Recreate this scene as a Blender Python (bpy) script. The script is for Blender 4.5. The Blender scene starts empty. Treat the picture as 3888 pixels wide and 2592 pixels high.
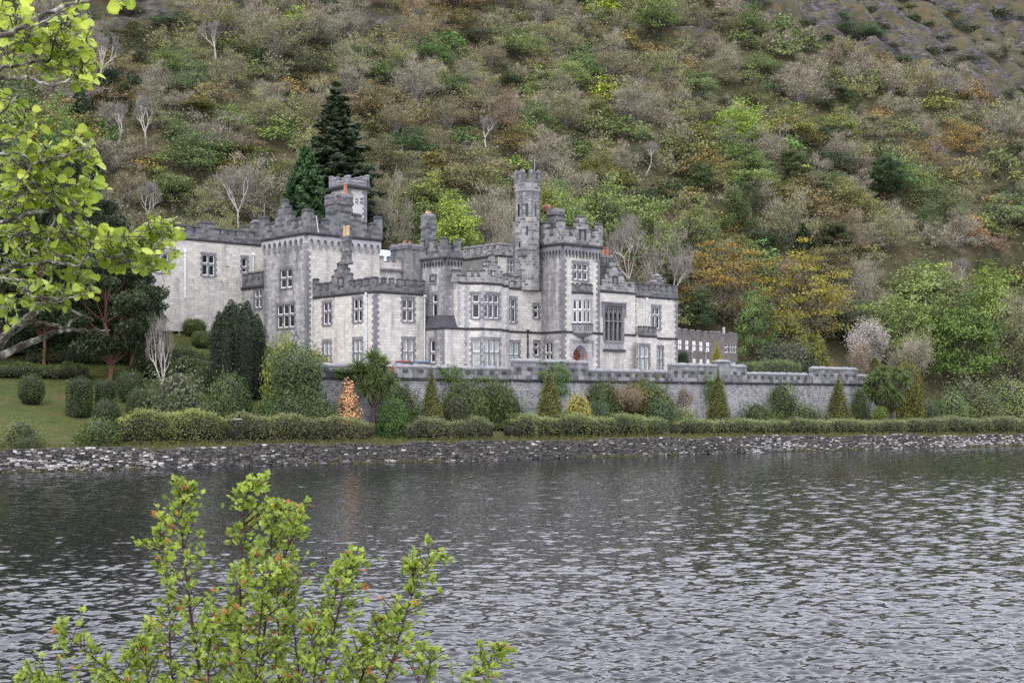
import bpy, math, random
import numpy as np
from mathutils import Vector, Matrix

# ------------------------------------------------------------------ camera
F_, U0, V0, HC = 5100.0, 1944.0, 1515.0, 6.2      # focal length and principal point measured on the 3888 px photograph
SC = bpy.context.scene
COL = SC.collection
cam_d = bpy.data.cameras.new("camera")
cam_d.sensor_width = 22.2
cam_d.lens = 22.2 * F_ / 3888
cam_d.shift_y = (V0 - 1296) / 3888
cam_d.clip_start = 0.1
cam_d.clip_end = 5000
cam_d.dof.use_dof = True
cam_d.dof.focus_distance = 160
cam_d.dof.aperture_fstop = 8
cam = bpy.data.objects.new("camera", cam_d)
cam.location = (0, 0, HC)
cam.rotation_euler = (math.pi / 2, 0, 0)
COL.objects.link(cam)
SC.camera = cam

# ------------------------------------------------------------------ light
SUN_EL, SUN_AZ = math.radians(52), math.radians(205)     # azimuth clockwise from +Y (behind the camera, slightly left)
world = bpy.data.worlds.new("World")
SC.world = world
world.use_nodes = True
wn, wl = world.node_tree.nodes, world.node_tree.links
bg = wn["Background"]
sky = wn.new("ShaderNodeTexSky")
sky.sky_type = 'NISHITA'
sky.sun_disc = False
sky.sun_elevation = SUN_EL
sky.sun_rotation = SUN_AZ
sky.dust_density = 4.0
sky.air_density = 1.0
hs = wn.new("ShaderNodeHueSaturation")
hs.inputs['Saturation'].default_value = 0.42
wl.new(sky.outputs[0], hs.inputs['Color'])
# overcast: a bright uneven cloud sheet over most of the clear sky
tc = wn.new("ShaderNodeTexCoord")
cn = wn.new("ShaderNodeTexNoise"); cn.inputs['Scale'].default_value = 3.2; cn.inputs['Detail'].default_value = 5
wl.new(tc.outputs['Generated'], cn.inputs['Vector'])
cr = wn.new("ShaderNodeMapRange"); cr.inputs['From Min'].default_value = 0.3; cr.inputs['From Max'].default_value = 0.7
cr.inputs['To Min'].default_value = 5.4; cr.inputs['To Max'].default_value = 7.6
wl.new(cn.outputs['Fac'], cr.inputs['Value'])
cc = wn.new("ShaderNodeMix"); cc.data_type = 'RGBA'; cc.blend_type = 'MULTIPLY'; cc.inputs[0].default_value = 1
cc.inputs[6].default_value = (0.955, 0.955, 1.09, 1)
sx = wn.new("ShaderNodeSeparateXYZ"); wl.new(tc.outputs['Generated'], sx.inputs[0])
ny = wn.new("ShaderNodeMapRange"); ny.inputs['From Min'].default_value = -0.4; ny.inputs['From Max'].default_value = 0.75
ny.inputs['To Min'].default_value = 0.8; ny.inputs['To Max'].default_value = 1.55          # brightness added to the northern sky for the lake to reflect
wl.new(sx.outputs['Y'], ny.inputs['Value'])
mm_ = wn.new("ShaderNodeMath"); mm_.operation = 'MULTIPLY'
wl.new(cr.outputs[0], mm_.inputs[0]); wl.new(ny.outputs[0], mm_.inputs[1])
wl.new(mm_.outputs[0], cc.inputs[7])
cm = wn.new("ShaderNodeMix"); cm.data_type = 'RGBA'; cm.inputs[0].default_value = 0.75
wl.new(hs.outputs[0], cm.inputs[6]); wl.new(cc.outputs[2], cm.inputs[7])
wl.new(cm.outputs[2], bg.inputs['Color'])
bg.inputs['Strength'].default_value = 0.15
sun_d = bpy.data.lights.new("sun", 'SUN')
sun_d.energy = 0.5
sun_d.angle = math.radians(18)
sun_d.color = (1.0, 0.96, 0.9)
sun = bpy.data.objects.new("sun", sun_d)
sun.rotation_euler = (math.pi / 2 - SUN_EL, 0, math.pi - SUN_AZ)
sun.location = (0, -50, 80)
COL.objects.link(sun)
SC.view_settings.view_transform = 'Standard'
SC.view_settings.look = 'None'
SC.view_settings.exposure = 1.45
SC.view_settings.gamma = 1.0
SC.cycles.max_bounces = 6
SC.cycles.diffuse_bounces = 2
SC.cycles.glossy_bounces = 3
SC.cycles.transmission_bounces = 3
SC.cycles.transparent_max_bounces = 4
SC.cycles.use_denoising = False
rng = np.random.default_rng(7)
random.seed(7)

# ------------------------------------------------------------------ materials
def new_mat(name):
    m = bpy.data.materials.new(name)
    m.use_nodes = True
    nt = m.node_tree
    return m, nt, nt.nodes, nt.links, nt.nodes["Principled BSDF"]

def ramp(nodes, stops):
    r = nodes.new("ShaderNodeValToRGB")
    e = r.color_ramp.elements
    while len(e) < len(stops):
        e.new(0.5)
    for k, (p, c) in enumerate(stops):
        e[k].position = p
        e[k].color = (*c, 1) if len(c) == 3 else c
    return r

def plain(name, col, rough=0.6, var=0.25, scale=3.0, metallic=0.0, spec=0.4):
    m, nt, n, l, b = new_mat(name)
    g = n.new("ShaderNodeNewGeometry")
    nz = n.new("ShaderNodeTexNoise")
    nz.inputs['Scale'].default_value = scale
    nz.inputs['Detail'].default_value = 4
    l.new(g.outputs['Position'], nz.inputs['Vector'])
    lo = tuple(c * (1 - var) for c in col)
    hi = tuple(min(1, c * (1 + var)) for c in col)
    r = ramp(n, [(0.3, lo), (0.7, hi)])
    l.new(nz.outputs['Fac'], r.inputs['Fac'])
    l.new(r.outputs['Color'], b.inputs['Base Color'])
    b.inputs['Roughness'].default_value = rough
    b.inputs['Metallic'].default_value = metallic
    b.inputs['Specular IOR Level'].default_value = spec
    return m

def stone(name, c1, c2, mortar, bw=0.85, rh=0.36, stain=0.45, stain_col=(0.1, 0.1, 0.11), thresh=0.5, bump=0.3, lichen=0.0, ms=0.014):
    m, nt, n, l, b = new_mat(name)
    uv = n.new("ShaderNodeUVMap")
    br = n.new("ShaderNodeTexBrick")
    br.inputs['Scale'].default_value = 1.0
    br.inputs['Brick Width'].default_value = bw
    br.inputs['Row Height'].default_value = rh
    br.inputs['Mortar Size'].default_value = ms
    br.inputs['Mortar Smooth'].default_value = 0.3
    br.inputs['Color1'].default_value = (*c1, 1)
    br.inputs['Color2'].default_value = (*c2, 1)
    br.inputs['Mortar'].default_value = (*mortar, 1)
    br.offset = 0.37
    br.squash = 0.7
    br.squash_frequency = 3
    l.new(uv.outputs['UV'], br.inputs['Vector'])
    g = n.new("ShaderNodeNewGeometry")
    # fine mottling
    n1 = n.new("ShaderNodeTexNoise"); n1.inputs['Scale'].default_value = 1.7; n1.inputs['Detail'].default_value = 6
    l.new(g.outputs['Position'], n1.inputs['Vector'])
    r1 = ramp(n, [(0.3, (0.86, 0.86, 0.87)), (0.7, (1.06, 1.055, 1.04))])
    l.new(n1.outputs['Fac'], r1.inputs['Fac'])
    mx = n.new("ShaderNodeMix"); mx.data_type = 'RGBA'; mx.blend_type = 'MULTIPLY'; mx.inputs[0].default_value = 1
    l.new(br.outputs['Color'], mx.inputs[6]); l.new(r1.outputs['Color'], mx.inputs[7])
    # vertical weather stains
    mp = n.new("ShaderNodeMapping"); mp.inputs['Scale'].default_value = (0.9, 0.9, 0.16)
    l.new(g.outputs['Position'], mp.inputs['Vector'])
    n2 = n.new("ShaderNodeTexNoise"); n2.inputs['Scale'].default_value = 0.9; n2.inputs['Detail'].default_value = 7; n2.inputs['Roughness'].default_value = 0.65
    l.new(mp.outputs['Vector'], n2.inputs['Vector'])
    r2 = ramp(n, [(thresh, (0, 0, 0)), (thresh + 0.18, (stain, stain, stain))])
    l.new(n2.outputs['Fac'], r2.inputs['Fac'])
    m2 = n.new("ShaderNodeMix"); m2.data_type = 'RGBA'
    l.new(r2.outputs['Color'], m2.inputs[0]); l.new(mx.outputs[2], m2.inputs[6])
    m2.inputs[7].default_value = (*stain_col, 1)
    out = m2.outputs[2]
    if lichen:
        n3 = n.new("ShaderNodeTexNoise"); n3.inputs['Scale'].default_value = 2.6; n3.inputs['Detail'].default_value = 8; n3.inputs['Roughness'].default_value = 0.75
        l.new(g.outputs['Position'], n3.inputs['Vector'])
        r3 = ramp(n, [(0.60, (0, 0, 0)), (0.68, (lichen, lichen, lichen))])
        l.new(n3.outputs['Fac'], r3.inputs['Fac'])
        m3 = n.new("ShaderNodeMix"); m3.data_type = 'RGBA'
        l.new(r3.outputs['Color'], m3.inputs[0]); l.new(out, m3.inputs[6]); m3.inputs[7].default_value = (0.6, 0.6, 0.6, 1)
        out = m3.outputs[2]
    l.new(out, b.inputs['Base Color'])
    b.inputs['Roughness'].default_value = 0.85
    b.inputs['Specular IOR Level'].default_value = 0.25
    bp = n.new("ShaderNodeBump"); bp.inputs['Strength'].default_value = bump; bp.inputs['Distance'].default_value = 0.03
    ad = n.new("ShaderNodeMath"); ad.operation = 'SUBTRACT'
    l.new(n1.outputs['Fac'], ad.inputs[0]); l.new(br.outputs['Fac'], ad.inputs[1])
    l.new(ad.outputs[0], bp.inputs['Height']); l.new(bp.outputs['Normal'], b.inputs['Normal'])
    return m

def foliage(name, trans=0.2, rough=0.55, spec=0.3, tip=None):
    m, nt, n, l, b = new_mat(name)
    oi = n.new("ShaderNodeObjectInfo")
    at = n.new("ShaderNodeAttribute"); at.attribute_name = "tint"
    mr = n.new("ShaderNodeMapRange"); mr.inputs['To Min'].default_value = 0.55; mr.inputs['To Max'].default_value = 1.5
    l.new(at.outputs['Fac'], mr.inputs['Value'])
    hsn = n.new("ShaderNodeHueSaturation")
    mh = n.new("ShaderNodeMapRange"); mh.inputs['To Min'].default_value = 0.515; mh.inputs['To Max'].default_value = 0.485
    l.new(at.outputs['Fac'], mh.inputs['Value'])
    l.new(mh.outputs[0], hsn.inputs['Hue']); l.new(mr.outputs[0], hsn.inputs['Value'])
    l.new(oi.outputs['Color'], hsn.inputs['Color'])
    col = hsn.outputs['Color']
    if tip:
        rr = ramp(n, [(0.86, (0, 0, 0)), (0.9, (1, 1, 1))])
        l.new(at.outputs['Fac'], rr.inputs['Fac'])
        mt = n.new("ShaderNodeMix"); mt.data_type = 'RGBA'
        l.new(rr.outputs['Color'], mt.inputs[0]); l.new(col, mt.inputs[6]); mt.inputs[7].default_value = (*tip, 1)
        col = mt.outputs[2]
    l.new(col, b.inputs['Base Color'])
    b.inputs['Roughness'].default_value = rough
    b.inputs['Specular IOR Level'].default_value = spec
    tr = n.new("ShaderNodeBsdfTranslucent")
    l.new(col, tr.inputs['Color'])
    ms = n.new("ShaderNodeMixShader"); ms.inputs[0].default_value = trans
    l.new(b.outputs[0], ms.inputs[1]); l.new(tr.outputs[0], ms.inputs[2])
    l.new(ms.outputs[0], n["Material Output"].inputs['Surface'])
    return m

M = {}
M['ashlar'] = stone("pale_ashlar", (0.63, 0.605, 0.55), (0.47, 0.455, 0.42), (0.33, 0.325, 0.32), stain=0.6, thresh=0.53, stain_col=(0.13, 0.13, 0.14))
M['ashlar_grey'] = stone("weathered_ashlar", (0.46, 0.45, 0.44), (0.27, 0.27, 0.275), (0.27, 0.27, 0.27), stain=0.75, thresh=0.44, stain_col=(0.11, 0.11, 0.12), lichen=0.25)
M['ashlar_dirty'] = stone("soot_stained_ashlar", (0.30, 0.29, 0.28), (0.18, 0.18, 0.18), (0.16, 0.16, 0.16), stain=0.85, thresh=0.42, stain_col=(0.07, 0.07, 0.075), lichen=0.2)
M['parapet'] = stone("dark_parapet_stone", (0.20, 0.20, 0.205), (0.075, 0.075, 0.083), (0.17, 0.17, 0.17), bw=0.8, rh=0.36, stain=0.5, thresh=0.5, stain_col=(0.06, 0.06, 0.068), lichen=0.3)
M['parapet_pale'] = stone("grey_parapet_stone", (0.33, 0.325, 0.315), (0.085, 0.085, 0.09), (0.38, 0.38, 0.37), bw=0.7, ms=0.022, stain=0.5, thresh=0.5, stain_col=(0.08, 0.08, 0.088), lichen=0.3)
M['trim'] = stone("grey_limestone_trim", (0.23, 0.23, 0.245), (0.155, 0.155, 0.17), (0.22, 0.22, 0.23), bw=1.3, rh=0.6, stain=0.6, thresh=0.5, stain_col=(0.10, 0.10, 0.11), lichen=0.15)
M['trim_pale'] = stone("pale_limestone_trim", (0.40, 0.40, 0.415), (0.33, 0.33, 0.345), (0.33, 0.33, 0.34), bw=1.3, rh=0.6, stain=0.4, thresh=0.54, stain_col=(0.15, 0.15, 0.16))
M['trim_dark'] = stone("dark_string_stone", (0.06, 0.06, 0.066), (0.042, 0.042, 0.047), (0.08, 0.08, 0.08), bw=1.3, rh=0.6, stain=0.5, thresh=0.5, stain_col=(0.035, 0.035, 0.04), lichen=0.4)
M['coping'] = stone("terrace_coping", (0.26, 0.26, 0.275), (0.19, 0.19, 0.205), (0.2, 0.2, 0.2), bw=1.4, rh=0.9, stain=0.6, thresh=0.5, stain_col=(0.12, 0.12, 0.13), lichen=0.5)
M['retain'] = stone("rough_terrace_stone", (0.30, 0.30, 0.31), (0.085, 0.085, 0.092), (0.40, 0.395, 0.39), bw=0.55, rh=0.25, ms=0.03, stain=0.7, thresh=0.48, stain_col=(0.36, 0.36, 0.37), bump=0.8, lichen=0.6)
M['terrace_parapet'] = stone("terrace_parapet_stone", (0.31, 0.31, 0.325), (0.10, 0.10, 0.108), (0.24, 0.24, 0.24), bw=0.95, rh=0.5, stain=0.7, thresh=0.49, stain_col=(0.07, 0.07, 0.075), lichen=0.35)
M['render'] = plain("grey_render", (0.16, 0.155, 0.15), 0.9, 0.2, 0.7)
M['annex'] = stone("brown_rubble", (0.19, 0.165, 0.15), (0.115, 0.105, 0.1), (0.13, 0.12, 0.115), bw=0.5, rh=0.25, stain=0.6, thresh=0.5, stain_col=(0.085, 0.08, 0.08))
M['white'] = plain("white_paint", (0.80, 0.80, 0.80), 0.45, 0.06, 5)
M['pipe'] = plain("pale_blue_pipe_paint", (0.55, 0.6, 0.64), 0.5, 0.1, 4)
M['glass'] = plain("dark_window_glass", (0.012, 0.014, 0.016), 0.06, 0.3, 0.8, 0, 0.5)
M['curtain'] = plain("net_curtained_glass", (0.33, 0.36, 0.34), 0.25, 0.22, 2.2, 0, 0.5)
M['slate'] = stone("blue_slate", (0.075, 0.075, 0.088), (0.055, 0.055, 0.065), (0.03, 0.03, 0.035), bw=0.4, rh=0.22, stain=0.3)
M['leadroof'] = plain("lead_roof", (0.16, 0.165, 0.175), 0.6, 0.2, 1.0)
M['blueroof'] = plain("pale_metal_roof", (0.55, 0.68, 0.78), 0.35, 0.08, 1.0)
M['terracotta'] = plain("terracotta", (0.33, 0.145, 0.09), 0.7, 0.25, 4)
M['buffpot'] = plain("buff_terracotta", (0.50, 0.35, 0.19), 0.7, 0.2, 4)
M['door'] = plain("oak_door_red_brown", (0.16, 0.045, 0.022), 0.5, 0.25, 5)
M['shaft'] = plain("pink_marble_shaft", (0.30, 0.20, 0.18), 0.4, 0.2, 5)
M['iron'] = plain("black_iron", (0.02, 0.02, 0.022), 0.5, 0.2, 8)
M['steel'] = plain("galvanised_steel", (0.36, 0.37, 0.38), 0.5, 0.15, 6)
M['lampglass'] = plain("clear_lamp_glass", (0.35, 0.37, 0.38), 0.1, 0.1, 6)
M['bark'] = plain("brown_bark", (0.075, 0.06, 0.048), 0.9, 0.4, 6)
M['barkgrey'] = plain("grey_bark", (0.21, 0.19, 0.175), 0.9, 0.35, 4)
M['barkpale'] = plain("pale_bark", (0.42, 0.39, 0.36), 0.85, 0.3, 4)
M['barkred'] = plain("red_pine_bark", (0.19, 0.095, 0.065), 0.9, 0.35, 4)
M['twig'] = plain("grey_brown_twigs", (0.265, 0.245, 0.18), 0.9, 0.3, 0.5)
M['hedgewood'] = plain("hedge_twigs", (0.10, 0.085, 0.062), 0.9, 0.4, 3)
M['core'] = plain("shaded_inner_twigs", (0.022, 0.022, 0.013), 0.95, 0.5, 3)  # twig core darkened: the shade inside shrubs is put into its colour
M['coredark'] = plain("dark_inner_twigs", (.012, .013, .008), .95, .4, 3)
M['leaf'] = foliage("foliage")
M['leafnear'] = foliage("young_leaves", 0.34, 0.45, 0.35)
M['leaftip'] = foliage("hawthorn_leaves", 0.38, 0.45, 0.35, tip=(0.42, 0.17, 0.05))

# ------------------------------------------------------------------ naming helpers
WLOC = {}
def tag(o, label=None, cat=None, group=None, kind=None):
    if label: o["label"] = label
    if cat: o["category"] = cat
    if group: o["group"] = group
    if kind: o["kind"] = kind
    return o

def empty(name, loc, label=None, cat=None, group=None):
    o = bpy.data.objects.new(name, None)
    o.empty_display_size = 0.5
    COL.objects.link(o)
    o.location = loc
    WLOC[o.name] = Vector(loc)
    return tag(o, label, cat, group)

def link(name, me, parent=None, loc=None):
    o = bpy.data.objects.new(name, me)
    COL.objects.link(o)
    if parent: o.parent = parent
    if loc is not None: o.location = loc
    return o

EPS = [0]
def eps():
    EPS[0] = (EPS[0] + 1) % 7
    return EPS[0] * 0.0021

class MB:
    """collects polygons in world space; build() links them as one mesh object"""
    def __init__(s):
        s.v, s.f, s.m = [], [], []
    def poly(s, pts, m=0):
        k = len(s.v)
        s.v.extend([tuple(map(float, p)) for p in pts])
        s.f.append(tuple(range(k, k + len(pts))))
        s.m.append(m)
    def hexa(s, p, m=0):            # p: 4 bottom + 4 top corners
        k = len(s.v)
        s.v.extend([tuple(map(float, q)) for q in p])
        for f in ((3, 2, 1, 0), (4, 5, 6, 7), (0, 1, 5, 4), (1, 2, 6, 5), (2, 3, 7, 6), (3, 0, 4, 7)):
            s.f.append(tuple(k + i for i in f)); s.m.append(m)
    def box(s, c, sx, sy, sz, rz=0, m=0, top=1.0):
        ca, sa = math.cos(rz), math.sin(rz)
        P = []
        for z, q in ((0, 1.0), (sz, top)):
            for dx, dy in ((-1, -1), (1, -1), (1, 1), (-1, 1)):
                x, y = dx * sx / 2 * q, dy * sy / 2 * q
                P.append((c[0] + x * ca - y * sa, c[1] + x * sa + y * ca, c[2] + z))
        s.hexa(P, m)
    def ring(s, c, rad, n, rot=0.0):
        return [(c[0] + rad * math.cos(rot + 2 * math.pi * i / n), c[1] + rad * math.sin(rot + 2 * math.pi * i / n), c[2]) for i in range(n)]
    def lathe(s, c, prof, n=8, rot=0.0, m=0, caps=True):       # prof: (radius, z) from bottom to top
        rings = [s.ring((c[0], c[1], c[2] + z), r, n, rot) for r, z in prof]
        for a, b in zip(rings, rings[1:]):
            for i in range(n):
                j = (i + 1) % n
                s.poly([a[i], a[j], b[j], b[i]], m)
        if caps:
            s.poly(rings[-1], m); s.poly(rings[0][::-1], m)
    def tube(s, pts, rad, n=6, m=0):
        pts = [Vector(p) for p in pts]
        rads = rad if isinstance(rad, (list, tuple)) else [rad] * len(pts)
        rings = []
        for i, p in enumerate(pts):
            d = (pts[min(i + 1, len(pts) - 1)] - pts[max(i - 1, 0)]).normalized()
            a = d.cross(Vector((0, 0, 1)) if abs(d.z) < 0.9 else Vector((1, 0, 0))).normalized()
            b = d.cross(a)
            rings.append([p + (a * math.cos(2 * math.pi * k / n) + b * math.sin(2 * math.pi * k / n)) * rads[i] for k in range(n)])
        for a, b in zip(rings, rings[1:]):
            for i in range(n):
                j = (i + 1) % n
                s.poly([a[i], a[j], b[j], b[i]], m)
        s.poly(rings[-1], m); s.poly(rings[0][::-1], m)
    def prism(s, pts, z0, z1, m=0, skip=(), top=True, mtop=None):
        n = len(pts)
        for i in range(n):
            if i in skip: continue
            a, b = pts[i], pts[(i + 1) % n]
            s.poly([(a[0], a[1], z0), (b[0], b[1], z0), (b[0], b[1], z1), (a[0], a[1], z1)], m)
        if top:
            s.poly([(p[0], p[1], z1) for p in pts], m if mtop is None else mtop)
    def build(s, name, mats, parent=None, smooth=False):
        off = Vector((0, 0, 0))
        if parent is not None:
            off = WLOC.get(parent.name, off)
        me = bpy.data.meshes.new(name)
        V = np.array(s.v, dtype=float) if s.v else np.zeros((0, 3))
        me.from_pydata((V - np.array(off)).tolist(), [], s.f)
        for mt in (mats if isinstance(mats, (list, tuple)) else [mats]):
            me.materials.append(mt)
        uvl = me.uv_layers.new(name="UVMap")
        uv = np.zeros((len(me.loops), 2))
        k = 0
        for f in s.f:
            P = V[list(f)]
            nrm = np.cross(P[1] - P[0], P[2] - P[0])
            ln = np.linalg.norm(nrm)
            nrm = nrm / ln if ln > 0 else np.array([0, 0, 1.0])
            if abs(nrm[2]) > 0.75:
                uv[k:k + len(f)] = P[:, :2]
            else:
                t = np.array([-nrm[1], nrm[0]]); t /= np.linalg.norm(t)
                # snap every wall to the same tangent sign so courses stay continuous
                uv[k:k + len(f), 0] = P[:, :2] @ t
                uv[k:k + len(f), 1] = P[:, 2]
            k += len(f)
        uvl.data.foreach_set("uv", uv.ravel())
        me.polygons.foreach_set("material_index", s.m)
        if smooth:
            me.polygons.foreach_set("use_smooth", [True] * len(s.f))
        me.validate(clean_customdata=False)
        me.update()
        o = link(name, me, parent)
        if parent is not None:
            WLOC[o.name] = off
        return o

class QM:
    """numpy quad soup with a per-face tint, for foliage and twigs"""
    def __init__(s):
        s.V, s.Q, s.T, s.M, s.n = [], [], [], [], 0
    def add(s, V, Q, tint, m):
        V = np.asarray(V, float).reshape(-1, 3)
        Q = np.asarray(Q, int).reshape(-1, 4)
        s.V.append(V); s.Q.append(Q + s.n); s.n += len(V)
        s.T.append(np.broadcast_to(np.asarray(tint, float), (len(Q),)).copy())
        s.M.append(np.full(len(Q), m, int))
    def leaves(s, C, size, r, N=None, asp=0.55, tint=None, m=0, up=0.35, jit=0.8, sizevar=0.35):
        n = len(C)
        if n == 0: return
        nr = r.normal(size=(n, 3))
        nr /= np.linalg.norm(nr, axis=1, keepdims=True)
        nr = nr * jit + np.array([0, 0, up])
        if N is not None: nr = nr + N * 0.8
        nr /= np.linalg.norm(nr, axis=1, keepdims=True) + 1e-9
        a = np.cross(nr, r.normal(size=(n, 3)))
        a /= np.linalg.norm(a, axis=1, keepdims=True) + 1e-9
        b = np.cross(nr, a)
        sz = (size * (1 + sizevar * r.uniform(-1, 1, n)))[:, None] * 0.5
        V = np.stack([C - a * sz, C + b * sz * asp, C + a * sz, C - b * sz * asp], 1)
        Q = np.arange(n * 4).reshape(n, 4)
        if tint is None: tint = r.uniform(0, 1, n)
        s.add(V, Q, tint, m)
    def slivers(s, P, D, w, r, m=1, tint=None):          # thin twig quads from P along D
        n = len(P)
        if n == 0: return
        side = np.cross(D, r.normal(size=(n, 3)))
        side /= np.linalg.norm(side, axis=1, keepdims=True) + 1e-9
        w = np.broadcast_to(np.asarray(w, float), (n,))[:, None]
        V = np.stack([P - side * w, P + side * w, P + D + side * w * 0.4, P + D - side * w * 0.4], 1)
        s.add(V, np.arange(n * 4).reshape(n, 4), r.uniform(0, 1, n) if tint is None else tint, m)
    def segs(s, P0, P1, R0, R1, k=4, m=1):               # tapered open tubes
        P0, P1 = np.asarray(P0, float), np.asarray(P1, float)
        n = len(P0)
        if n == 0: return
        R0, R1 = np.asarray(R0, float), np.asarray(R1, float)
        d = P1 - P0
        d /= np.linalg.norm(d, axis=1, keepdims=True) + 1e-9
        ref = np.where(np.abs(d[:, 2:3]) > 0.9, np.array([[1.0, 0, 0]]), np.array([[0, 0, 1.0]]))
        a = np.cross(d, ref); a /= np.linalg.norm(a, axis=1, keepdims=True) + 1e-9
        b = np.cross(d, a)
        V = np.zeros((n, 2 * k, 3))
        for i in range(k):
            w = 2 * math.pi * i / k
            o = a * math.cos(w) + b * math.sin(w)
            V[:, i] = P0 + o * R0[:, None]
            V[:, k + i] = P1 + o * R1[:, None]
        q = np.array([[i, (i + 1) % k, k + (i + 1) % k, k + i] for i in range(k)])
        Q = (np.arange(n)[:, None, None] * 2 * k + q[None]).reshape(-1, 4)
        s.add(V, Q, 0.5, m)
    def mesh(s, name, mats):
        V = np.concatenate(s.V); Q = np.concatenate(s.Q); T = np.concatenate(s.T); Mi = np.concatenate(s.M)
        me = bpy.data.meshes.new(name)
        me.vertices.add(len(V)); me.vertices.foreach_set("co", V.astype(np.float32).ravel())
        me.loops.add(Q.size); me.loops.foreach_set("vertex_index", Q.astype(np.int32).ravel())
        me.polygons.add(len(Q))
        me.polygons.foreach_set("loop_start", np.arange(0, Q.size, 4, dtype=np.int32))
        for mt in mats: me.materials.append(mt)
        me.polygons.foreach_set("material_index", Mi.astype(np.int32))
        at = me.attributes.new("tint", 'FLOAT', 'FACE')
        at.data.foreach_set("value", T.astype(np.float32))
        me.update(calc_edges=True)
        return me

# ------------------------------------------------------------------ plan geometry
AL = math.radians(41.5)
E1 = np.array([math.cos(AL), math.sin(AL)])           # along the castle's front, to the right and away
E2 = np.array([-math.sin(AL), math.cos(AL)])          # along its west side, to the left and away
def along(P, d, u):
    k = (u - U0) / F_
    t = (k * P[1] - P[0]) / (d[0] - k * d[1])
    return P + d * t
def ray2(u, Y): return np.array([(u - U0) / F_ * Y, Y])
P0 = ray2(1424, 158.0)
S0 = np.array([-43.0, 113.0]); DS = np.array([math.cos(math.radians(31.2)), math.sin(math.radians(31.2))]); NS = np.array([-DS[1], DS[0]])
WALLP = ray2(2300, 167.0)
TERR = 9.0

def ab(x, y):
    return (x - P0[0]) * E1[0] + (y - P0[1]) * E1[1], (x - P0[0]) * E2[0] + (y - P0[1]) * E2[1]
AEND = ab(*along(WALLP, E1, 3420))[0]
def wig(t): return .5 * np.sin(t * .09) + .25 * np.sin(t * .37)         # the shore is not quite straight
def sdist(x, y): return (x - S0[0]) * NS[0] + (y - S0[1]) * NS[1] - wig((x - S0[0]) * DS[0] + (y - S0[1]) * DS[1])
WB = ab(*WALLP)[1]                                    # b of the terrace wall face
HN = np.array([-math.sin(math.radians(24)), math.cos(math.radians(24))])     # fall line of the big hillside
def ddist(x, y):
    """metres inland: from the shore, then from the terrace wall line, then up the hillside"""
    s = sdist(x, y)
    b = ab(x, y)[1] - WB + 13.0
    lo = np.where(s < 6, s, np.maximum(6.0, np.minimum(s, b)))
    hi = 47.0 + (x - 18.0) * HN[0] + (y - 203.0) * HN[1]
    k = np.clip((lo - 20) / 22, 0, 1)
    return lo * (1 - k) + hi * k
_D = [-40, -6, -0.6, 0.2, 1.2, 2.2, 5, 9, 13, 22, 30, 45, 60, 75, 215, 228, 260, 330, 700]
_Z = [-6, -2.5, -0.9, -0.3, 0.95, 1.15, 1.45, 2.3, 3.3, 6.0, 9.0, 14.5, 21, 30.0, 143, 148, 147, 130, 90]
def wob(x, y, f, seed=0):
    r = np.random.default_rng(seed)
    z = 0
    for i in range(5):
        an = r.uniform(0, math.pi); fr = f * r.uniform(0.6, 1.7); ph = r.uniform(0, 6.28)
        z = z + np.sin((x * math.cos(an) + y * math.sin(an)) * fr + ph)
    return z / 3.0
def ground(x, y, terrace=True):
    x = np.asarray(x, float); y = np.asarray(y, float)
    d = ddist(x, y)
    z = np.interp(d, _D, _Z)
    k = np.clip((d - 70) / 60, 0, 1)
    z = z + k * (wob(x, y, 0.035, 1) * 5.0 + wob(x, y, 0.11, 2) * 1.4)
    z = z + np.clip((d - 2) / 10, 0, 1) * wob(x, y, 0.3, 3) * 0.12
    t = (x - S0[0]) * DS[0] + (y - S0[1]) * DS[1]
    z = z + .75 * np.clip(1.15 - (t - 70) / 75, 0.12, 1) * np.clip(1 - (d - 3) / 10, 0, 1) * np.clip(d - .3, 0, 1)
    if terrace:
        a, b = ab(x, y)
        ins = (a > -14.5) & (a < 62) & (b > WB + 0.3) & (b < 21)
        z = np.where(ins, np.minimum(z, TERR - 0.5), z)
        ins2 = (a >= 62) & (a < AEND) & (b > WB + 0.3) & (b < 21)
        z = np.where(ins2, np.maximum(np.minimum(z, 1e9), np.where(z < TERR, TERR - 0.5, z)), z)
    return z
def ground_at(x, y):
    a, b = ab(x, y)
    z = float(ground(x, y))
    if -14.5 < a < AEND and WB + 0.3 < b < 21: z = max(z, TERR)
    return z
def Y_at_d(u, d):
    lo, hi = 60.0, 700.0
    for _ in range(50):
        m = (lo + hi) / 2
        if float(ddist(*ray2(u, m))) < d: lo = m
        else: hi = m
    return (lo + hi) / 2
def Y_on_hill(u, v, y0=150.0):
    Y = y0
    while Y < 800:
        x = (u - U0) / F_ * Y
        if ground_at(x, Y) >= HC - (v - V0) / F_ * Y: return Y
        Y += 0.5
    return None
# ------------------------------------------------------------------ building helpers
def crop(x0, y0, k): return lambda x, y: (x0 + x * k, y0 + y * k)
cA = crop(960, 640, 0.2296); cB = crop(1160, 980, 0.22957); cC = crop(1560, 780, 0.2296); cD = crop(1600, 1080, 0.2296)
cE = crop(1920, 630, 0.2296); cF = crop(2080, 1000, 0.2679); cG = crop(880, 880, 0.33167); cH = crop(480, 800, 0.29335)
cI = crop(2560, 1200, 0.14028); cJ = crop(1400, 920, 0.12755)

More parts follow.
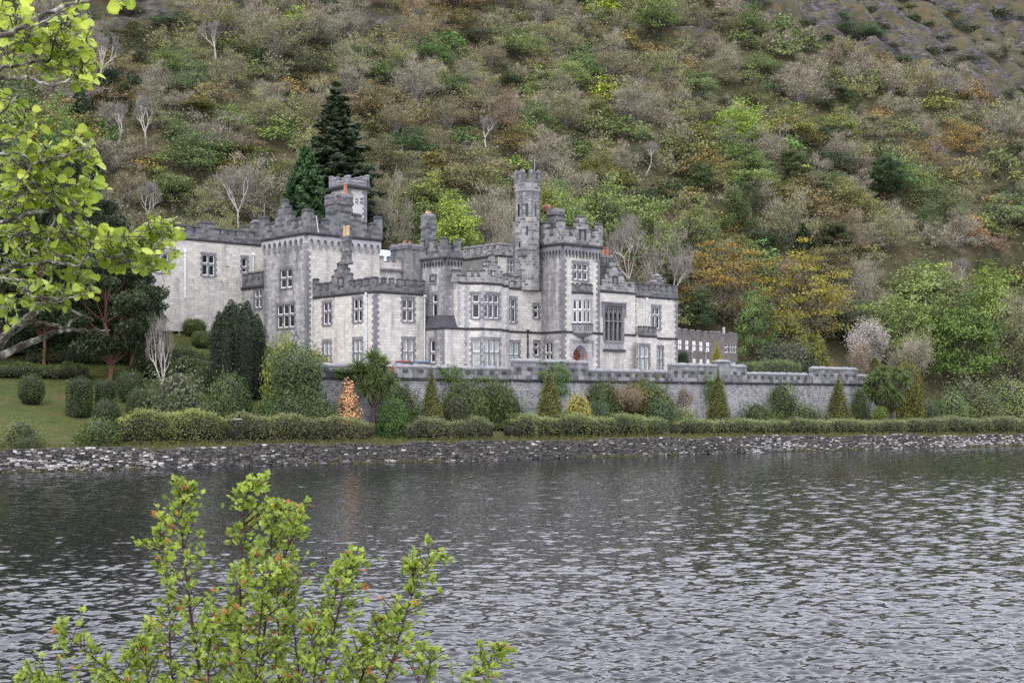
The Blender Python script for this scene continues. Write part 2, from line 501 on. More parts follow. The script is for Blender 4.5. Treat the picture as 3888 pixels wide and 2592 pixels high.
class Face:
    """a vertical wall plane from A to B (left to right as seen from outside)"""
    def __init__(s, A, B):
        s.A, s.B = np.array(A, float), np.array(B, float)
        s.L = np.linalg.norm(s.B - s.A)
        s.d = (s.B - s.A) / s.L
        s.n = np.array([s.d[1], -s.d[0]])
        s.holes = []
    def p(s, t, z, o=0.0):
        q = s.A + s.d * t + s.n * o
        return (q[0], q[1], z)
    def t(s, u):
        k = (u - U0) / F_
        return (k * s.A[1] - s.A[0]) / (s.d[0] - k * s.d[1])
    def z(s, v, t): return HC - (v - V0) / F_ * (s.A[1] + s.d[1] * t)
    def tz(s, cr, x, y):
        u, v = cr(x, y)
        t = s.t(u)
        return t, s.z(v, t)
    def off(s, o):
        f = Face(s.A + s.n * o, s.B + s.n * o)
        return f
    def box(s, mb, t0, t1, z0, z1, o0, o1, m=0, e=True):
        q = eps() if e else 0
        z0, z1, o1 = z0 + q, z1 + q, o1 + q
        P = [s.p(t0, z0, o1), s.p(t1, z0, o1), s.p(t1, z0, o0), s.p(t0, z0, o0),
             s.p(t0, z1, o1), s.p(t1, z1, o1), s.p(t1, z1, o0), s.p(t0, z1, o0)]
        mb.hexa(P, m)
    def cap(s, mb, t0, t1, z0, z1, o0, o1, m=0, g=0.06, inset=0.16):
        """coping stone: overhanging slab with sloped (weathered) top"""
        q = eps(); h = (z1 - z0) * 0.4; z0 += q; z1 += q
        a, b, c, d = t0 - g, t1 + g, o0 - g, o1 + g
        i = min(inset, (b - a) * 0.35, (d - c) * 0.4)
        P = [s.p(a, z0, d), s.p(b, z0, d), s.p(b, z0, c), s.p(a, z0, c), s.p(a, z0 + h, d), s.p(b, z0 + h, d), s.p(b, z0 + h, c), s.p(a, z0 + h, c)]
        mb.hexa(P, m)
        T = [s.p(a + i, z1, d - i), s.p(b - i, z1, d - i), s.p(b - i, z1, c + i), s.p(a + i, z1, c + i)]
        B = P[4:]
        for k in range(4):
            mb.poly([B[k], B[(k + 1) % 4], T[(k + 1) % 4], T[k]], m)
        mb.poly(T, m)
    def wall(s, mb, z0, z1, t0=0.0, t1=None, m=0, mr=None, depth=0.30, mtop=None, zsplit=None):
        t1 = s.L if t1 is None else t1
        hs = [h for h in s.holes if h[1] > t0 and h[0] < t1 and h[3] > z0 and h[2] < z1]
        ts = sorted({t0, t1, *[c for h in hs for c in h[:2] if t0 < c < t1]})
        zs = sorted({z0, z1, *[c for h in hs for c in h[2:] if z0 < c < z1]})
        for a, b in zip(ts, ts[1:]):
            for c, d in zip(zs, zs[1:]):
                mt, mz = (a + b) / 2, (c + d) / 2
                if any(h[0] < mt < h[1] and h[2] < mz < h[3] for h in hs): continue
                mb.poly([s.p(a, c), s.p(b, c), s.p(b, d), s.p(a, d)], m)
        r = m if mr is None else mr
        for a, b, c, d in hs:
            c0, d0 = max(c, z0), min(d, z1)
            mb.poly([s.p(a, c0), s.p(a, d0), s.p(a, d0, -depth), s.p(a, c0, -depth)], r)
            mb.poly([s.p(b, d0), s.p(b, c0), s.p(b, c0, -depth), s.p(b, d0, -depth)], r)
            mb.poly([s.p(a, d0), s.p(b, d0), s.p(b, d0, -depth), s.p(a, d0, -depth)], r)
            mb.poly([s.p(b, c0), s.p(a, c0), s.p(a, c0, -depth), s.p(b, c0, -depth)], r)

def window(F, cr, x0, y0, x1, y1, n=2, tr=None, glass='glass', parent=None, trim='trim', surround=True, arched=False, hood=False, name="window", ox=0.0, label=None, fs=0.095):
    """stone-mullioned sash window: surround and mullions (part), white sashes and panes (sub-parts)"""
    u0, va = cr(x0, y0); u1, vb = cr(x1, y1)
    t0, t1 = F.t(u0), F.t(u1)
    tm = (t0 + t1) / 2
    z1, z0 = F.z(va, tm), F.z(vb, tm)
    zt = z0 + (z1 - z0) * 0.56 if tr is None else F.z(cr(x0, tr)[1], tm)
    F.holes.append((t0, t1, z0, z1))
    mb = MB()
    if surround:
        h = 0.36; z = z0 - 0.1; k = 0
        while z < z1 + 0.02:
            w = 0.20 if k % 2 else 0.36
            zz = min(z + h, z1 + 0.02)
            F.box(mb, t0 - w, t0 - 0.005, z, zz - 0.012, -0.02, 0.025)
            F.box(mb, t1 + 0.005, t1 + w, z, zz - 0.012, -0.02, 0.025)
            z += h; k += 1
        F.box(mb, t0 - 0.30, t1 + 0.30, z1 + 0.02, z1 + 0.36, -0.02, 0.03)
        F.box(mb, t0 - 0.12, t1 + 0.12, z0 - 0.2, z0 - 0.005, -0.28, 0.10)
        if hood:
            F.box(mb, t0 - 0.42, t1 + 0.42, z1 + 0.37, z1 + 0.55, -0.02, 0.16)
            for tt in (t0 - 0.42, t1 + 0.28): F.box(mb, tt, tt + 0.14, z1 - 1.0, z1 + 0.365, -0.02, 0.12)
    mw = 0.15
    lw = (t1 - t0 - mw * (n - 1)) / n
    for i in range(1, n):
        c = t0 + i * (lw + mw) - mw
        F.box(mb, c, c + mw, z0, z1, -0.26, -0.04)
    F.box(mb, t0, t1, zt - 0.07, zt + 0.07, -0.255, -0.05)
    w = mb.build(name, [M[trim]], parent)
    if label: w["label"] = label
    fr, gl = MB(), MB()
    s = fs
    for i in range(n):
        a = t0 + i * (lw + mw); b = a + lw
        for c, d in ((z0 + 0.02, zt - 0.07), (zt + 0.07, z1)):
            F.box(fr, a, a + s, c, d, -0.25 + ox, -0.16 + ox); F.box(fr, b - s, b, c, d, -0.25 + ox, -0.16 + ox)
            F.box(fr, a + s, b - s, c, c + s * 1.3, -0.25 + ox, -0.165 + ox); F.box(fr, a + s, b - s, d - s, d, -0.25 + ox, -0.165 + ox)
            if arched:
                r = (b - a) / 2 - s
                for side in (0, 1):
                    for q in range(4):
                        w0, w1 = q / 4, (q + 1) / 4
                        x = a + s + (1 - math.cos(math.pi / 2 * (w0 + w1) / 2)) * r if side == 0 else b - s - (1 - math.cos(math.pi / 2 * (w0 + w1) / 2)) * r
                        hh = r * (1 - math.sin(math.pi / 2 * (w0 + w1) / 2))
                        F.box(fr, x - r / 8, x + r / 8, d - s - hh * 1.1, d - s, -0.245, -0.17)
            gl.poly([F.p(a, c, -0.22 + ox), F.p(b, c, -0.22 + ox), F.p(b, d, -0.22 + ox), F.p(a, d, -0.22 + ox)])
    f = fr.build("frame", [M['white']], w)
    g = gl.build("pane", [M[glass]], w)
    return w

def string_course(mb, F, z, h=0.2, o=0.16, t0=0.0, t1=None, m=0):
    t1 = F.L if t1 is None else t1
    F.box(mb, t0, t1, z - h, z, -0.1, o, m)
    F.box(mb, t0, t1, z - h * 1.6, z - h - 0.012, -0.1, o * 0.55, m)

def steps(mb, F, zb, cr, lst, th=0.45, o=0.0, m=0, mc=1, caph=0.3):
    """stepped or crenellated parapet from (x_left, x_right, y_top) measured on the wall"""
    for x0, x1, yt in lst:
        t0, zt = F.tz(cr, x0, yt)
        t1, _ = F.tz(cr, x1, yt)
        zt = F.z(cr(x0, yt)[1], (t0 + t1) / 2)
        h = min(caph, max(0.12, (zt - zb) * 0.4))
        F.box(mb, t0, t1, zb, zt - h, o - th, o, m)
        F.cap(mb, t0, t1, zt - h, zt, o - th, o, mc, g=0.05)

def crenels(mb, F, zb, z_gap, z_mer, n, t0, t1, frac=0.55, th=0.4, o=0.0, m=0, mc=1, half=True):
    p = (t1 - t0) / (n - 1 + frac) if half else (t1 - t0) / n
    for i in range(n):
        a = t0 + i * p; b = a + p * frac
        F.box(mb, a, b, zb, z_mer - 0.2, o - th, o, m); F.cap(mb, a, b, z_mer - 0.2, z_mer, o - th, o, mc)
        if i < n - 1:
            F.box(mb, b, a + p, zb, z_gap - 0.16, o - th, o, m); F.cap(mb, b, a + p, z_gap - 0.16, z_gap, o - th, o, mc, g=0.03)

def corbels(mb, F, t0, t1, n, zt, zs, zb, out=0.32, m=0):
    """table of pointed arches carried on stepped corbels"""
    w = (t1 - t0) / n
    hw = w * 0.31
    for i in range(n + 1):
        c = t0 + i * w
        a, b = max(c - w / 2 + hw, t0), min(c + w / 2 - hw, t1)
        F.box(mb, a, b, zs, zt, 0.0, out, m)
        hh = zs - zb
        F.box(mb, a + 0.02, b - 0.02, zb + hh * 0.66, zs, 0.0, out * 0.95, m)
        F.box(mb, a + 0.03, b - 0.03, zb + hh * 0.33, zb + hh * 0.64, 0.0, out * 0.72, m)
        F.box(mb, a + 0.04, b - 0.04, zb, zb + hh * 0.31, 0.0, out * 0.42, m)
    for i in range(n):
        c = t0 + (i + 0.5) * w
        K = 6
        xs = [c - hw + 2 * hw * k / (2 * K) for k in range(2 * K + 1)]
        ys = [zs + hw * 1.5 * math.sqrt(max(0, 1 - (abs(x - c) / hw) ** 1.6)) for x in xs]
        ys = [min(y, zt - 0.08) for y in ys]
        for k in range(2 * K):
            mb.poly([F.p(xs[k], ys[k], out), F.p(xs[k + 1], ys[k + 1], out), F.p(xs[k + 1], zt, out), F.p(xs[k], zt, out)], m)
            mb.poly([F.p(xs[k], ys[k], 0), F.p(xs[k + 1], ys[k + 1], 0), F.p(xs[k + 1], ys[k + 1], out), F.p(xs[k], ys[k], out)], m)

def quoins(mb, Fl, Fr, z0, z1, m=0, left=True, right=True, h=0.36, a=0.36, b=0.62):
    """alternating corner stones: Fl ends at the corner, Fr starts there"""
    z, k = z0, 0
    while z < z1 - 0.05:
        zz = min(z + h, z1)
        la, lb = (a, b) if k % 2 else (b, a)
        if left and Fl is not None: Fl.box(mb, Fl.L - la, Fl.L + 0.02, z, zz - 0.014, -0.05, 0.022, m)
        if right and Fr is not None: Fr.box(mb, 0.0, lb, z, zz - 0.014, -0.05, 0.022, m)
        z += h; k += 1

def drainpipe(F, u, va, vb, parent, mat='pipe', r=0.075):
    t = F.t(u); mb = MB()
    za, zb = F.z(va, t), F.z(vb, t)
    mb.tube([F.p(t, zb, 0.12), F.p(t, za, 0.12)], r, 6)
    F.box(mb, t - 0.16, t + 0.16, za, za + 0.32, 0.02, 0.26)
    z = zb + 1
    while z < za:
        F.box(mb, t - 0.11, t + 0.11, z, z + 0.1, 0.0, 0.22); z += 2.2
    return mb.build("drainpipe", [M[mat]], parent)

def chimney_pot(mb, c, h=1.0, r=0.16, m=0):
    mb.lathe(c, [(r * 1.15, 0), (r * 1.15, 0.12), (r, 0.16), (r * 0.85, h * 0.82), (r * 1.1, h * 0.86), (r * 1.05, h)], 8, 0, m)

# ------------------------------------------------------------------ terrain, lake
def build_terrain():
    def grid(x0, x1, y0, y1, st, fn, name, hole=None):
        xs = np.arange(x0, x1 + 0.01, st); ys = np.arange(y0, y1 + 0.01, st)
        X, Y = np.meshgrid(xs, ys)
        Z = fn(X, Y)
        nx, ny = len(xs), len(ys)
        V = np.stack([X, Y, Z], -1).reshape(-1, 3)
        i = (np.arange(ny - 1)[:, None] * nx + np.arange(nx - 1)[None]).ravel()
        Q = np.stack([i, i + 1, i + nx + 1, i + nx], 1)
        return V, Q
    def hz(X, Y):
        z = ground(X, Y)
        rk = rockiness(X, Y)
        # craggy steps where the rock shows
        c = np.abs(np.sin(X * 0.21 + wob(X, Y, 0.09, 12) * 1.3)) + np.abs(np.sin(Y * 0.17 + X * 0.06 + wob(X, Y, 0.13, 13)))
        return z + rk * ((c - 0.9) * 4.2 + wob(X, Y, 0.5, 14) * 1.3 + wob(X, Y, 0.25, 15) * 1.6)
    m = mat_ground()
    V, Q = grid(-170, 330, 92, 640, 1.7, hz, "hill")
    q = QM(); q.add(V, Q, 0.5, 0)
    me = q.mesh("hill", [m])
    at = me.attributes.new("rock", 'FLOAT', 'POINT')
    at.data.foreach_set("value", rockiness(V[:, 0], V[:, 1]).astype(np.float32))
    at = me.attributes.new("lawn", 'FLOAT', 'POINT')
    d = ddist(V[:, 0], V[:, 1])
    a_, b_ = ab(V[:, 0], V[:, 1])
    lawn = np.clip((d - 5.5) / 2, 0, 1) * np.clip((58 - d) / 4, 0, 1) * (a_ < -6)
    lawn = np.maximum(lawn, np.clip((d - 1.5), 0, 1) * np.clip((13 - d) / 3, 0, 1) * 0.7)
    at.data.foreach_set("value", lawn.astype(np.float32))
    me.polygons.foreach_set("use_smooth", [True] * len(me.polygons))
    tag(link("hill", me), kind='structure')

def pxy(x, y, z):
    return U0 + F_ * x / y, V0 - F_ * (z - HC) / y
def rockiness(X, Y):
    """bare rock: the crags high on the right, broken outcrops high on the left, a few ledges between"""
    X = np.asarray(X, float); Y = np.asarray(Y, float)
    z = ground(X, Y, False)
    P = (U0 + F_ * X / Y) * 2352 / 3888; Q = (V0 - F_ * (z - HC) / Y) * 2352 / 3888
    n = wob(X, Y, 0.05, 21) * 26
    r = np.clip(((P - 1630) * .345 + n - Q) / 14, 0, 1) * (P > 1600)
    gully = np.clip(1 - np.abs(Q - (P - 2060) * .42 - 25 + n * .5) / 30, 0, 1)              # green shoulder crossing the crags
    r = r * (1 - .75 * gully * (P > 1950))
    r = np.maximum(r, np.clip((95 + n * 1.5 - (P - 180) * .2 - Q) / 18, 0, 1) * (P > 120) * .75)
    for (p, q, rx, ry) in ((1590, 92, 90, 12), (1870, 85, 80, 16), (1940, 345, 60, 10), (2170, 368, 70, 14), (880, 62, 70, 26)):
        r = np.maximum(r, np.clip(1.5 - np.hypot((P - p) / rx, (Q - q - (P - p) * .3 - n * .3) / ry), 0, 1))
    return np.where(ddist(X, Y) > 60, r, 0)

def mat_ground():
    m, nt, n, l, b = new_mat("hill_ground")
    g = n.new("ShaderNodeNewGeometry")
    n1 = n.new("ShaderNodeTexNoise"); n1.inputs['Scale'].default_value = 0.22; n1.inputs['Detail'].default_value = 9; n1.inputs['Roughness'].default_value = 0.7
    l.new(g.outputs['Position'], n1.inputs['Vector'])
    r1 = ramp(n, [(0.32, (0.035, 0.04, 0.018)), (0.5, (0.07, 0.065, 0.035)), (0.62, (0.095, 0.072, 0.042)), (0.74, (0.065, 0.075, 0.028))])
    l.new(n1.outputs['Fac'], r1.inputs['Fac'])
    # lawn
    n2 = n.new("ShaderNodeTexNoise"); n2.inputs['Scale'].default_value = 0.35; n2.inputs['Detail'].default_value = 12; n2.inputs['Roughness'].default_value = 0.75
    l.new(g.outputs['Position'], n2.inputs['Vector'])
    r2 = ramp(n, [(0.34, (0.035, 0.05, 0.014)), (0.5, (0.06, 0.075, 0.02)), (0.6, (0.085, 0.07, 0.03)), (0.7, (0.06, 0.08, 0.02))])
    l.new(n2.outputs['Fac'], r2.inputs['Fac'])
    al = n.new("ShaderNodeAttribute"); al.attribute_name = "lawn"
    mx = n.new("ShaderNodeMix"); mx.data_type = 'RGBA'
    l.new(al.outputs['Fac'], mx.inputs[0]); l.new(r1.outputs['Color'], mx.inputs[6]); l.new(r2.outputs['Color'], mx.inputs[7])
    # rock
    vr = n.new("ShaderNodeTexVoronoi"); vr.inputs['Scale'].default_value = 0.55; vr.feature = 'F1'
    mpn = n.new("ShaderNodeMapping"); mpn.inputs['Scale'].default_value = (1, 1, 2.2); mpn.inputs['Rotation'].default_value = (0.5, 0.3, 0.4)
    l.new(g.outputs['Position'], mpn.inputs['Vector']); l.new(mpn.outputs['Vector'], vr.inputs['Vector'])
    n3 = n.new("ShaderNodeTexNoise"); n3.inputs['Scale'].default_value = 0.5; n3.inputs['Detail'].default_value = 10; n3.inputs['Roughness'].default_value = 0.75
    l.new(mpn.outputs['Vector'], n3.inputs['Vector'])
    r3 = ramp(n, [(0.38, (0.018, 0.016, 0.016)), (0.50, (0.05, 0.045, 0.043)), (0.60, (0.11, 0.10, 0.10)), (0.74, (0.36, 0.35, 0.35))])
    l.new(n3.outputs['Fac'], r3.inputs['Fac'])
    ar = n.new("ShaderNodeAttribute"); ar.attribute_name = "rock"
    n4 = n.new("ShaderNodeTexNoise"); n4.inputs['Scale'].default_value = 0.13; n4.inputs['Detail'].default_value = 8; n4.inputs['Roughness'].default_value = 0.7
    l.new(g.outputs['Position'], n4.inputs['Vector'])
    r4 = ramp(n, [(0.46, (0, 0, 0)), (0.52, (1, 1, 1))])
    l.new(n4.outputs['Fac'], r4.inputs['Fac'])
    mu = n.new("ShaderNodeMath"); mu.operation = 'MULTIPLY'
    l.new(ar.outputs['Fac'], mu.inputs[0]); l.new(r4.outputs['Color'], mu.inputs[1])
    m2 = n.new("ShaderNodeMix"); m2.data_type = 'RGBA'
    l.new(mu.outputs[0], m2.inputs[0]); l.new(mx.outputs[2], m2.inputs[6]); l.new(r3.outputs['Color'], m2.inputs[7])
    l.new(m2.outputs[2], b.inputs['Base Color'])
    b.inputs['Roughness'].default_value = 0.95
    b.inputs['Specular IOR Level'].default_value = 0.15
    bp = n.new("ShaderNodeBump"); bp.inputs['Strength'].default_value = 0.9; bp.inputs['Distance'].default_value = 0.5
    l.new(n3.outputs['Fac'], bp.inputs['Height']); l.new(bp.outputs['Normal'], b.inputs['Normal'])
    return m

def build_lake():
    m, nt, n, l, b = new_mat("lake_water")
    b.inputs['Base Color'].default_value = (0.010, 0.011, 0.013, 1)
    b.inputs['Roughness'].default_value = 0.03
    b.inputs['IOR'].default_value = 1.4
    b.inputs['Specular IOR Level'].default_value = 0.5
    g = n.new("ShaderNodeNewGeometry")
    mp = n.new("ShaderNodeMapping"); mp.inputs['Scale'].default_value = (0.7, 1.7, 1.0); mp.inputs['Rotation'].default_value = (0, 0, 0.18)
    l.new(g.outputs['Position'], mp.inputs['Vector'])
    h = None
    for sc, wt in ((2.7, 1.0),):
        t = n.new("ShaderNodeTexNoise"); t.inputs['Scale'].default_value = sc; t.inputs['Detail'].default_value = 3; t.inputs['Roughness'].default_value = 0.5
        l.new(mp.outputs['Vector'], t.inputs['Vector'])
        mm = n.new("ShaderNodeMath"); mm.operation = 'MULTIPLY'; mm.inputs[1].default_value = wt
        l.new(t.outputs['Fac'], mm.inputs[0])
        if h is None: h = mm
        else:
            ad = n.new("ShaderNodeMath"); ad.operation = 'ADD'
            l.new(h.outputs[0], ad.inputs[0]); l.new(mm.outputs[0], ad.inputs[1]); h = ad
    bp = n.new("ShaderNodeBump"); bp.inputs['Strength'].default_value = 1.0; bp.inputs['Distance'].default_value = 0.028
    l.new(h.outputs[0], bp.inputs['Height']); l.new(bp.outputs['Normal'], b.inputs['Normal'])
    # real waves: denser rows near the viewpoint, coarser far away
    Y = [25.0]
    while Y[-1] < 215: Y.append(Y[-1] * 1.0019)
    Y = np.array(Y); nx = 1000
    k = np.linspace(-0.56, 0.62, nx)
    YY = np.repeat(Y[:, None], nx, 1); XX = k[None] * YY
    Z = np.zeros_like(XX)
    r = np.random.default_rng(5)
    for i in range(60):
        lam = 0.115 * (12.0 ** (r.uniform(0, 1) ** 1.25))
        an = math.radians(80) + r.normal() * 0.45
        amp = 0.0078 * lam ** 0.85
        kk = 2 * math.pi / lam
        px = kk * (XX * math.cos(an) + YY * math.sin(an)) + r.uniform(0, 6.28)
        px = px + 0.8 * np.sin(XX * 0.23 * r.uniform(0.5, 1.5) + YY * 0.05 + i)
        fade = np.clip(lam / (YY * 0.0019 * 2.6) - 0.7, 0, 1)
        s = np.sin(px)
        Z += amp * fade * (s + 0.25 * (s * s - 0.5))
    gust = 0.75 + 0.35 * np.sin(XX * 0.045 + YY * 0.021 + 1.0) * np.sin(YY * 0.06 - XX * 0.013)
    Z *= gust
    Z *= np.clip(sdist(XX, YY) * -0.35, 0.15, 1)
    V = np.stack([XX, YY, Z], -1).reshape(-1, 3)
    i = (np.arange(len(Y) - 1)[:, None] * nx + np.arange(nx - 1)[None]).ravel()
    Q = np.stack([i, i + 1, i + nx + 1, i + nx], 1)
    q = QM(); q.add(V, Q, 0.5, 0)
    me = q.mesh("lake_water", [m])
    me.polygons.foreach_set("use_smooth", [True] * len(me.polygons))
    tag(link("lake_water", me), kind='structure')

def build_near_bank():
    xs = np.linspace(-30, 30, 61); ys = np.array([-30, -10, -4, 0, 2, 3.5, 5, 7, 9, 12, 15, 18, 22, 30])
    zs = np.array([5.6, 5.2, 4.9, 4.65, 4.55, 4.45, 4.2, 3.5, 2.9, 2.0, 1.1, 0.35, -0.9, -3])
    X, Y = np.meshgrid(xs, ys)
    Z = np.interp(Y, ys, zs) + 0.12 * wob(X, Y, 0.6, 4)
    V = np.stack([X, Y, Z], -1).reshape(-1, 3)
    nx = len(xs)
    i = (np.arange(len(ys) - 1)[:, None] * nx + np.arange(nx - 1)[None]).ravel()
    q = QM(); q.add(V, np.stack([i, i + 1, i + nx + 1, i + nx], 1), 0.5, 0)
    me = q.mesh("bank", [plain("bank_grass", (0.06, 0.075, 0.02), 0.95, 0.4, 2)])
    tag(link("bank", me), kind='structure')
# ------------------------------------------------------------------ castle
def build_castle():
    base = (P0[0], P0[1], TERR)
    C = empty("castle", base, "grey stone lakeside castle with battlemented towers, stepped gables and tall octagonal turret", "castle")
    Z0 = TERR - 0.3
    W, N = {}, {}
    d45 = (E1 - E2) / math.sqrt(2)
    P1 = along(P0, E2, 1187); P2 = along(P1, -E1, 1164); P3 = along(P2, E2, 1003)
    L0 = P3 + E1 * 0.4; L1 = along(L0, E2, 918); BW = along(L1, -E1, 455)
    P2r = along(P2, E1, 1441)
    P4 = along(P0, E1, 1615); P5 = along(P4, -E2, 1687)
    P6 = along(P5, E1, 1772); P7 = along(P6, d45, 1832); P8 = along(P7, E1, 1906)
    P8b = P8 + (E1 + E2) / math.sqrt(2) * np.linalg.norm(P7 - P6)
    P9 = along(P5, E1, 1932)
    if (P8b - P5) @ E1 > (P9 - P5) @ E1: P8b = P9 - E1 * 0.02
    P10 = P9 + E2 * 1.3; P11 = along(P10, E1, 2054); P12 = along(P11, -E2, 2137); P13 = along(P12, E1, 2277)
    H0 = P13 + E2 * 0.3; H1 = along(H0, E1, 2412); R0 = H1 + E2 * 0.3; R1 = along(R0, E1, 2573)

    def part(name, mb, mats, parent=C): return mb.build(name, mats, parent)
    A3 = [M['ashlar'], M['trim'], M['leadroof']]

    # ---------------- west wing (nearest block, gable with twin-pot chimney)
    fw, ff = Face(P1, P0), Face(P0, P4)
    kw = dict(parent=C)
    window(fw, cB, 290, 735, 420, 1095, 2, 890, **kw); window(fw, cB, 790, 675, 930, 1050, 2, 850, **kw)
    window(fw, cB, 290, 1385, 415, 1700, 2, 1602, 'curtain', **kw); window(fw, cB, 795, 1350, 930, 1700, 2, 1560, 'curtain', **kw)
    window(ff, cB, 1610, 680, 1785, 1045, 2, 845, **kw); window(ff, cB, 1615, 1345, 1785, 1725, 2, 1550, 'curtain', **kw)
    zs = ff.z(cB(1150, 530)[1], 0)
    mb = MB(); fw.wall(mb, Z0, zs + 0.1, mr=1); ff.wall(mb, Z0, zs + 0.1, mr=1)
    q = P0 + E2 * fw.L; q2 = P4 + E2 * fw.L
    mb.prism([P1, P0, P4, q2], Z0, zs + 0.1, 0, skip=(0, 1), mtop=2)
    wing = part("wing", mb, A3)
    mb = MB(); quoins(mb, fw, ff, Z0, zs - 0.3); part("quoins", mb, [M['trim']], wing)
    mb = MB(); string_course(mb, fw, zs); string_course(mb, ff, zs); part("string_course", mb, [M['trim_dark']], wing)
    mb = MB()
    steps(mb, fw, zs, cB, [(110, 175, 330), (175, 235, 405), (235, 280, 505), (280, 340, 395), (340, 390, 490), (390, 430, 380), (430, 480, 280), (480, 520, 180),
                           (520, 655, 60), (655, 690, 150), (690, 740, 240), (740, 785, 345), (785, 840, 440), (840, 900, 335), (900, 955, 430), (955, 1015, 315), (1015, 1070, 420), (1070, 1148, 300)], caph=0.26)
    za, zb = ff.tz(cB, 1180, 300)[1], ff.tz(cB, 1250, 410)[1]
    steps(mb, ff, zs, cB, [(1152, 1215, 300)], caph=0.26)
    t0, t1 = ff.t(cB(1215, 0)[0]), ff.L
    p = (t1 - t0) / 6
    for i in range(6):
        ff.box(mb, t0 + i * p, t0 + i * p + p * 0.48, zs, zb - 0.2, -0.45, 0); ff.cap(mb, t0 + i * p, t0 + i * p + p * 0.48, zb - 0.2, zb, -0.45, 0, 1, g=0.03)
        ff.box(mb, t0 + i * p + p * 0.48, t0 + i * p + p, zs, za - 0.26, -0.45, 0); ff.cap(mb, t0 + i * p + p * 0.48, t0 + i * p + p, za - 0.26, za, -0.45, 0, 1, g=0.03)
    # shield niche in the gable
    t0, z1 = fw.tz(cB, 545, 335); t1, z0 = fw.tz(cB, 625, 455)
    fw.box(mb, t0, t1, z0 - 0.12, z0, 0, 0.1, 1); fw.box(mb, t0, t1, z1, z1 + 0.12, 0, 0.1, 1)
    fw.box(mb, t0 - 0.1, t0, z0, z1, 0, 0.08, 1); fw.box(mb, t1, t1 + 0.1, z0, z1, 0, 0.08, 1)
    tm, r = (t0 + t1) / 2, (t1 - t0) * 0.3
    mb.poly([fw.p(tm - r, z1 - 0.12, 0.06), fw.p(tm + r, z1 - 0.12, 0.06), fw.p(tm + r, z0 + 0.5, 0.06), fw.p(tm, z0 + 0.12, 0.06), fw.p(tm - r, z0 + 0.5, 0.06)][::-1], 2)
    part("battlement", mb, [M['parapet'], M['trim_dark'], M['trim']], wing)
    # chimney with two octagonal shafts
    mb = MB()
    t0 = fw.t(cB(560, 0)[0]); t1 = fw.t(cB(690, 0)[0])
    zb_ = fw.tz(cB, 620, 100)[1]; zt = fw.tz(cA, 1500, 1110)[1]
    for tt in (t0 + 0.45, t1 - 0.45):
        c = fw.p(tt, zb_, -0.45)
        h = zt - zb_
        mb.lathe(c, [(0.62, 0), (0.62, 0.35), (0.44, 0.5), (0.44, h * 0.42), (0.52, h * 0.44), (0.52, h * 0.5), (0.41, h * 0.54), (0.41, h - 0.75), (0.5, h - 0.7), (0.5, h - 0.5), (0.46, h - 0.45), (0.54, h - 0.12), (0.5, h)], 8, math.pi / 8, 0)
    ch = part("chimney", mb, [M['parapet']])
    for tt in (t0 + 0.5, t1 - 0.5):
        mb = MB(); chimney_pot(mb, fw.p(tt, zt - 0.03, -0.45), 1.25, 0.2); part("chimney_pot", mb, [M['buffpot']], ch)
    drainpipe(fw, 1188, cB(0, 670)[1], 1395, C); drainpipe(fw, cB(1022, 0)[0], cB(0, 610)[1], 1395, C); drainpipe(ff, cB(1960, 0)[0], cB(0, 650)[1], 1385, C)

    # ---------------- gabled tower
    fw, ff = Face(P3, P2), Face(P2, P2r)
    window(fw, cG, 555, 430, 690, 640, 2, 530, **kw); window(fw, cG, 520, 835, 715, 1095, 3, 950, **kw)
    OUT = 0.38
    zs = ff.z(911 - 30, 0)
    zs = HC + (V0 - 884) / F_ * P2[1]
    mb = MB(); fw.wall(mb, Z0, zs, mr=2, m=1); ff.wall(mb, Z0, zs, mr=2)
    D = 9.0
    bk = [P3, P2, P2r, P2r + E2 * fw.L]
    mb.prism(bk, Z0, zs + 0.2, 0, skip=(0, 1), mtop=3)
    tw = part("gabled_tower", mb, [M['ashlar'], M['ashlar_grey'], M['trim'], M['leadroof']])
    mb = MB(); quoins(mb, fw, ff, Z0, zs - 2.2); part("quoins", mb, [M['trim']], tw)
    mb = MB(); quoins(mb, None, fw, Z0, zs - 2.4); part("quoins", mb, [M['trim']], tw)
    zarch, zcb = fw.tz(cA, 795, 1140)[1], fw.tz(cA, 795, 1325)[1]
    zspr = zarch - 0.75
    mb = MB(); corbels(mb, fw, 0, fw.L, 8, zs - 0.05, zspr, zcb, OUT); corbels(mb, ff, 0, ff.L, 11, zs - 0.05, zspr, zcb, OUT)
    mb.lathe((P2[0] - 0.1 * E1[0], P2[1] - 0.12, zcb - 0.1), [(0.1, 0), (0.28, 0.3), (0.33, 0.5), (0.42, 0.6), (0.42, 1.0)], 8)
    part("corbel_table", mb, [M['trim_pale']], tw)
    gw, gf = Face(fw.A + fw.n * OUT, fw.B + fw.n * OUT + fw.d * OUT), Face(ff.A + ff.n * OUT - ff.d * OUT, ff.B + ff.n * OUT)
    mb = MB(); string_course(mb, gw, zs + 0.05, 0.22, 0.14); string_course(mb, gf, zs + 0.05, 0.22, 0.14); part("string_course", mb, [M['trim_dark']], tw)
    mb = MB()
    steps(mb, gw, zs, cA, [(112, 205, 785), (205, 250, 885), (250, 310, 1000), (310, 365, 875), (365, 420, 745), (420, 475, 615), (475, 530, 495), (530, 578, 600), (578, 635, 705),
                           (635, 690, 815), (690, 750, 930), (750, 805, 795), (805, 888, 660)], caph=0.4, th=0.6)
    steps(mb, gf, zs, cA, [(892, 1010, 665), (1010, 1090, 790), (1090, 1165, 915), (1165, 1255, 815), (1255, 1380, 705), (1380, 1650, 680), (1650, 1800, 740), (1800, 1880, 865), (1880, 1955, 985),
                           (1955, 2035, 890), (2035, 2143, 785)], caph=0.4, th=0.6)
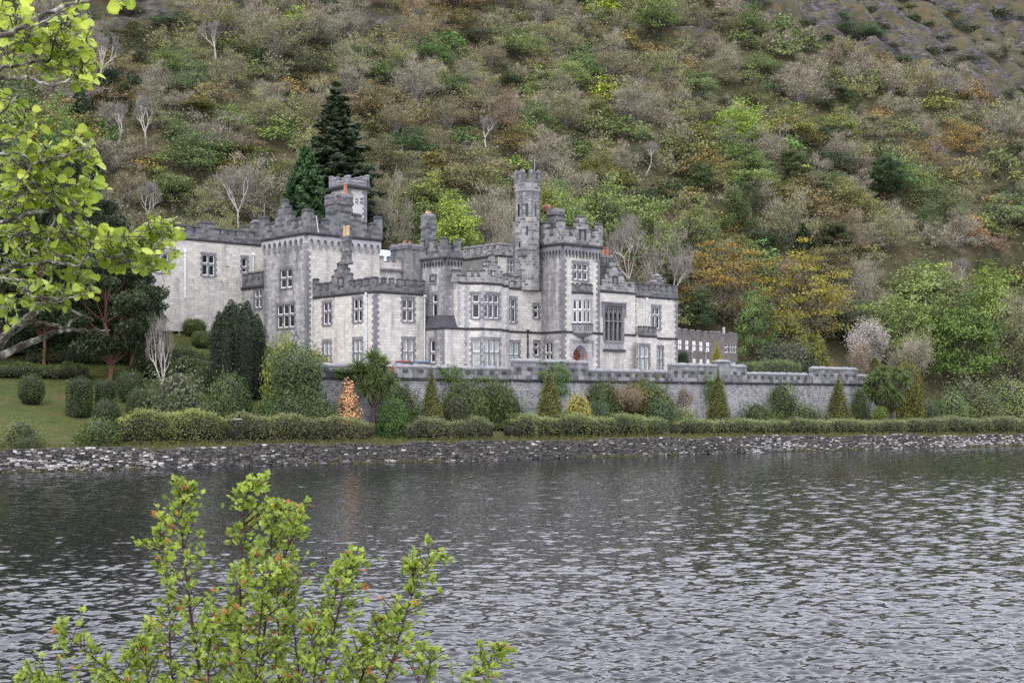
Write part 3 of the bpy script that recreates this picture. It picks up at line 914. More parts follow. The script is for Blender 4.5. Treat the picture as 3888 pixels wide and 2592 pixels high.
    part("battlement", mb, [M['parapet'], M['trim_dark']], tw)
    mb = MB()
    t0, zt = gf.tz(cA, 1390, 400); t1, _ = gf.tz(cA, 1650, 400)
    zb_, zm = gf.tz(cA, 1500, 700)[1], gf.tz(cA, 1500, 550)[1]
    gf.box(mb, t0, t1, zb_ - 0.6, zt - 0.5, -2.6, -0.05); gf.box(mb, t0 - 0.14, t1 + 0.14, zm - 0.3, zm, -2.74, 0.09); gf.box(mb, t0 - 0.06, t1 + 0.06, zm + 0.01, zt - 0.52, -2.66, 0.01)
    gf.cap(mb, t0 - 0.05, t1 + 0.05, zt - 0.5, zt, -2.6, 0.0)
    ch = part("chimney", mb, [M['parapet']])
    mb = MB(); chimney_pot(mb, gf.p(gf.t(cA(1582, 0)[0]), zt - 0.02, -0.7), 1.5, 0.24); part("chimney_pot", mb, [M['terracotta']], ch)
    mb = MB(); a, z = gw.tz(cA, 155, 770); mb.tube([gw.p(a, z, -0.3), gw.p(a, z + 1.5, -0.3)], 0.03, 5); part("pole", mb, [M['steel']], tw)
    mb = MB(); a, z = gf.tz(cA, 1075, 1060); a2, z2 = gf.tz(cA, 1045, 790)
    mb.tube([gf.p(a, z, 0.2), gf.p(a - 0.1, z + 0.6, 0.1), gf.p(a2, z2, 0.06), gf.p(a2 - 0.1, z2 + 0.05, -0.3)], 0.04, 5); part("cable", mb, [M['white']], tw)

    # ---------------- link between the gabled tower and the rear wing
    fl = Face(L1, L0)
    window(fl, cG, 260, 660, 340, 868, 2, 750, **kw)
    zs = fl.tz(cG, 240, 625)[1]
    mb = MB(); fl.wall(mb, Z0, zs, mr=1); mb.prism([L1, L0, L0 + E1 * 5, L1 + E1 * 5], Z0, zs, 0, skip=(0,), mtop=2)
    lk = part("link_block", mb, [M['ashlar_grey'], M['trim'], M['leadroof']])
    mb = MB(); string_course(mb, fl, zs + 0.05, 0.25, 0.2, -0.1); part("string_course", mb, [M['trim_dark']], lk)
    mb = MB(); steps(mb, fl, zs, cG, [(122, 160, 485), (160, 185, 545), (185, 225, 465), (225, 250, 535), (250, 298, 455), (298, 318, 525), (318, 368, 445)], caph=0.24)
    part("battlement", mb, [M['parapet'], M['trim_dark']], lk)

    # ---------------- rear wing up the slope at the left
    fb = Face(BW, along(L1, E1, 1040))
    window(fb, cH, 985, 575, 1140, 840, 2, 690, **kw); window(fb, cH, 1500, 615, 1560, 800, 1, 735, **kw); window(fb, cH, 380, 550, 540, 800, 2, 655, **kw)
    zs = fb.tz(cH, 1100, 385)[1]; zb_ = TERR + 6
    mb = MB(); fb.wall(mb, zb_, zs, mr=1); mb.prism([BW, fb.B, fb.B + E2 * 9, BW + E2 * 9], zb_, zs, 0, skip=(0,), mtop=2)
    rw = part("rear_wing", mb, A3)
    mb = MB(); string_course(mb, fb, zs + 0.05, 0.2, 0.14, 0, fb.L); part("string_course", mb, [M['trim_dark']], rw)
    mb = MB()
    L = [(205, 285, 210), (285, 345, 130), (345, 465, 90), (465, 500, 215), (500, 605, 155), (605, 648, 225), (648, 748, 165), (748, 770, 235), (770, 862, 178), (862, 888, 245), (888, 955, 190), (955, 1140, 140),
         (1140, 1200, 210), (1200, 1226, 275), (1226, 1303, 222), (1303, 1328, 282), (1328, 1405, 233), (1405, 1428, 290), (1428, 1490, 240), (1490, 1590, 186), (1590, 1650, 252)]
    steps(mb, fb, zs, cH, L, caph=0.35); part("battlement", mb, [M['parapet'], M['trim_dark']], rw)
    mb = MB(); t0, zt = fb.tz(cH, 1655, 160); t1, _ = fb.tz(cH, 1725, 160)
    fb.box(mb, t0, t1, zs - 0.1, zt, -0.8, 0.12); fb.cap(mb, t0, t1, zt, zt + 0.5, -0.8, 0.12, g=0.1, inset=0.35); part("pinnacle", mb, [M['parapet']], rw)
    drainpipe(fb, cH(753, 0)[0], cH(0, 540)[1], cH(0, 1130)[1], C, 'white', 0.09); drainpipe(fb, cH(1636, 0)[0], cH(0, 580)[1], cH(0, 780)[1], C, 'white', 0.07)

    # ---------------- small bell tower behind
    c0 = ray2(cA(1575, 0)[0], P2[1] + 18)
    ta, tb = Face(along(c0, E2, cA(1300, 0)[0]), c0), Face(c0, along(c0, E1, cA(1885, 0)[0]))
    zs = HC + (V0 - cA(0, 270)[1]) / F_ * c0[1]
    t_lan = []
    for x in (1690, 1770):
        window(tb, cA, x, 490, x + 50, 600, 1, 545, parent=C, surround=False, name="lancet")
    mb = MB(); ta.wall(mb, TERR + 6, zs); tb.wall(mb, TERR + 6, zs, mr=1)
    mb.prism([ta.A, c0, tb.B, tb.B + E2 * ta.L], TERR + 6, zs + 0.1, 0, skip=(0, 1), mtop=2)
    bt = part("bell_tower", mb, A3)
    mb = MB(); quoins(mb, ta, tb, zs - 9, zs - 0.6, a=0.5, b=0.8); part("quoins", mb, [M['trim']], bt); mb = MB(); quoins(mb, tb, None, zs - 9, zs - 0.6, a=0.5, b=0.8); part("quoins", mb, [M['trim']], bt)
    oa, ob = Face(ta.A + ta.n * 0.25 - ta.d * 0.25, ta.B + ta.n * 0.25 + ta.d * 0.25), Face(tb.A + tb.n * 0.25 - tb.d * 0.25, tb.B + tb.n * 0.25 + tb.d * 0.25)
    mb = MB(); string_course(mb, oa, zs, 0.3, 0.3, -0.2, oa.L + 0.2); string_course(mb, ob, zs, 0.3, 0.3, -0.2, ob.L + 0.2); part("string_course", mb, [M['trim_dark']], bt)
    mb = MB()
    steps(mb, oa, zs, cA, [(1265, 1345, 155), (1345, 1385, 240), (1385, 1425, 200), (1425, 1455, 235), (1455, 1510, 190), (1510, 1580, 110)], th=0.35)
    steps(mb, ob, zs, cA, [(1580, 1605, 110), (1605, 1690, 190), (1690, 1740, 215), (1740, 1840, 205), (1840, 1915, 150)], th=0.35)
    obk = Face(ob.B + E2 * oa.L, oa.A); obr = Face(ob.B, ob.B + E2 * oa.L)
    for f in (obk, obr): crenels(mb, f, zs, zs + 0.9, zs + 1.7, 4, 0.0, f.L, o=0.0)
    part("battlement", mb, [M['trim'], M['trim']], bt)

    # ---------------- pale wall, chimney stack and blue roof between the towers
    q0 = P2r + E2 * 0.5; q1 = along(q0, E1, 1525); q2 = along(q1, E1, 1610)
    f1 = Face(q0, q1); f2 = Face(q1 - E2 * 0.7, q2 - E2 * 0.7)
    zt = f1.tz(cJ, 600, 560)[1]
    mb = MB(); f1.wall(mb, Z0, zt); mb.prism([q0, q1, q1 + E2 * 6, q0 + E2 * 6], Z0, zt - 0.6, 0, skip=(0,), mtop=2)
    pw = part("linking_wall", mb, A3)
    mb = MB(); steps(mb, f1, zt - 0.01, cJ, [(300, 455, 390), (455, 590, 555), (590, 712, 402), (712, 830, 565), (830, 980, 425)], caph=0.3)
    z = f1.tz(cJ, 600, 860)[1]; f1.box(mb, 0, f1.L, z, z + 0.3, -0.05, 0.3, 1)
    part("battlement", mb, [M['ashlar_grey'], M['parapet']], pw)
    zt = f2.tz(cJ, 1200, 30)[1]; zl = f2.tz(cJ, 1200, 200)[1]
    mb = MB(); f2.box(mb, 0, f2.L, Z0, zl, -3.2, 0, 0); f2.box(mb, -0.15, f2.L + 0.1, zl, zl + 0.25, -3.3, 0.12, 1); f2.box(mb, -0.05, f2.L, zl + 0.26, zt - 0.5, -3.2, 0.03, 1); f2.cap(mb, -0.1, f2.L, zt - 0.5, zt, -3.2, 0.06, 1)
    ch = part("chimney", mb, [M['ashlar_dirty'], M['parapet']])
    for o in (0.7, 1.6): 
        mb = MB(); chimney_pot(mb, f2.p(o, zt - 0.05, -1.0), 0.5, 0.2); part("chimney_pot", mb, [M['terracotta']], ch)
    fr = Face(q0 + E2 * 5.5, q1 + E2 * 5.5 + E1 * 2)
    z1 = fr.tz(cJ, 600, 245)[1]; z0 = z1 - 3
    mb = MB()
    n = 12
    for i in range(n):
        a, b = -2 + (fr.L + 2) * i / n, -2 + (fr.L + 2) * (i + 1) / n
        mb.poly([fr.p(a, z0, 4.0), fr.p(b, z0, 4.0), fr.p(b, z1, 0), fr.p(a, z1, 0)], 0)
        P = [fr.p(b - 0.03, z0, 4.0), fr.p(b + 0.03, z0, 4.0), fr.p(b + 0.03, z1, 0), fr.p(b - 0.03, z1, 0)]
        mb.hexa(P + [(x, y, z + 0.07) for x, y, z in P], 1)
    part("metal_roof", mb, [M['blueroof'], M['steel']])

    # ---------------- middle block with the slate skirt and canted bay
    fwl = Face(P4, P5)                       # ground floor, west
    U = P5 + E1 * 0.75 + E2 * 0.75
    fwu = Face(along(U, E2, 1603), U)        # upper floor, west
    fu = Face(U, along(U, E1, 1752))
    window(fwl, cD, 145, 920, 225, 1290, 1, 1125, **kw)
    window(fwu, cD, 180, 160, 258, 560, 1, 305, **kw)
    zb_ = fwl.tz(cD, 380, 705)[1]            # band over the ground floor
    zs = HC + (V0 - cC(0, 850)[1]) / F_ * U[1]
    mb = MB(); fwl.wall(mb, Z0, zb_, mr=1); fwu.wall(mb, zb_, zs, mr=1); fu.wall(mb, zb_, zs)
    end = fu.B
    mb.prism([fwu.A, U, end, end + E2 * fwu.L], zb_, zs + 0.1, 0, skip=(0, 1), mtop=2)
    mt = part("middle_tower", mb, [M['ashlar_grey'], M['trim'], M['leadroof']])
    mb = MB(); quoins(mb, fwl, None, Z0, zb_ - 0.2, a=0.5, b=0.8); part("quoins", mb, [M['trim']], mt); mb = MB(); quoins(mb, fwu, fu, zb_ + 1.4, zs - 1.4, a=0.5, b=0.8); part("quoins", mb, [M['trim']], mt)
    # slate skirt roof
    zt = zb_ + 1.55
    mb = MB()
    A0, A1 = fwl.p(0, zb_, 0.15), fwl.p(fwl.L + 0.1, zb_, 0.15)
    B0 = (fwu.p(0, zt)); B1 = fwu.p(fwu.L, zt, 0.02)
    q = along(P5, E1, 1738)
    C1 = (q[0], q[1], zb_); u2 = along(U, E1, 1730); D1 = (u2[0], u2[1], zt)
    B0 = (B1[0] + (A0[0] - A1[0]), B1[1] + (A0[1] - A1[1]), zt)
    mb.poly([A0, A1, B1, B0]); mb.poly([A1, C1, D1, B1])
    part("skirt_roof", mb, [M['slate']], mt)
    OUT = 0.3
    zarch, zcb = fwu.tz(cC, 540, 900)[1], fwu.tz(cC, 540, 1000)[1]
    mb = MB(); corbels(mb, fwu, 0, fwu.L, 8, zs - 0.05, zarch - 0.35, zcb, OUT); corbels(mb, fu, 0, fu.L, 5, zs - 0.05, zarch - 0.35, zcb, OUT); part("corbel_table", mb, [M['parapet']], mt)
    gw, gf = Face(fwu.A + fwu.n * OUT, fwu.B + fwu.n * OUT + fwu.d * OUT), Face(fu.A + fu.n * OUT - fu.d * OUT, fu.B + fu.n * OUT + fu.d * .1)
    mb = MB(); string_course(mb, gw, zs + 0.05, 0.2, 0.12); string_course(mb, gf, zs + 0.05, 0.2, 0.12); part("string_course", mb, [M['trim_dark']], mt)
    mb = MB()
    steps(mb, gw, zs, cC, [(145, 210, 568), (210, 245, 685), (245, 275, 770), (275, 305, 665), (305, 380, 545), (380, 410, 655), (410, 440, 735), (440, 475, 630), (475, 553, 515)], caph=0.26)
    steps(mb, gf, zs, cC, [(555, 615, 518), (615, 665, 600), (665, 715, 735), (715, 760, 655), (760, 835, 540)], caph=0.26)
    t0, z1 = fwu.tz(cC, 325, 1165); t1, z0 = fwu.tz(cC, 415, 1270)
    fwu.box(mb, t0 - .15, t1 + .15, z0 - .2, z0, 0, 0.12, 0); fwu.box(mb, t0 - .15, t1 + .15, z1, z1 + .2, 0, 0.12, 0)
    fwu.box(mb, t0 - .15, t0, z0, z1, 0, 0.1, 0); fwu.box(mb, t1, t1 + .15, z0, z1, 0, 0.1, 0); fwu.box(mb, t0, t1, z0, z1, 0, 0.015, 1)
    fwu.box(mb, t0 + 0.15, t1 - 0.15, z0 + 0.25, z1 - 0.1, 0.01, 0.07, 2)
    part("battlement", mb, [M['parapet'], M['trim_dark'], M['trim']], mt)
    # chimney stack on the middle tower
    fc = Face(*(lambda c: (c, along(c, E1, cC(418, 0)[0])))(ray2(cC(270, 0)[0], U[1] + 2.6)))
    zt, zm, z0 = fc.tz(cC, 300, 125)[1], fc.tz(cC, 300, 375)[1], zs
    mb = MB(); dep = np.linalg.norm(along(fc.A, E2, cC(165, 0)[0]) - fc.A)
    fc.box(mb, 0, fc.L, z0, zm, -dep, 0); fc.box(mb, -0.1, fc.L + 0.1, zm, zm + 0.18, -dep - 0.1, 0.1); fc.box(mb, 0, fc.L, zm + 0.19, zt - 0.5, -dep, 0); fc.cap(mb, 0, fc.L, zt - 0.5, zt, -dep, 0, g=0.0, inset=0.3)
    ch = part("chimney", mb, [M['parapet']])
    for k in range(3):
        mb = MB(); chimney_pot(mb, fc.p(fc.L * (0.2 + 0.3 * k), zt - 0.05, -dep * (0.3 + 0.2 * k)), 0.35, 0.18); part("chimney_pot", mb, [M['buffpot']], ch)

    # bay block
    f5 = Face(P5, P6); fc1 = Face(P6, P7); fc2 = Face(P7, P8); fc3 = Face(P8, P8b); f9 = Face(P8b, P9)
    fd = Face(P5 + E1 * 1.55, P6)
    fd = Face(along(P5, E1, 1738), P6)
    window(fc1, cD, 840, 165, 955, 555, 1, 305, **kw); window(fc1, cD, 848, 915, 965, 1385, 1, 1122, 'curtain', **kw)
    window(fc2, cD, 1040, 165, 1278, 560, 3, 312, **kw); window(fc2, cD, 1046, 915, 1288, 1385, 3, 1127, 'curtain', **kw)
    zs2 = fc1.tz(cC, 1000, 1275)[1]
    mb = MB()
    f5.wall(mb, Z0, zb_); fd.wall(mb, zb_, zs2)
    for f in (fc1, fc2, fc3): f.wall(mb, Z0, zs2, mr=1, m=0 if f is not fc3 else 0)
    f9.wall(mb, Z0, zs2)
    wb = Face(fd.A + E2 * 0.8, fd.A); wb.wall(mb, zb_, zs2)
    fe = Face(P9, P10 + E2 * 3); fe.wall(mb, Z0, zs2)
    mb.poly([(*p_, zs2 + 0.02) for p_ in (fd.A, P6, P7, P8, P8b, P9, P9 + E2 * 5, fd.A + E2 * 5)], 2)
    bb = part("bay_block", mb, A3)
    mb = MB()
    for a, b in ((f5, None), (None, fd), (fd, fc1), (fc1, fc2), (fc2, None), (f9, None)):
        z0 = Z0 if a is not None or b is not fd else zb_ + 0.1
        quoins(mb, a, b, z0, zb_ - 0.25, a=0.22, b=0.42); quoins(mb, a, b, zb_ + 0.1, zs2 - 0.4, a=0.22, b=0.42) if a is not f5 else None
    part("quoins", mb, [M['trim_pale']], bb)
    mb = MB()
    for f in (fwl, f5, fc1, fc2, fc3, f9): string_course(mb, f, zb_ + 0.05, 0.18, 0.12)
    for f in (fd, fc1, fc2, fc3, f9): string_course(mb, f, zs2 + 0.05, 0.18, 0.14)
    part("string_course", mb, [M['trim_dark']], bb)
    mb = MB()
    steps(mb, fd, zs2, cC, [(705, 835, 1058), (835, 922, 1140)], caph=0.22)
    steps(mb, fc1, zs2, cC, [(925, 998, 1062), (998, 1040, 1148), (1040, 1095, 1062), (1095, 1140, 1146), (1140, 1186, 1062)], caph=0.22)
    steps(mb, fc2, zs2, cC, [(1188, 1235, 1058), (1235, 1275, 985), (1275, 1318, 905), (1318, 1392, 800), (1392, 1436, 920), (1436, 1480, 1000), (1480, 1516, 1078)], caph=0.22)
    steps(mb, f9, zs2, cC, [(1560, 1622, 1120)], caph=0.22)
    t0, z1 = fc2.tz(cC, 1325, 1085); t1, z0 = fc2.tz(cC, 1388, 1180)
    fc2.box(mb, t0, t1, z0, z1, 0, 0.02, 1); fc2.box(mb, t0 + .12, t1 - .12, z0 + .1, z1 - .06, 0, 0.07, 2); fc2.box(mb, t0 - .12, t1 + .12, z1, z1 + .12, 0, .1, 1)
    part("battlement", mb, [M['parapet_pale'], M['trim_dark'], M['trim_pale']], bb)

    # ---------------- recessed wall and stair block
    f10 = Face(P10, P11)
    window(f10, cD, 1432, 235, 1560, 625, 2, 380, **kw); window(f10, cD, 1455, 965, 1612, 1310, 2, 1165, 'curtain', **kw)
    window(f10, cD, 1865, 345, 1940, 555, 1, 430, parent=C, name="window"); window(f10, cD, 1872, 960, 1945, 1175, 1, 1045, **kw)
    zs3 = f10.tz(cC, 1800, 1370)[1]
    mb = MB(); f10.wall(mb, Z0, zs3, mr=1); mb.poly([(*p_, zs3) for p_ in (P10, P11, P11 + E2 * 5, P10 + E2 * 5)], 2)
    t0 = f10.t(cC(1985, 0)[0]); zst = f10.tz(cE, 600, 905)[1]
    window(f10, cC, 2052, 1070, 2080, 1270, 1, 1170, parent=C, surround=False, name="lancet")
    f10s = Face(f10.p(t0, 0)[:2], P11); f10s.holes = [(a - t0, b - t0, c, d) for a, b, c, d in f10.holes if c > zs3]
    f10s.wall(mb, zs3, zst, m=3, mr=1)
    mb.prism([f10s.A, P11, P11 + E2 * 3.5, f10s.A + E2 * 3.5], zs3, zst, 3, skip=(0,), mtop=2)
    rc = part("recessed_front", mb, A3 + [M['ashlar_dirty']])
    mb = MB(); string_course(mb, f10, zs3 + 0.05, 0.18, 0.14); part("string_course", mb, [M['trim_dark']], rc); mb = MB(); string_course(mb, f10, zb_ + 0.05, 0.18, 0.12); part("string_course", mb, [M['trim_dark']], rc)
    mb = MB(); steps(mb, f10, zs3, cC, [(1608, 1632, 1240), (1632, 1710, 1150), (1710, 1755, 1245), (1755, 1815, 1162), (1815, 1868, 1255), (1868, 1922, 1172)], caph=0.22)
    part("battlement", mb, [M['parapet_pale'], M['trim_dark']], rc)
    drainpipe(f10, cD(1752, 0)[0], zv(f10, cD(1752, 790), 0), cD(0, 1290)[1], C, 'iron', 0.1)

    # ---------------- octagonal turret
    tu = ray2(2003, f10.p(f10.t(2003), 0)[1] + 0.6)
    Yt = tu[1]; zz = lambda v: HC - (v - V0) / F_ * Yt
    yE = lambda y: zz(cE(0, y)[1])
    R0_ = 92 / 2 / F_ * Yt / math.cos(math.pi / 8) * 0.98
    rot = AL + math.pi / 8
    mb = MB()
    c = (tu[0], tu[1], 0)
    prof = [(R0_ * 0.99, zs3 - 0.2), (R0_ * 0.99, yE(610)), (R0_ * 1.03, yE(605)), (R0_ * 1.03, yE(595)), (R0_ * 0.98, yE(590)), (R0_ * 0.98, yE(465)), (R0_ * 1.08, yE(440)), (R0_ * 1.08, yE(425)), (R0_ * 1.05, yE(420)), (R0_ * 1.10, yE(290))]
    mb.lathe(c, prof, 8, rot, 0)
    tr = part("turret", mb, [M['parapet_pale']])
    # crenellated crown: one merlon on each corner
    mb = MB()
    n8 = [np.array([tu[0] + R0_ * 1.12 * math.cos(rot + k * math.pi / 4), tu[1] + R0_ * 1.12 * math.sin(rot + k * math.pi / 4)]) for k in range(8)]
    for k in range(8):
        f = Face(n8[k], n8[(k + 1) % 8]) if False else Face(n8[(k + 1) % 8], n8[k])
        f = Face(n8[k], n8[(k + 1) % 8]); 
        if f.n @ (f.A - tu) < 0: f = Face(f.B, f.A)
        g = f.L * 0.34
        f.box(mb, 0.0, g, yE(300), yE(160), -0.38, 0); f.box(mb, f.L - g, f.L, yE(300), yE(160), -0.38, 0)
        f.cap(mb, 0.0, g, yE(160), yE(85), -0.40, 0, g=0.03, inset=0.3); f.cap(mb, f.L - g, f.L, yE(160), yE(85), -0.40, 0, g=0.03, inset=0.3)
        f.cap(mb, g, f.L - g, yE(300), yE(235), -0.36, 0.0, g=0.0, inset=0.2)
        # shields in the frieze, lancets below, corner shafts
        r = R0_ * 0.98
        fs = Face(tu + (f.A - tu) * r / (R0_ * 1.12), tu + (f.B - tu) * r / (R0_ * 1.12))
        m_, h_ = fs.L / 2, fs.L * 0.3
        for a0, a1, w in ((0.0, 1.0, 1.0),):
            z1, z0 = yE(505), yE(585)
            mb.poly([fs.p(m_ - h_, z1, 0.06), fs.p(m_ - h_, z0 + 0.3, 0.06), fs.p(m_, z0, 0.06), fs.p(m_ + h_, z0 + 0.3, 0.06), fs.p(m_ + h_, z1, 0.06)], 1)
            mb.poly([fs.p(m_ - h_ * .6, z1 + .05, 0.05), fs.p(m_ + h_ * .6, z1 + .05, 0.05), fs.p(m_, z1 + .45, 0.05)], 1)
        fs2 = Face(tu + (f.A - tu) * 0.99 / 1.12, tu + (f.B - tu) * 0.99 / 1.12)
        z1, z0 = yE(670), yE(855); w = 0.17
        mb.poly([fs2.p(m_ - w, z0, 0.012), fs2.p(m_ + w, z0, 0.012), fs2.p(m_ + w, z1, 0.012), fs2.p(m_, z1 + 0.35, 0.012), fs2.p(m_ - w, z1, 0.012)], 2)
        mb.tube([(*(tu + (f.A - tu) * 1.0 / 1.12), yE(830)), (*(tu + (f.A - tu) * 1.0 / 1.12), yE(450))], 0.09, 5, 0)
    part("crown", mb, [M['parapet'], M['trim'], M['glass']], tr)
    mb = MB()
    for k, (x, y0, y1) in enumerate(((355, 1010, 1150), (232, 1270, 1425))):
        u = cE(x, 0)[0]
        for kk in range(8):
            f = Face(n8[kk], n8[(kk + 1) % 8])
            if f.n @ (f.A - tu) < 0: f = Face(f.B, f.A)
            f = Face(tu + (f.A - tu) * 0.99 / 1.12, tu + (f.B - tu) * 0.99 / 1.12)
            t = f.t(u)
            if 0.2 < t < f.L - 0.2 and f.n[1] < 0:
                z1, z0 = f.z(cE(0, y0)[1], t), f.z(cE(0, y1)[1], t)
                mb.poly([f.p(t - .13, z0, .014), f.p(t + .13, z0, .014), f.p(t + .13, z1, .014), f.p(t, z1 + .25, .014), f.p(t - .13, z1, .014)], 0)
    part("lancet", mb, [M['glass']], tr)
    mb = MB(); mb.tube([(tu[0] + .9, tu[1] - .6, yE(90)), (tu[0] + .9, tu[1] - .6, yE(-90))], 0.035, 5); part("pole", mb, [M['steel']], tr)
    # bracketed chimney breast beside the turret foot
    fq = Face(ray2(cC(1868, 0)[0], Yt - 1.9), along(ray2(cC(1868, 0)[0], Yt - 1.9), E1, cC(2010, 0)[0]))
    mb = MB(); z1, z0 = fq.tz(cC, 1900, 690)[1], fq.tz(cC, 1900, 830)[1]; zl = fq.tz(cC, 1930, 950)[1]
    fq.box(mb, 0, fq.L, z0, z1 - 0.3, -1.2, 0); fq.cap(mb, 0, fq.L, z1 - 0.3, z1, -1.2, 0, g=0.05)
    T = [fq.p(0, z0, 0), fq.p(fq.L, z0, 0), fq.p(fq.L, z0, -1.2), fq.p(0, z0, -1.2)]; ap = fq.p(fq.L / 2, zl, -1.1)
    for k in range(4): mb.poly([T[k], T[(k + 1) % 4], ap])
    part("corbelled_shaft", mb, [M['parapet']], tr)

    # ---------------- entrance tower
    fw, ff = Face(P11, P12), Face(P12, P13)
    window(fw, cD, 2042, 960, 2160, 1310, 2, 1140, **kw)
    window(ff, cF, 365, 5, 568, 235, 3, 110, **kw)
    OUT = 0.32
    zs = HC + (V0 - cE(0, 1275)[1]) / F_ * P12[1]
    # doorway opening
    t0, t1 = ff.t(cF(348, 0)[0]), ff.t(cF(560, 0)[0]); tm = (t0 + t1) / 2
    zdt = ff.z(cF(0, 1290)[1], tm)
    zapx = ff.z(cF(0, 1150)[1], tm)
    ff.holes.append((t0, t1, Z0 - 1, zapx))
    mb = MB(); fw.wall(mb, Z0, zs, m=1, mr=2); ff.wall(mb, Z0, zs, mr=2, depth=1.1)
    mb.prism([P11, P12, P13, P13 + E2 * fw.L], Z0, zs + 0.1, 0, skip=(0, 1), mtop=3)
    et = part("entrance_tower", mb, [M['ashlar'], M['ashlar_grey'], M['trim_pale'], M['leadroof']])
    # top floor roundel lights sit over the oriel: stains come from the stone itself
    mb = MB(); quoins(mb, fw, ff, Z0, zs - 1.7); part("quoins", mb, [M['trim']], et)
    mb = MB(); quoins(mb, ff, None, Z0, zs - 1.7); part("quoins", mb, [M['trim']], et)
    zarch, zcb = ff.tz(cE, 990, 1370)[1], ff.tz(cE, 990, 1500)[1]
    mb = MB(); corbels(mb, fw, 0, fw.L, 7, zs - 0.05, zarch - 0.4, zcb, OUT); corbels(mb, ff, 0, ff.L, 11, zs - 0.05, zarch - 0.4, zcb, OUT); part("corbel_table", mb, [M['trim']], et)
    gw, gf = Face(fw.A + fw.n * OUT, fw.B + fw.n * OUT + fw.d * OUT), Face(ff.A + ff.n * OUT - ff.d * OUT, ff.B + ff.n * OUT + ff.d * OUT)
    mb = MB(); string_course(mb, gw, zs + 0.05, 0.24, 0.12); string_course(mb, gf, zs + 0.05, 0.24, 0.12); part("string_course", mb, [M['trim_dark']], et); mb = MB(); string_course(mb, fw, zb_ + 0.05, 0.18, 0.12); string_course(mb, ff, zb_ + 0.05, 0.18, 0.12)
    part("string_course", mb, [M['trim_dark']], et)
    mb = MB()
    steps(mb, gw, zs, cE, [(545, 680, 925), (680, 728, 1000), (728, 790, 1118), (790, 838, 990), (838, 918, 880)], caph=0.3, th=0.55)
    steps(mb, gf, zs, cE, [(922, 990, 880), (990, 1050, 1000), (1050, 1115, 1115), (1115, 1168, 1005), (1168, 1215, 905), (1215, 1312, 815), (1312, 1366, 925), (1366, 1416, 1030), (1416, 1480, 1145), (1480, 1528, 1035), (1528, 1606, 945)], caph=0.3, th=0.55)
    t0_, z1 = gf.tz(cE, 1215, 1065); t1_, z0 = gf.tz(cE, 1320, 1240)
    gf.box(mb, t0_ - .1, t1_ + .1, z1, z1 + .18, 0, 0.14, 1); gf.box(mb, t0_, t0_ + .16, z0, z1, 0, 0.1, 1); gf.box(mb, t1_ - .16, t1_, z0, z1, 0, 0.1, 1); gf.box(mb, t0_ + .3, t1_ - .3, z0 + .3, z1 - .2, 0, .08, 2)
    part("battlement", mb, [M['parapet_pale'], M['trim_dark'], M['trim']], et)
    fcx = Face(gw.p(gw.t(cE(565, 0)[0]), 0, -1.2)[:2], gw.p(gw.t(cE(720, 0)[0]), 0, -1.2)[:2])
    mb = MB(); zt = fcx.tz(cE, 640, 720)[1]; fcx.box(mb, 0, fcx.L, zs, zt - 0.9, -1.4, 0); fcx.box(mb, -.12, fcx.L + .12, zt - .88, zt - .7, -1.5, .12); fcx.cap(mb, 0, fcx.L, zt - .69, zt, -1.4, 0, g=0.05)
    ch = part("chimney", mb, [M['parapet']])
    for x in (590, 625, 655):
        mb = MB(); cc = fcx.p(fcx.t(cE(x, 0)[0]), zt - 0.1, -0.6); mb.lathe(cc, [(0.2, 0), (0.24, 0.2), (0.3, 0.45), (0.26, 0.65), (0.1, 0.75)], 8); part("chimney_pot", mb, [M['terracotta']], ch)

    # oriel over the door
    ta, tb = ff.t(cF(338, 0)[0]), ff.t(cF(632, 0)[0])
    PR = 0.95
    a0, a3 = ff.p(ta, 0)[:2], ff.p(tb, 0)[:2]
    w = tb - ta
    a1, a2 = ff.p(ta + w * 0.3, 0, PR)[:2], ff.p(tb - w * 0.3, 0, PR)[:2]
    o1, o2, o3 = Face(a0, a1), Face(a1, a2), Face(a2, a3)
    Yo = a1[1]; zo = lambda y: HC - (cF(0, y)[1] - V0) / F_ * Yo
    def win_t(f, n, gl):
        m0 = 0.14
        u0 = U0 + F_ * f.p(m0, 0)[0] / f.p(m0, 0)[1]; u1 = U0 + F_ * f.p(f.L - m0, 0)[0] / f.p(f.L - m0, 0)[1]
        ii = lambda x, y: (x, cF(0, y)[1])
        return window(f, ii, u0, 512, u1, 838, n, 662, gl, parent=C, trim='trim_pale', surround=False, arched=True, name="oriel_window")
    win_t(o1, 2, 'glass'); win_t(o2, 2, 'glass'); win_t(o3, 2, 'glass')
    mb = MB()
    for f in (o1, o2, o3): f.wall(mb, zo(965), zo(400), m=0, mr=0, depth=0.25)
    R = [np.array(p_) for p_ in (a0, a1, a2, a3)]
    mid = np.array(ff.p((ta + tb) / 2, 0)[:2])
    lv = [(965, 1.0), (985, 1.02), (990, 0.86), (1010, 0.82), (1016, 0.62), (1040, 0.5), (1050, 0.2)]
    for (y0_, s0), (y1_, s1) in zip(lv, lv[1:]):
        for p_, q_ in zip(R, R[1:]):
            pa, qa, pb, qb = mid + (p_ - mid) * s0, mid + (q_ - mid) * s0, mid + (p_ - mid) * s1, mid + (q_ - mid) * s1
            mb.poly([(*pa, zo(y0_)), (*qa, zo(y0_)), (*qb, zo(y1_)), (*pb, zo(y1_))], 1)
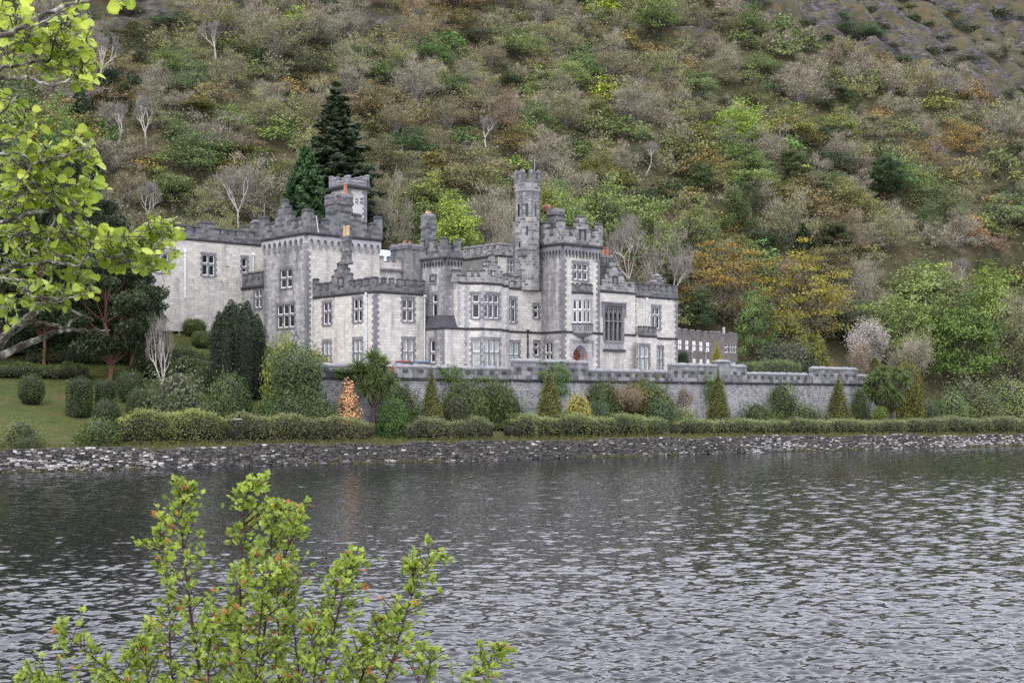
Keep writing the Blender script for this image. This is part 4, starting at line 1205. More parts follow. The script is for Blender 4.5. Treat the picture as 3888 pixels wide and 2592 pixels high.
    for f in (o1, o2, o3):
        f.box(mb, -0.05, f.L + 0.05, zo(860), zo(848), -0.05, 0.12, 2)
        k = 2
        for i in range(k):
            a, b = f.L * (i + .12) / k, f.L * (i + .88) / k
            f.box(mb, a, b, zo(878), zo(872), 0, .05, 1); f.box(mb, a, b, zo(950), zo(944), 0, .05, 1); f.box(mb, a, a + .07, zo(944), zo(878), 0, .05, 1); f.box(mb, b - .07, b, zo(944), zo(878), 0, .05, 1)
            f.box(mb, (a + b) / 2 - .15, (a + b) / 2 + .15, zo(935), zo(890), 0, .06, 1)
    # carved beast under the oriel
    mb.lathe((ff.p(ff.t(cF(500, 0)[0]), 0, 0.5)[0], ff.p(ff.t(cF(500, 0)[0]), 0, 0.5)[1], zo(1120)), [(0.1, 0), (0.34, 0.15), (0.45, 0.4), (0.3, 0.7), (0.15, 0.9)], 8, 0, 1)
    part("oriel", mb, [M['trim_pale'], M['trim'], M['trim_dark']], et)
    mb = MB()
    for f in (o1, o2, o3):
        string_course(mb, f, zo(395), 0.2, 0.12, m=1)
        crenels(mb, f, zo(396), zo(300), zo(272), 3, 0.0, f.L, 0.5, 0.25)
    mb.poly([(*p_, zo(390)) for p_ in R], 0)
    part("battlement", mb, [M['parapet'], M['trim_dark']], et)

    # door with pointed arch and shafts
    mb = MB()
    zsp = ff.z(cF(0, 1290)[1], tm); zap = ff.z(cF(0, 1155)[1], tm)
    def arch(o, half, rise, zsp, n=8):
        pts = []
        for k in range(-n, n + 1):
            x = half * k / n
            pts.append((tm + x, zsp + rise * (1 - (abs(k) / n) ** 1.7) ** 0.75))
        return pts
    halfO, riseO = (t1 - t0) / 2, zap - zsp
    # square label frame
    la, lb = ff.t(cF(320, 0)[0]), ff.t(cF(650, 0)[0]); zl1 = ff.z(cF(0, 1070)[1], tm)
    ff.box(mb, la, lb, zl1 - 0.25, zl1, -0.02, 0.2); 
    for a in (la, lb - 0.25): ff.box(mb, a, a + 0.25, zl1 - 3.2 if False else ff.z(cF(0, 1310)[1], tm), zl1 - 0.26, -0.02, 0.17)
    ff.box(mb, la + 0.3, lb - 0.3, zl1 - 0.5, zl1 - 0.3, -0.02, 0.09)
    rings = [(0.10, 1.0), (-0.25, 0.9), (-0.27, 0.84), (-0.6, 0.74), (-0.62, 0.68), (-0.9, 0.6)]
    prev = None
    for o, s_ in rings:
        p_ = [(x, z) for x, z in arch(o, halfO * s_, riseO * s_, zsp)]
        cur = [ff.p(t0 + halfO - halfO * s_, Z0, o)] + [ff.p(x, z, o) for x, z in p_] + [ff.p(t1 - halfO + halfO * s_, Z0, o)]
        if prev:
            for k in range(len(cur) - 1): mb.poly([prev[k], prev[k + 1], cur[k + 1], cur[k]])
        prev = cur
    # spandrels beside the pointed head
    hd = arch(0, halfO, riseO, zsp)
    for k in range(len(hd) - 1):
        mb.poly([ff.p(*hd[k], .004), ff.p(*hd[k + 1], .004), ff.p(hd[k + 1][0], zapx + .02, .004), ff.p(hd[k][0], zapx + .02, .004)])
    # outer face of the arch ring
    o1_, i1_ = arch(0, halfO * 1.16, riseO * 1.14, zsp), arch(0, halfO, riseO, zsp)
    for k in range(len(o1_) - 1):
        mb.poly([ff.p(*i1_[k], 0.1), ff.p(*i1_[k + 1], 0.1), ff.p(*o1_[k + 1], 0.1), ff.p(*o1_[k], 0.1)])
        mb.poly([ff.p(*o1_[k], 0.1), ff.p(*o1_[k + 1], 0.1), ff.p(*o1_[k + 1], 0.0), ff.p(*o1_[k], 0.0)])
    ff.box(mb, t1 - 0.02, lb - 0.26, Z0, zsp, -0.02, 0.1)
    ff.box(mb, la + 0.26, t0 + 0.02, Z0, zsp, -0.02, 0.1)
    dr = part("doorway", mb, [M['trim_pale']])
    mb = MB()
    for k, (o, s_) in enumerate(((-0.08, 0.95), (-0.42, 0.82), (-0.76, 0.71))):
        for sg in (-1, 1):
            x, y, _ = ff.p(tm + sg * (halfO * s_), 0, o)
            mb.lathe((x, y, Z0), [(0.16, 0), (0.16, 0.5), (0.095, 0.55), (0.095, zsp - Z0 - 0.4), (0.17, zsp - Z0 - 0.1), (0.17, zsp - Z0)], 8)
    part("shaft", mb, [M['shaft']], dr)
    mb = MB()
    ar = arch(0, halfO * 0.62, riseO * 0.62, zsp)
    pts = [ff.p(tm - halfO * .62, Z0, -0.92)] + [ff.p(x, z, -0.92) for x, z in ar] + [ff.p(tm + halfO * .62, Z0, -0.92)]
    mb.poly(pts)
    for k in range(1, 6):
        x = tm - halfO * .62 + k * halfO * 1.24 / 6
        ff.box(mb, x - 0.02, x + 0.02, Z0, zsp + 0.2, -0.93, -0.885)
    part("door", mb, [M['door']], dr)

    # ---------------- hall with traceried window
    fh = Face(H0, H1)
    u0, va = cF(805, 600); u1, vb = cF(1058, 1092)
    t0, t1 = fh.t(u0), fh.t(u1); tm = (t0 + t1) / 2
    z1, z0 = fh.z(va, tm), fh.z(vb, tm)
    fh.holes.append((t0, t1, z0, z1))
    zs4 = fh.tz(cF, 900, 392)[1]
    mb = MB(); fh.wall(mb, Z0, zs4, mr=1, depth=0.4); mb.prism([H0, H1, H1 + E2 * 9, H0 + E2 * 9], Z0, zs4 + .05, 0, skip=(0,), mtop=2)
    hl = part("hall", mb, A3)
    mb = MB()
    fh.box(mb, t0 - .3, t0 - .01, z0, z1, -.02, .05); fh.box(mb, t1 + .01, t1 + .3, z0, z1, -.02, .05)
    fh.box(mb, t0 - .45, t1 + .45, z1 + .01, z1 + .25, -.02, .12); fh.box(mb, t0 - .55, t1 + .55, z1 + .26, z1 + .48, -.02, .28)
    zl = fh.z(cF(0, 760)[1], tm)
    for a in (t0 - .55, t1 + .4): fh.box(mb, a, a + .16, zl, z1 + .25, -.02, .2)
    fh.box(mb, t0 - .1, t1 + .1, z0 - .3, z0 - .01, -.38, .22)
    lw = (t1 - t0) / 4
    zt_ = fh.z(cF(0, 818)[1], tm); zh = fh.z(cF(0, 745)[1], tm)
    for i in range(5):
        c = t0 + i * lw
        fh.box(mb, max(c - .09, t0), min(c + .09, t1), z0, z1, -.36, -.05)
    fh.box(mb, t0, t1, zt_ - .07, zt_ + .07, -.355, -.04)
    for i in range(4):
        c = t0 + (i + .5) * lw; hw = lw / 2 - .08
        K = 8
        xs = [c - hw + 2 * hw * k / K for k in range(K + 1)]
        ys = [zh + hw * 1.7 * (1 - (abs(x - c) / hw) ** 1.5) for x in xs]
        for k in range(K):
            yy = (ys[k] + ys[k + 1]) / 2
            fh.box(mb, xs[k], xs[k + 1], yy, yy + .13, -.34, -.1)
        fh.box(mb, c - .05, c + .05, zh + hw * 1.7, z1, -.33, -.1)
        fh.box(mb, c - hw, c + hw, z1 - .1, z1, -.33, -.1)
        for s_ in (-.5, .5): 
            fh.box(mb, c + s_ * hw - .10, c + s_ * hw + .10, z1 - .35, z1 - .11, -.32, -.12)
    ww = part("tracery_window", mb, [M['trim']])
    mb = MB()
    mb.poly([fh.p(t0, z0, -.3), fh.p(t1, z0, -.3), fh.p(t1, z1, -.3), fh.p(t0, z1, -.3)])
    z = z0 + .12
    while z < zh:
        fh.box(mb, t0, t1, z, z + .035, -.3, -.27, 1); z += .24
    part("pane", mb, [M['glass'], M['trim']], ww)
    # blind panel with quatrefoils below
    mb = MB(); zp1, zp0 = fh.z(cF(0, 1125)[1], tm), fh.z(cF(0, 1215)[1], tm)
    fh.box(mb, t0 - .05, t1 + .05, zp0, zp1, -.02, .08, 0); fh.box(mb, t0 - .3, t1 + .4, zp0 - .32, zp0 - .01, -.02, .25, 1)
    for i in range(4):
        c = t0 + (i + .5) * lw; zc = (zp0 + zp1) / 2
        for k in range(10):
            w_ = 2 * math.pi * k / 10
            x, z = c + .3 * math.cos(w_), zc + .3 * math.sin(w_)
            fh.box(mb, x - .06, x + .06, z - .06, z + .06, .08, .15, 0)
    part("panel", mb, [M['trim_pale'], M['trim_dark']], hl)
    mb = MB(); string_course(mb, fh, zs4 + .05, .2, .14); part("string_course", mb, [M['trim_dark']], hl); mb = MB(); string_course(mb, fh, zb_ + .05, .18, .12, 0, t0 - .3); part("string_course", mb, [M['trim_dark']], hl); mb = MB(); string_course(mb, fh, zb_ + .04, .18, .12, t1 + .3); part("string_course", mb, [M['trim_dark']], hl)
    mb = MB()
    steps(mb, fh, zs4, cF, [(738, 765, 270), (765, 815, 190), (815, 862, 118), (862, 905, 42), (905, 962, -48), (962, 998, 25), (998, 1040, 78), (1040, 1080, 150), (1080, 1128, 222), (1128, 1175, 292), (1175, 1233, 225)], caph=.26)
    t0_, zz1 = fh.tz(cF, 915, 190); t1_, zz0 = fh.tz(cF, 985, 300)
    fh.box(mb, t0_, t1_, zz1, zz1 + .15, 0, .12, 1); fh.box(mb, t0_, t0_ + .12, zz0, zz1, 0, .1, 1); fh.box(mb, t1_ - .12, t1_, zz0, zz1, 0, .1, 1); fh.box(mb, t0_ + .2, t1_ - .2, zz0 + .2, zz1 - .15, 0, .07, 2)
    part("battlement", mb, [M['parapet_pale'], M['trim_dark'], M['trim']], hl)
    fcx = Face(H0 + E1 * 0.6 + E2 * 0.9, H0 + E1 * 2.6 + E2 * 0.9)
    fcx = Face(along(H0 + E2 * 1.2, E1, cE(1590, 0)[0]), along(H0 + E2 * 1.2, E1, cE(1768, 0)[0]))
    zt = fcx.tz(cE, 1680, 1480)[1]
    mb = MB(); fcx.box(mb, .05, fcx.L - .05, zs4, zt - .35, -1.0, 0); fcx.box(mb, -.08, fcx.L + .08, zt - .34, zt - .15, -1.1, .1); fcx.cap(mb, 0, fcx.L, zt - .14, zt, -1.0, 0)
    for k in range(3): fcx.box(mb, fcx.L * (.1 + .32 * k), fcx.L * (.22 + .32 * k), zs4, zt - .36, -.05, .12)
    ch = part("chimney", mb, [M['parapet']])
    for x in (1658, 1725):
        mb = MB(); chimney_pot(mb, fcx.p(fcx.t(cE(x, 0)[0]), zt - .03, -.5), 1.15, .19); part("chimney_pot", mb, [M['terracotta']], ch)

    # ---------------- east end block
    fe = Face(R0, R1)
    window(fe, cF, 1482, 620, 1588, 925, 2, 735, **kw); window(fe, cF, 1548, 1195, 1625, 1520, 2, 1360, 'curtain', **kw)
    zs5 = fe.tz(cF, 1540, 475)[1]
    mb = MB(); fe.wall(mb, Z0, zs5, mr=1); mb.prism([R0, R1, R1 + E2 * 10, R0 + E2 * 10], Z0, zs5 + .05, 0, skip=(0,), mtop=2)
    eb = part("east_block", mb, A3)
    mb = MB(); quoins(mb, None, fe, Z0, zs5 - .3, a=.3, b=.5); part("quoins", mb, [M['trim']], eb); mb = MB(); quoins(mb, fe, None, Z0, zs5 - .3, a=.4, b=.65); part("quoins", mb, [M['trim']], eb)
    zq = fe.tz(cF, 1700, 1052)[1]
    mb = MB(); string_course(mb, fe, zs5 + .05, .2, .14); part("string_course", mb, [M['trim_dark']], eb); mb = MB(); string_course(mb, fe, zq, .18, .1, fe.t(cF(1545, 0)[0])); part("string_course", mb, [M['trim_dark']], eb)
    mb = MB()
    steps(mb, fe, zs5, cF, [(1237, 1272, 270), (1272, 1290, 350), (1290, 1342, 272), (1342, 1376, 355), (1376, 1420, 277), (1420, 1452, 362), (1452, 1502, 282), (1502, 1536, 367), (1536, 1582, 286), (1582, 1620, 372),
                            (1620, 1662, 293), (1662, 1702, 378), (1702, 1752, 300), (1752, 1790, 385), (1790, 1843, 307)], caph=.22)
    fx = Face(fe.B, fe.B + E2 * 10); crenels(mb, fx, zs5, zs5 + .75, zs5 + 1.45, 7, 0.6, fx.L)
    part("battlement", mb, [M['parapet'], M['trim_dark']], eb)
    fk = Face(fe.A - fe.n * 5, fe.B - fe.n * 5); mb = MB()
    for x0, x1, yt in ((1500, 1545, 235), (1545, 1592, 150), (1592, 1622, 190), (1622, 1650, 235)):
        steps(mb, fk, zs5, cF, [(x0, x1, yt)], th=.6)
    part("gable_end", mb, [M['parapet'], M['coping']], eb)
    # small crenellated bay on the ground floor
    PRJ = .9
    b0, b1 = fe.A + E1 * .02, fe.p(fe.t(cF(1542, 0)[0]) + .3, 0)[:2]
    fy = Face(b0 + fe.n * PRJ, np.array(b1) + fe.n * PRJ)
    fy = Face(fy.A, along(fy.A, E1, cF(1542, 0)[0]))
    window(fy, cF, 1255, 1170, 1432, 1520, 3, 1335, 'curtain', **kw)
    zs6 = fy.tz(cF, 1400, 1022)[1]
    mb = MB(); fy.wall(mb, Z0, zs6, mr=1); mb.prism([fy.A, fy.B, fy.B - fe.n * PRJ, fy.A - fe.n * PRJ], Z0, zs6, 0, skip=(0, 2), mtop=2)
    by = part("ground_bay", mb, A3)
    mb = MB(); string_course(mb, fy, zs6 + .05, .18, .12); part("string_course", mb, [M['trim_dark']], by)
    mb = MB(); z_m, z_g = fy.tz(cF, 1400, 886)[1], fy.tz(cF, 1400, 955)[1]; crenels(mb, fy, zs6, z_g, z_m, 4, 0.1, fy.L, .55, .3); part("battlement", mb, [M['parapet'], M['trim_dark']], by)
    drainpipe(fe, cF(1392, 0)[0], cF(0, 520)[1], cF(0, 880)[1], C)

    # ---------------- tall rear block seen over the bay
    kx = ray2(cC(1440, 0)[0], 186.0)
    fa, fb2 = Face(along(kx, E2, 1735), kx), Face(kx, along(kx, E1, 1985))
    window(fb2, cC, 1612, 918, 1700, 1115, 2, 1000, **kw)
    window(fa, cC, 955, 990, 1000, 1055, 1, 1020, parent=C, surround=False); window(fa, cC, 1195, 930, 1238, 1045, 1, 985, parent=C, surround=False)
    zs7 = HC + (V0 - cC(0, 815)[1]) / F_ * kx[1]
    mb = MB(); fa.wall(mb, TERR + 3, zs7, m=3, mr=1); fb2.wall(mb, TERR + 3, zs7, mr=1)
    mb.prism([fa.A, kx, fb2.B, fb2.B + E2 * fa.L], TERR + 3, zs7, 0, skip=(0, 1), mtop=2)
    rb = part("rear_block", mb, A3 + [M['render']])
    mb = MB(); string_course(mb, fa, zs7 + .05, .2, .15); string_course(mb, fb2, zs7 + .05, .2, .15); part("string_course", mb, [M['trim_dark']], rb)
    mb = MB()
    L = [(838, 862, 775)]
    for k in range(6):
        x = 865 + k * 108; L += [(x, x + 66, 678 - k * 13), (x + 66, x + 108, 775 - k * 14)]
    steps(mb, fa, zs7, cC, L[:-1], caph=.35, th=.5)
    L = []
    for k in range(5):
        x = 1442 + k * 105; L += [(x, x + 78, 618 + k * 8), (x + 78, x + 105, 690 + k * 8)]
    steps(mb, fb2, zs7, cC, L, caph=.35, th=.5)
    part("battlement", mb, [M['parapet_pale'], M['parapet']], rb)
    return dict(P2=P2, P3=P3, BW=BW, L1=L1, R1=R1, P12=P12, fb=fb, R0=R0)

def zv(f, uv, _): return uv[1]
# ------------------------------------------------------------------ terrace, retaining wall, annex
def build_terrace():
    A = along(WALLP, E1, 1150) if False else None
    L = lambda a, b: P0 + E1 * a + E2 * b
    mb = MB()
    mb.prism([L(-13.5, WB + .25), L(AEND, WB + .25), L(AEND, 22), L(-13.5, 22)], TERR - .8, TERR, 0)
    tag(mb.build("terrace", [plain("terrace_gravel", (.22, .2, .18), .95, .2, 2)]), kind='structure')
    wpt = lambda u: along(WALLP, E1, u)
    T = empty("terrace_wall", (*wpt(2300), 3), "long grey battlemented retaining wall holding up the castle terrace above the shrubs", "retaining wall")
    segs = [(1150, 1484, 0.0, 0), (1484, 1602, 1.1, 0), (1602, 1935, 0, 0), (1935, 2220, .55, 1), (2220, 2535, 0, 0), (2535, 2822, .55, 1), (2822, 3070, 0, 0), (3070, 3240, .7, 1), (3240, 3420, 0, 0)]
    zstr = HC + (V0 - 1443) / F_ * WALLP[1]
    zlo = HC + (V0 - 1402) / F_ * WALLP[1]
    wal, par, cop, stg = MB(), MB(), MB(), MB()
    for u0, u1, pr, hi in segs:
        a, b = wpt(u0), wpt(u1)
        f = Face(a, b)
        if pr and u0 > 1484: pass
        g = Face(f.A + f.n * pr, f.B + f.n * pr)
        zt = zlo + (.95 if hi else 0)
        base = 2.2
        # battered wall: leans back slightly
        bt = .45
        P = [g.p(-.0, base, bt), g.p(g.L, base, bt), g.p(g.L, base, -.9), g.p(0, base, -.9), g.p(0, zstr - .2, 0), g.p(g.L, zstr - .2, 0), g.p(g.L, zstr - .2, -.9), g.p(0, zstr - .2, -.9)]
        wal.hexa(P, 0)
        g.box(stg, -.02, g.L + .02, zstr - .2, zstr - .02, -.8, .22, 0)
        g.box(stg, -.01, g.L + .01, zstr - .34, zstr - .21, -.8, .12, 0)
        g.box(par, 0, g.L, zstr - .02, zt - .32, -.62, .08, 0)
        n = max(2, round(g.L / 1.75))
        p = g.L / n
        for i in range(n):
            t0, t1 = i * p + .06, (i + 1) * p - .06
            g.cap(cop, t0, t1, zt - .32, zt + .10 + .05 * random.random(), -.66, .12, 0, g=.04, inset=.42)
            # sloping sill block under each coping, coloured dark for a niche's shade
            c = (i + .5) * p
            zc = (zstr + zt) / 2 - .1
            Q = [g.p(c - .33, zc, .22), g.p(c + .33, zc, .22), g.p(c + .33, zc, .05), g.p(c - .33, zc, .05), g.p(c - .33, zc + .06, .22), g.p(c + .33, zc + .06, .22), g.p(c + .33, zc + .4, .05), g.p(c - .33, zc + .4, .05)]
            par.hexa(Q, 1)
    # pier standing above the high parapet
    f = Face(wpt(2713), wpt(2756)); f = Face(f.A + f.n * .8, f.B + f.n * .8)
    f.box(par, 0, f.L, zstr, zlo + 1.25, -1.0, 0, 0); f.cap(cop, 0, f.L, zlo + 1.25, zlo + 1.65, -1.0, 0, 0, g=.12, inset=.5)
    # return at the left end
    a = wpt(1150); f = Face(a + a / np.linalg.norm(a) * 9, a)
    f.box(wal, 0, f.L, 2.2, zlo - .4, -.8, 0, 0); f.cap(cop, 0, f.L, zlo - .4, zlo, -.8, 0)
    wal.build("retaining_wall", [M['retain']], T); par.build("parapet", [M['terrace_parapet'], M['trim_dark']], T); cop.build("coping", [M['coping']], T); stg.build("string_course", [M['trim_dark']], T)
    return wpt

def build_annex(R1):
    a = ray2(2560, R1[1] + 9)
    b = along(a, E1, cI(1190, 0)[0])
    f = Face(a, b)
    base = (a[0], a[1], TERR)
    T = empty("annex", base, "low brown rubble school block with a flat battlemented roof beyond the castle's right end", "building")
    kw = dict(parent=T, trim='trim', surround=False, fs=.15, ox=.17)
    for k, (x0, x1) in enumerate(((105, 185), (303, 375), (493, 568), (683, 752), (868, 940))):
        y0, y1 = 640 + k * 18, 900 + k * 16
        window(f, cI, x0, y0, x1, y1, 2, (y0 + y1) / 2, 'glass', **kw)
    for k, (x0, x1, y0) in enumerate(((112, 180, 1120), (500, 570, 1150), (690, 755, 1165), (875, 945, 1170))):
        window(f, cI, x0, y0, x1, y0 + 260, 2, y0 + 130, 'curtain', **kw)
    zt = f.tz(cI, 700, 520)[1]
    c = along(b, (E1 - E2) / math.sqrt(2) * .5 + E1 * .5, cI(1345, 0)[0])
    g1 = Face(b, c)
    dd = along(c, E1, cI(1712, 0)[0]); g2 = Face(c, dd)
    window(g2, cI, 1495, 742, 1685, 1000, 3, 870, 'glass', parent=T, trim='trim', surround=False); 
    window(g2, cI, 1360, 735, 1462, 985, 1, 860, 'glass', parent=T, trim='trim', surround=False)
    window(g2, cI, 1360, 1212, 1680, 1400, 3, 1300, 'curtain', parent=T, trim='trim', surround=False)
    mb = MB()
    f.wall(mb, TERR - .3, zt); g1.wall(mb, TERR - .3, zt); g2.wall(mb, TERR - .3, zt)
    mb.prism([a, b, c, dd, dd + E2 * 9, a + E2 * 9], TERR - .3, zt + .02, 0, skip=(0, 1, 2), mtop=1)
    mb.build("wall", [M['annex'], M['leadroof']], T)
    mb = MB()
    L = []
    for k in range(5):
        x = 85 + k * 185; y = 320 + k * 21
        L += [(x, x + 95, y), (x + 95, x + 125, y + 70), (x + 125, x + 160, y + 140), (x + 160, x + 185, y + 85)]
    steps(mb, f, zt, cI, L[:-1], caph=.2, th=.4)
    steps(mb, f, zt, cI, [(1000, 1188, 405)], caph=.2, th=.4)
    steps(mb, g1, zt, cI, [(1190, 1255, 410), (1255, 1345, 475)], caph=.2, th=.4)
    steps(mb, g2, zt, cI, [(1350, 1455, 478), (1455, 1490, 555), (1490, 1520, 490), (1520, 1610, 435), (1610, 1640, 490), (1640, 1710, 470)], caph=.2, th=.4)
    mb.build("battlement", [M['annex'], M['parapet']], T)
    for x in (465, 838):
        drainpipe(f, cI(x, 0)[0], cI(0, 985)[1], cI(0, 1310)[1], T, 'steel', .045)
    mb = MB()
    for x in (1265, 1355):
        t = g1.t(cI(x, 0)[0]); chimney_pot(mb, g1.p(t, zt + .35, -1.5), .45, .16)
    mb.build("chimney_pot", [M['terracotta']], T)
    mb = MB(); t = g2.t(cI(1390, 0)[0]); zp = g2.tz(cI, 1390, 280)[1]; mb.tube([g2.p(t, zt, -.3), g2.p(t, zp, -.3)], .04, 5)
    g2.box(mb, t - .1, t + .25, zp - 1.0, zp - .1, -.5, -.3, 0); mb.build("antenna", [M['steel']], T)

def build_car(name, label, loc, rz, col, estate=False):
    """saloon car: lofted body, glass, wheels with tyres and rims"""
    T = empty(name, loc, label, "car")
    T.rotation_euler = (0, 0, rz)
    Lc, Wc = 4.2, 1.7
    prof = [(-2.1, .35, .62), (-2.05, .3, .86), (-1.5, .24, .92), (-.9, .2, .95), (0, .2, .96), (.9, .2, .95), (1.6, .22, .93), (2.0, .28, .88), (2.1, .38, .7)]
    m, nt, n, l, b = new_mat(name + "_paint")
    b.inputs['Base Color'].default_value = (*col, 1); b.inputs['Roughness'].default_value = .25; b.inputs['Coat Weight'].default_value = .6
    def loft(mb, sec, mi=0):
        for (xa, ra), (xb, rb) in zip(sec, sec[1:]):
            for i in range(len(ra)):
                j = (i + 1) % len(ra)
                mb.poly([(xa, *ra[i]), (xa, *ra[j]), (xb, *rb[j]), (xb, *rb[i])], mi)
        mb.poly([(sec[0][0], *p) for p in sec[0][1]][::-1], mi); mb.poly([(sec[-1][0], *p) for p in sec[-1][1]], mi)
    def ring(w, z0, z1): return [(-w * .92, z0), (w * .92, z0), (w, z0 + .15), (w, (z0 + z1) / 2), (w * .93, z1), (-w * .93, z1), (-w, (z0 + z1) / 2), (-w, z0 + .15)]
    mb = MB(); loft(mb, [(x, ring(Wc / 2 * (1 - .12 * (abs(x) / 2.1) ** 4), z0, z1)) for x, z0, z1 in prof])
    # cabin roof
    x0, x1 = (-1.9, .75) if estate else (-1.55, .75)
    loft(mb, [(x0 + .35, ring(.6, 1.3, 1.38)), (x0 + .6, ring(.64, 1.34, 1.44)), (-.2, ring(.66, 1.38, 1.48)), (.1, ring(.64, 1.36, 1.46)), (.2, ring(.6, 1.32, 1.41))])
    def world_off(o):
        o.parent = T; return o
    world_off(mb.build("body", [m], None, True))
    g = MB()
    B = [(x0, .93), (x1 + .35, .93)]; Tp = [(x0 + .38, 1.36), (.2, 1.36)]
    for s in (-1, 1):
        g.poly([(B[0][0], s * .78, B[0][1]), (B[1][0], s * .78, B[1][1]), (Tp[1][0], s * .6, Tp[1][1]), (Tp[0][0], s * .6, Tp[0][1])])
    g.poly([(B[0][0], -.78, .93), (B[0][0], .78, .93), (Tp[0][0], .6, 1.36), (Tp[0][0], -.6, 1.36)]); g.poly([(B[1][0], -.78, .93), (B[1][0], .78, .93), (Tp[1][0], .6, 1.36), (Tp[1][0], -.6, 1.36)])
    world_off(g.build("window", [M['glass']], None))
    for sx in (-1.3, 1.3):
        for sy in (-.74, .74):
            w = MB(); w.tube([(sx, sy - .1, .31), (sx, sy + .1, .31)], .31, 14); wo = world_off(w.build("wheel", [M['iron']], None))
            h = MB(); h.tube([(sx, sy - .11, .31), (sx, sy + .11, .31)], .19, 10); ho = h.build("rim", [M['steel']], None); ho.parent = wo
    for sy in (-.55, .55):
        h = MB(); h.box((2.03, sy, .62), .12, .34, .14); world_off(h.build("headlight", [M['lampglass']], None))
    return T

def build_lamp(u, v_base, v_top, Y, label):
    x, y = ray2(u, Y)
    zt = HC - (v_top - V0) / F_ * Y
    z0 = ground_at(x, y)
    T = empty("street_lamp", (x, y, z0), label, "lamp post")
    H = zt - z0
    mb = MB(); mb.lathe((x, y, z0), [(.16, 0), (.16, .3), (.08, .4), (.06, H - 1.15), (.1, H - 1.1), (.05, H - 1.0)], 8); mb.build("post", [M['iron']], T)
    mb = MB(); mb.lathe((x, y, z0 + H - 1.0), [(.14, 0), (.27, .62)], 6, 0, 0, False); mb.build("lantern", [M['lampglass']], T)
    mb = MB(); mb.lathe((x, y, z0 + H - .38), [(.34, 0), (.1, .22), (.05, .25), (.05, .38)], 6); mb.build("cap", [M['iron']], T)
    mb = MB()
    for k in range(6):
        w = math.pi * k / 3
        mb.tube([(x + .14 * math.cos(w), y + .14 * math.sin(w), z0 + H - 1.0), (x + .28 * math.cos(w), y + .28 * math.sin(w), z0 + H - .37)], .015, 4)
    mb.build("frame", [M['iron']], T)

def build_fence(fb):
    T = empty("security_fence", (*fb.p(fb.L * .5, 0, 1.0)[:2], 0), "row of grey steel fence posts with cranked tops along the rear wing", "fence")
    prev = None
    for x, y in ((-70, 890), (115, 893), (300, 905), (490, 912), (683, 920), (875, 937), (1065, 947), (1250, 960), (1438, 968)):
        f = fb.off(.8)
        t, z = f.tz(cH, x, y)
        p0 = f.p(t, 0); zb = float(ground(p0[0], p0[1], False))
        zb = min(zb, f.tz(cH, x, y + 200)[1])
        q = f.p(t - .42, z + .55, .35)
        mb = MB(); mb.tube([(p0[0], p0[1], zb - .2), (p0[0], p0[1], z), q], .05, 5); mb.build("post", [M['steel']], T)
        if prev:
            mb = MB()
            for w in (.1, .5, .95): mb.tube([tuple(np.array(prev[0]) * (1 - w) + np.array(prev[1]) * w), tuple(np.array((p0[0], p0[1], z)) * (1 - w) + np.array(q) * w)], .009, 3)
            mb.build("wire", [M['steel']], T)
        prev = ((p0[0], p0[1], z), q)

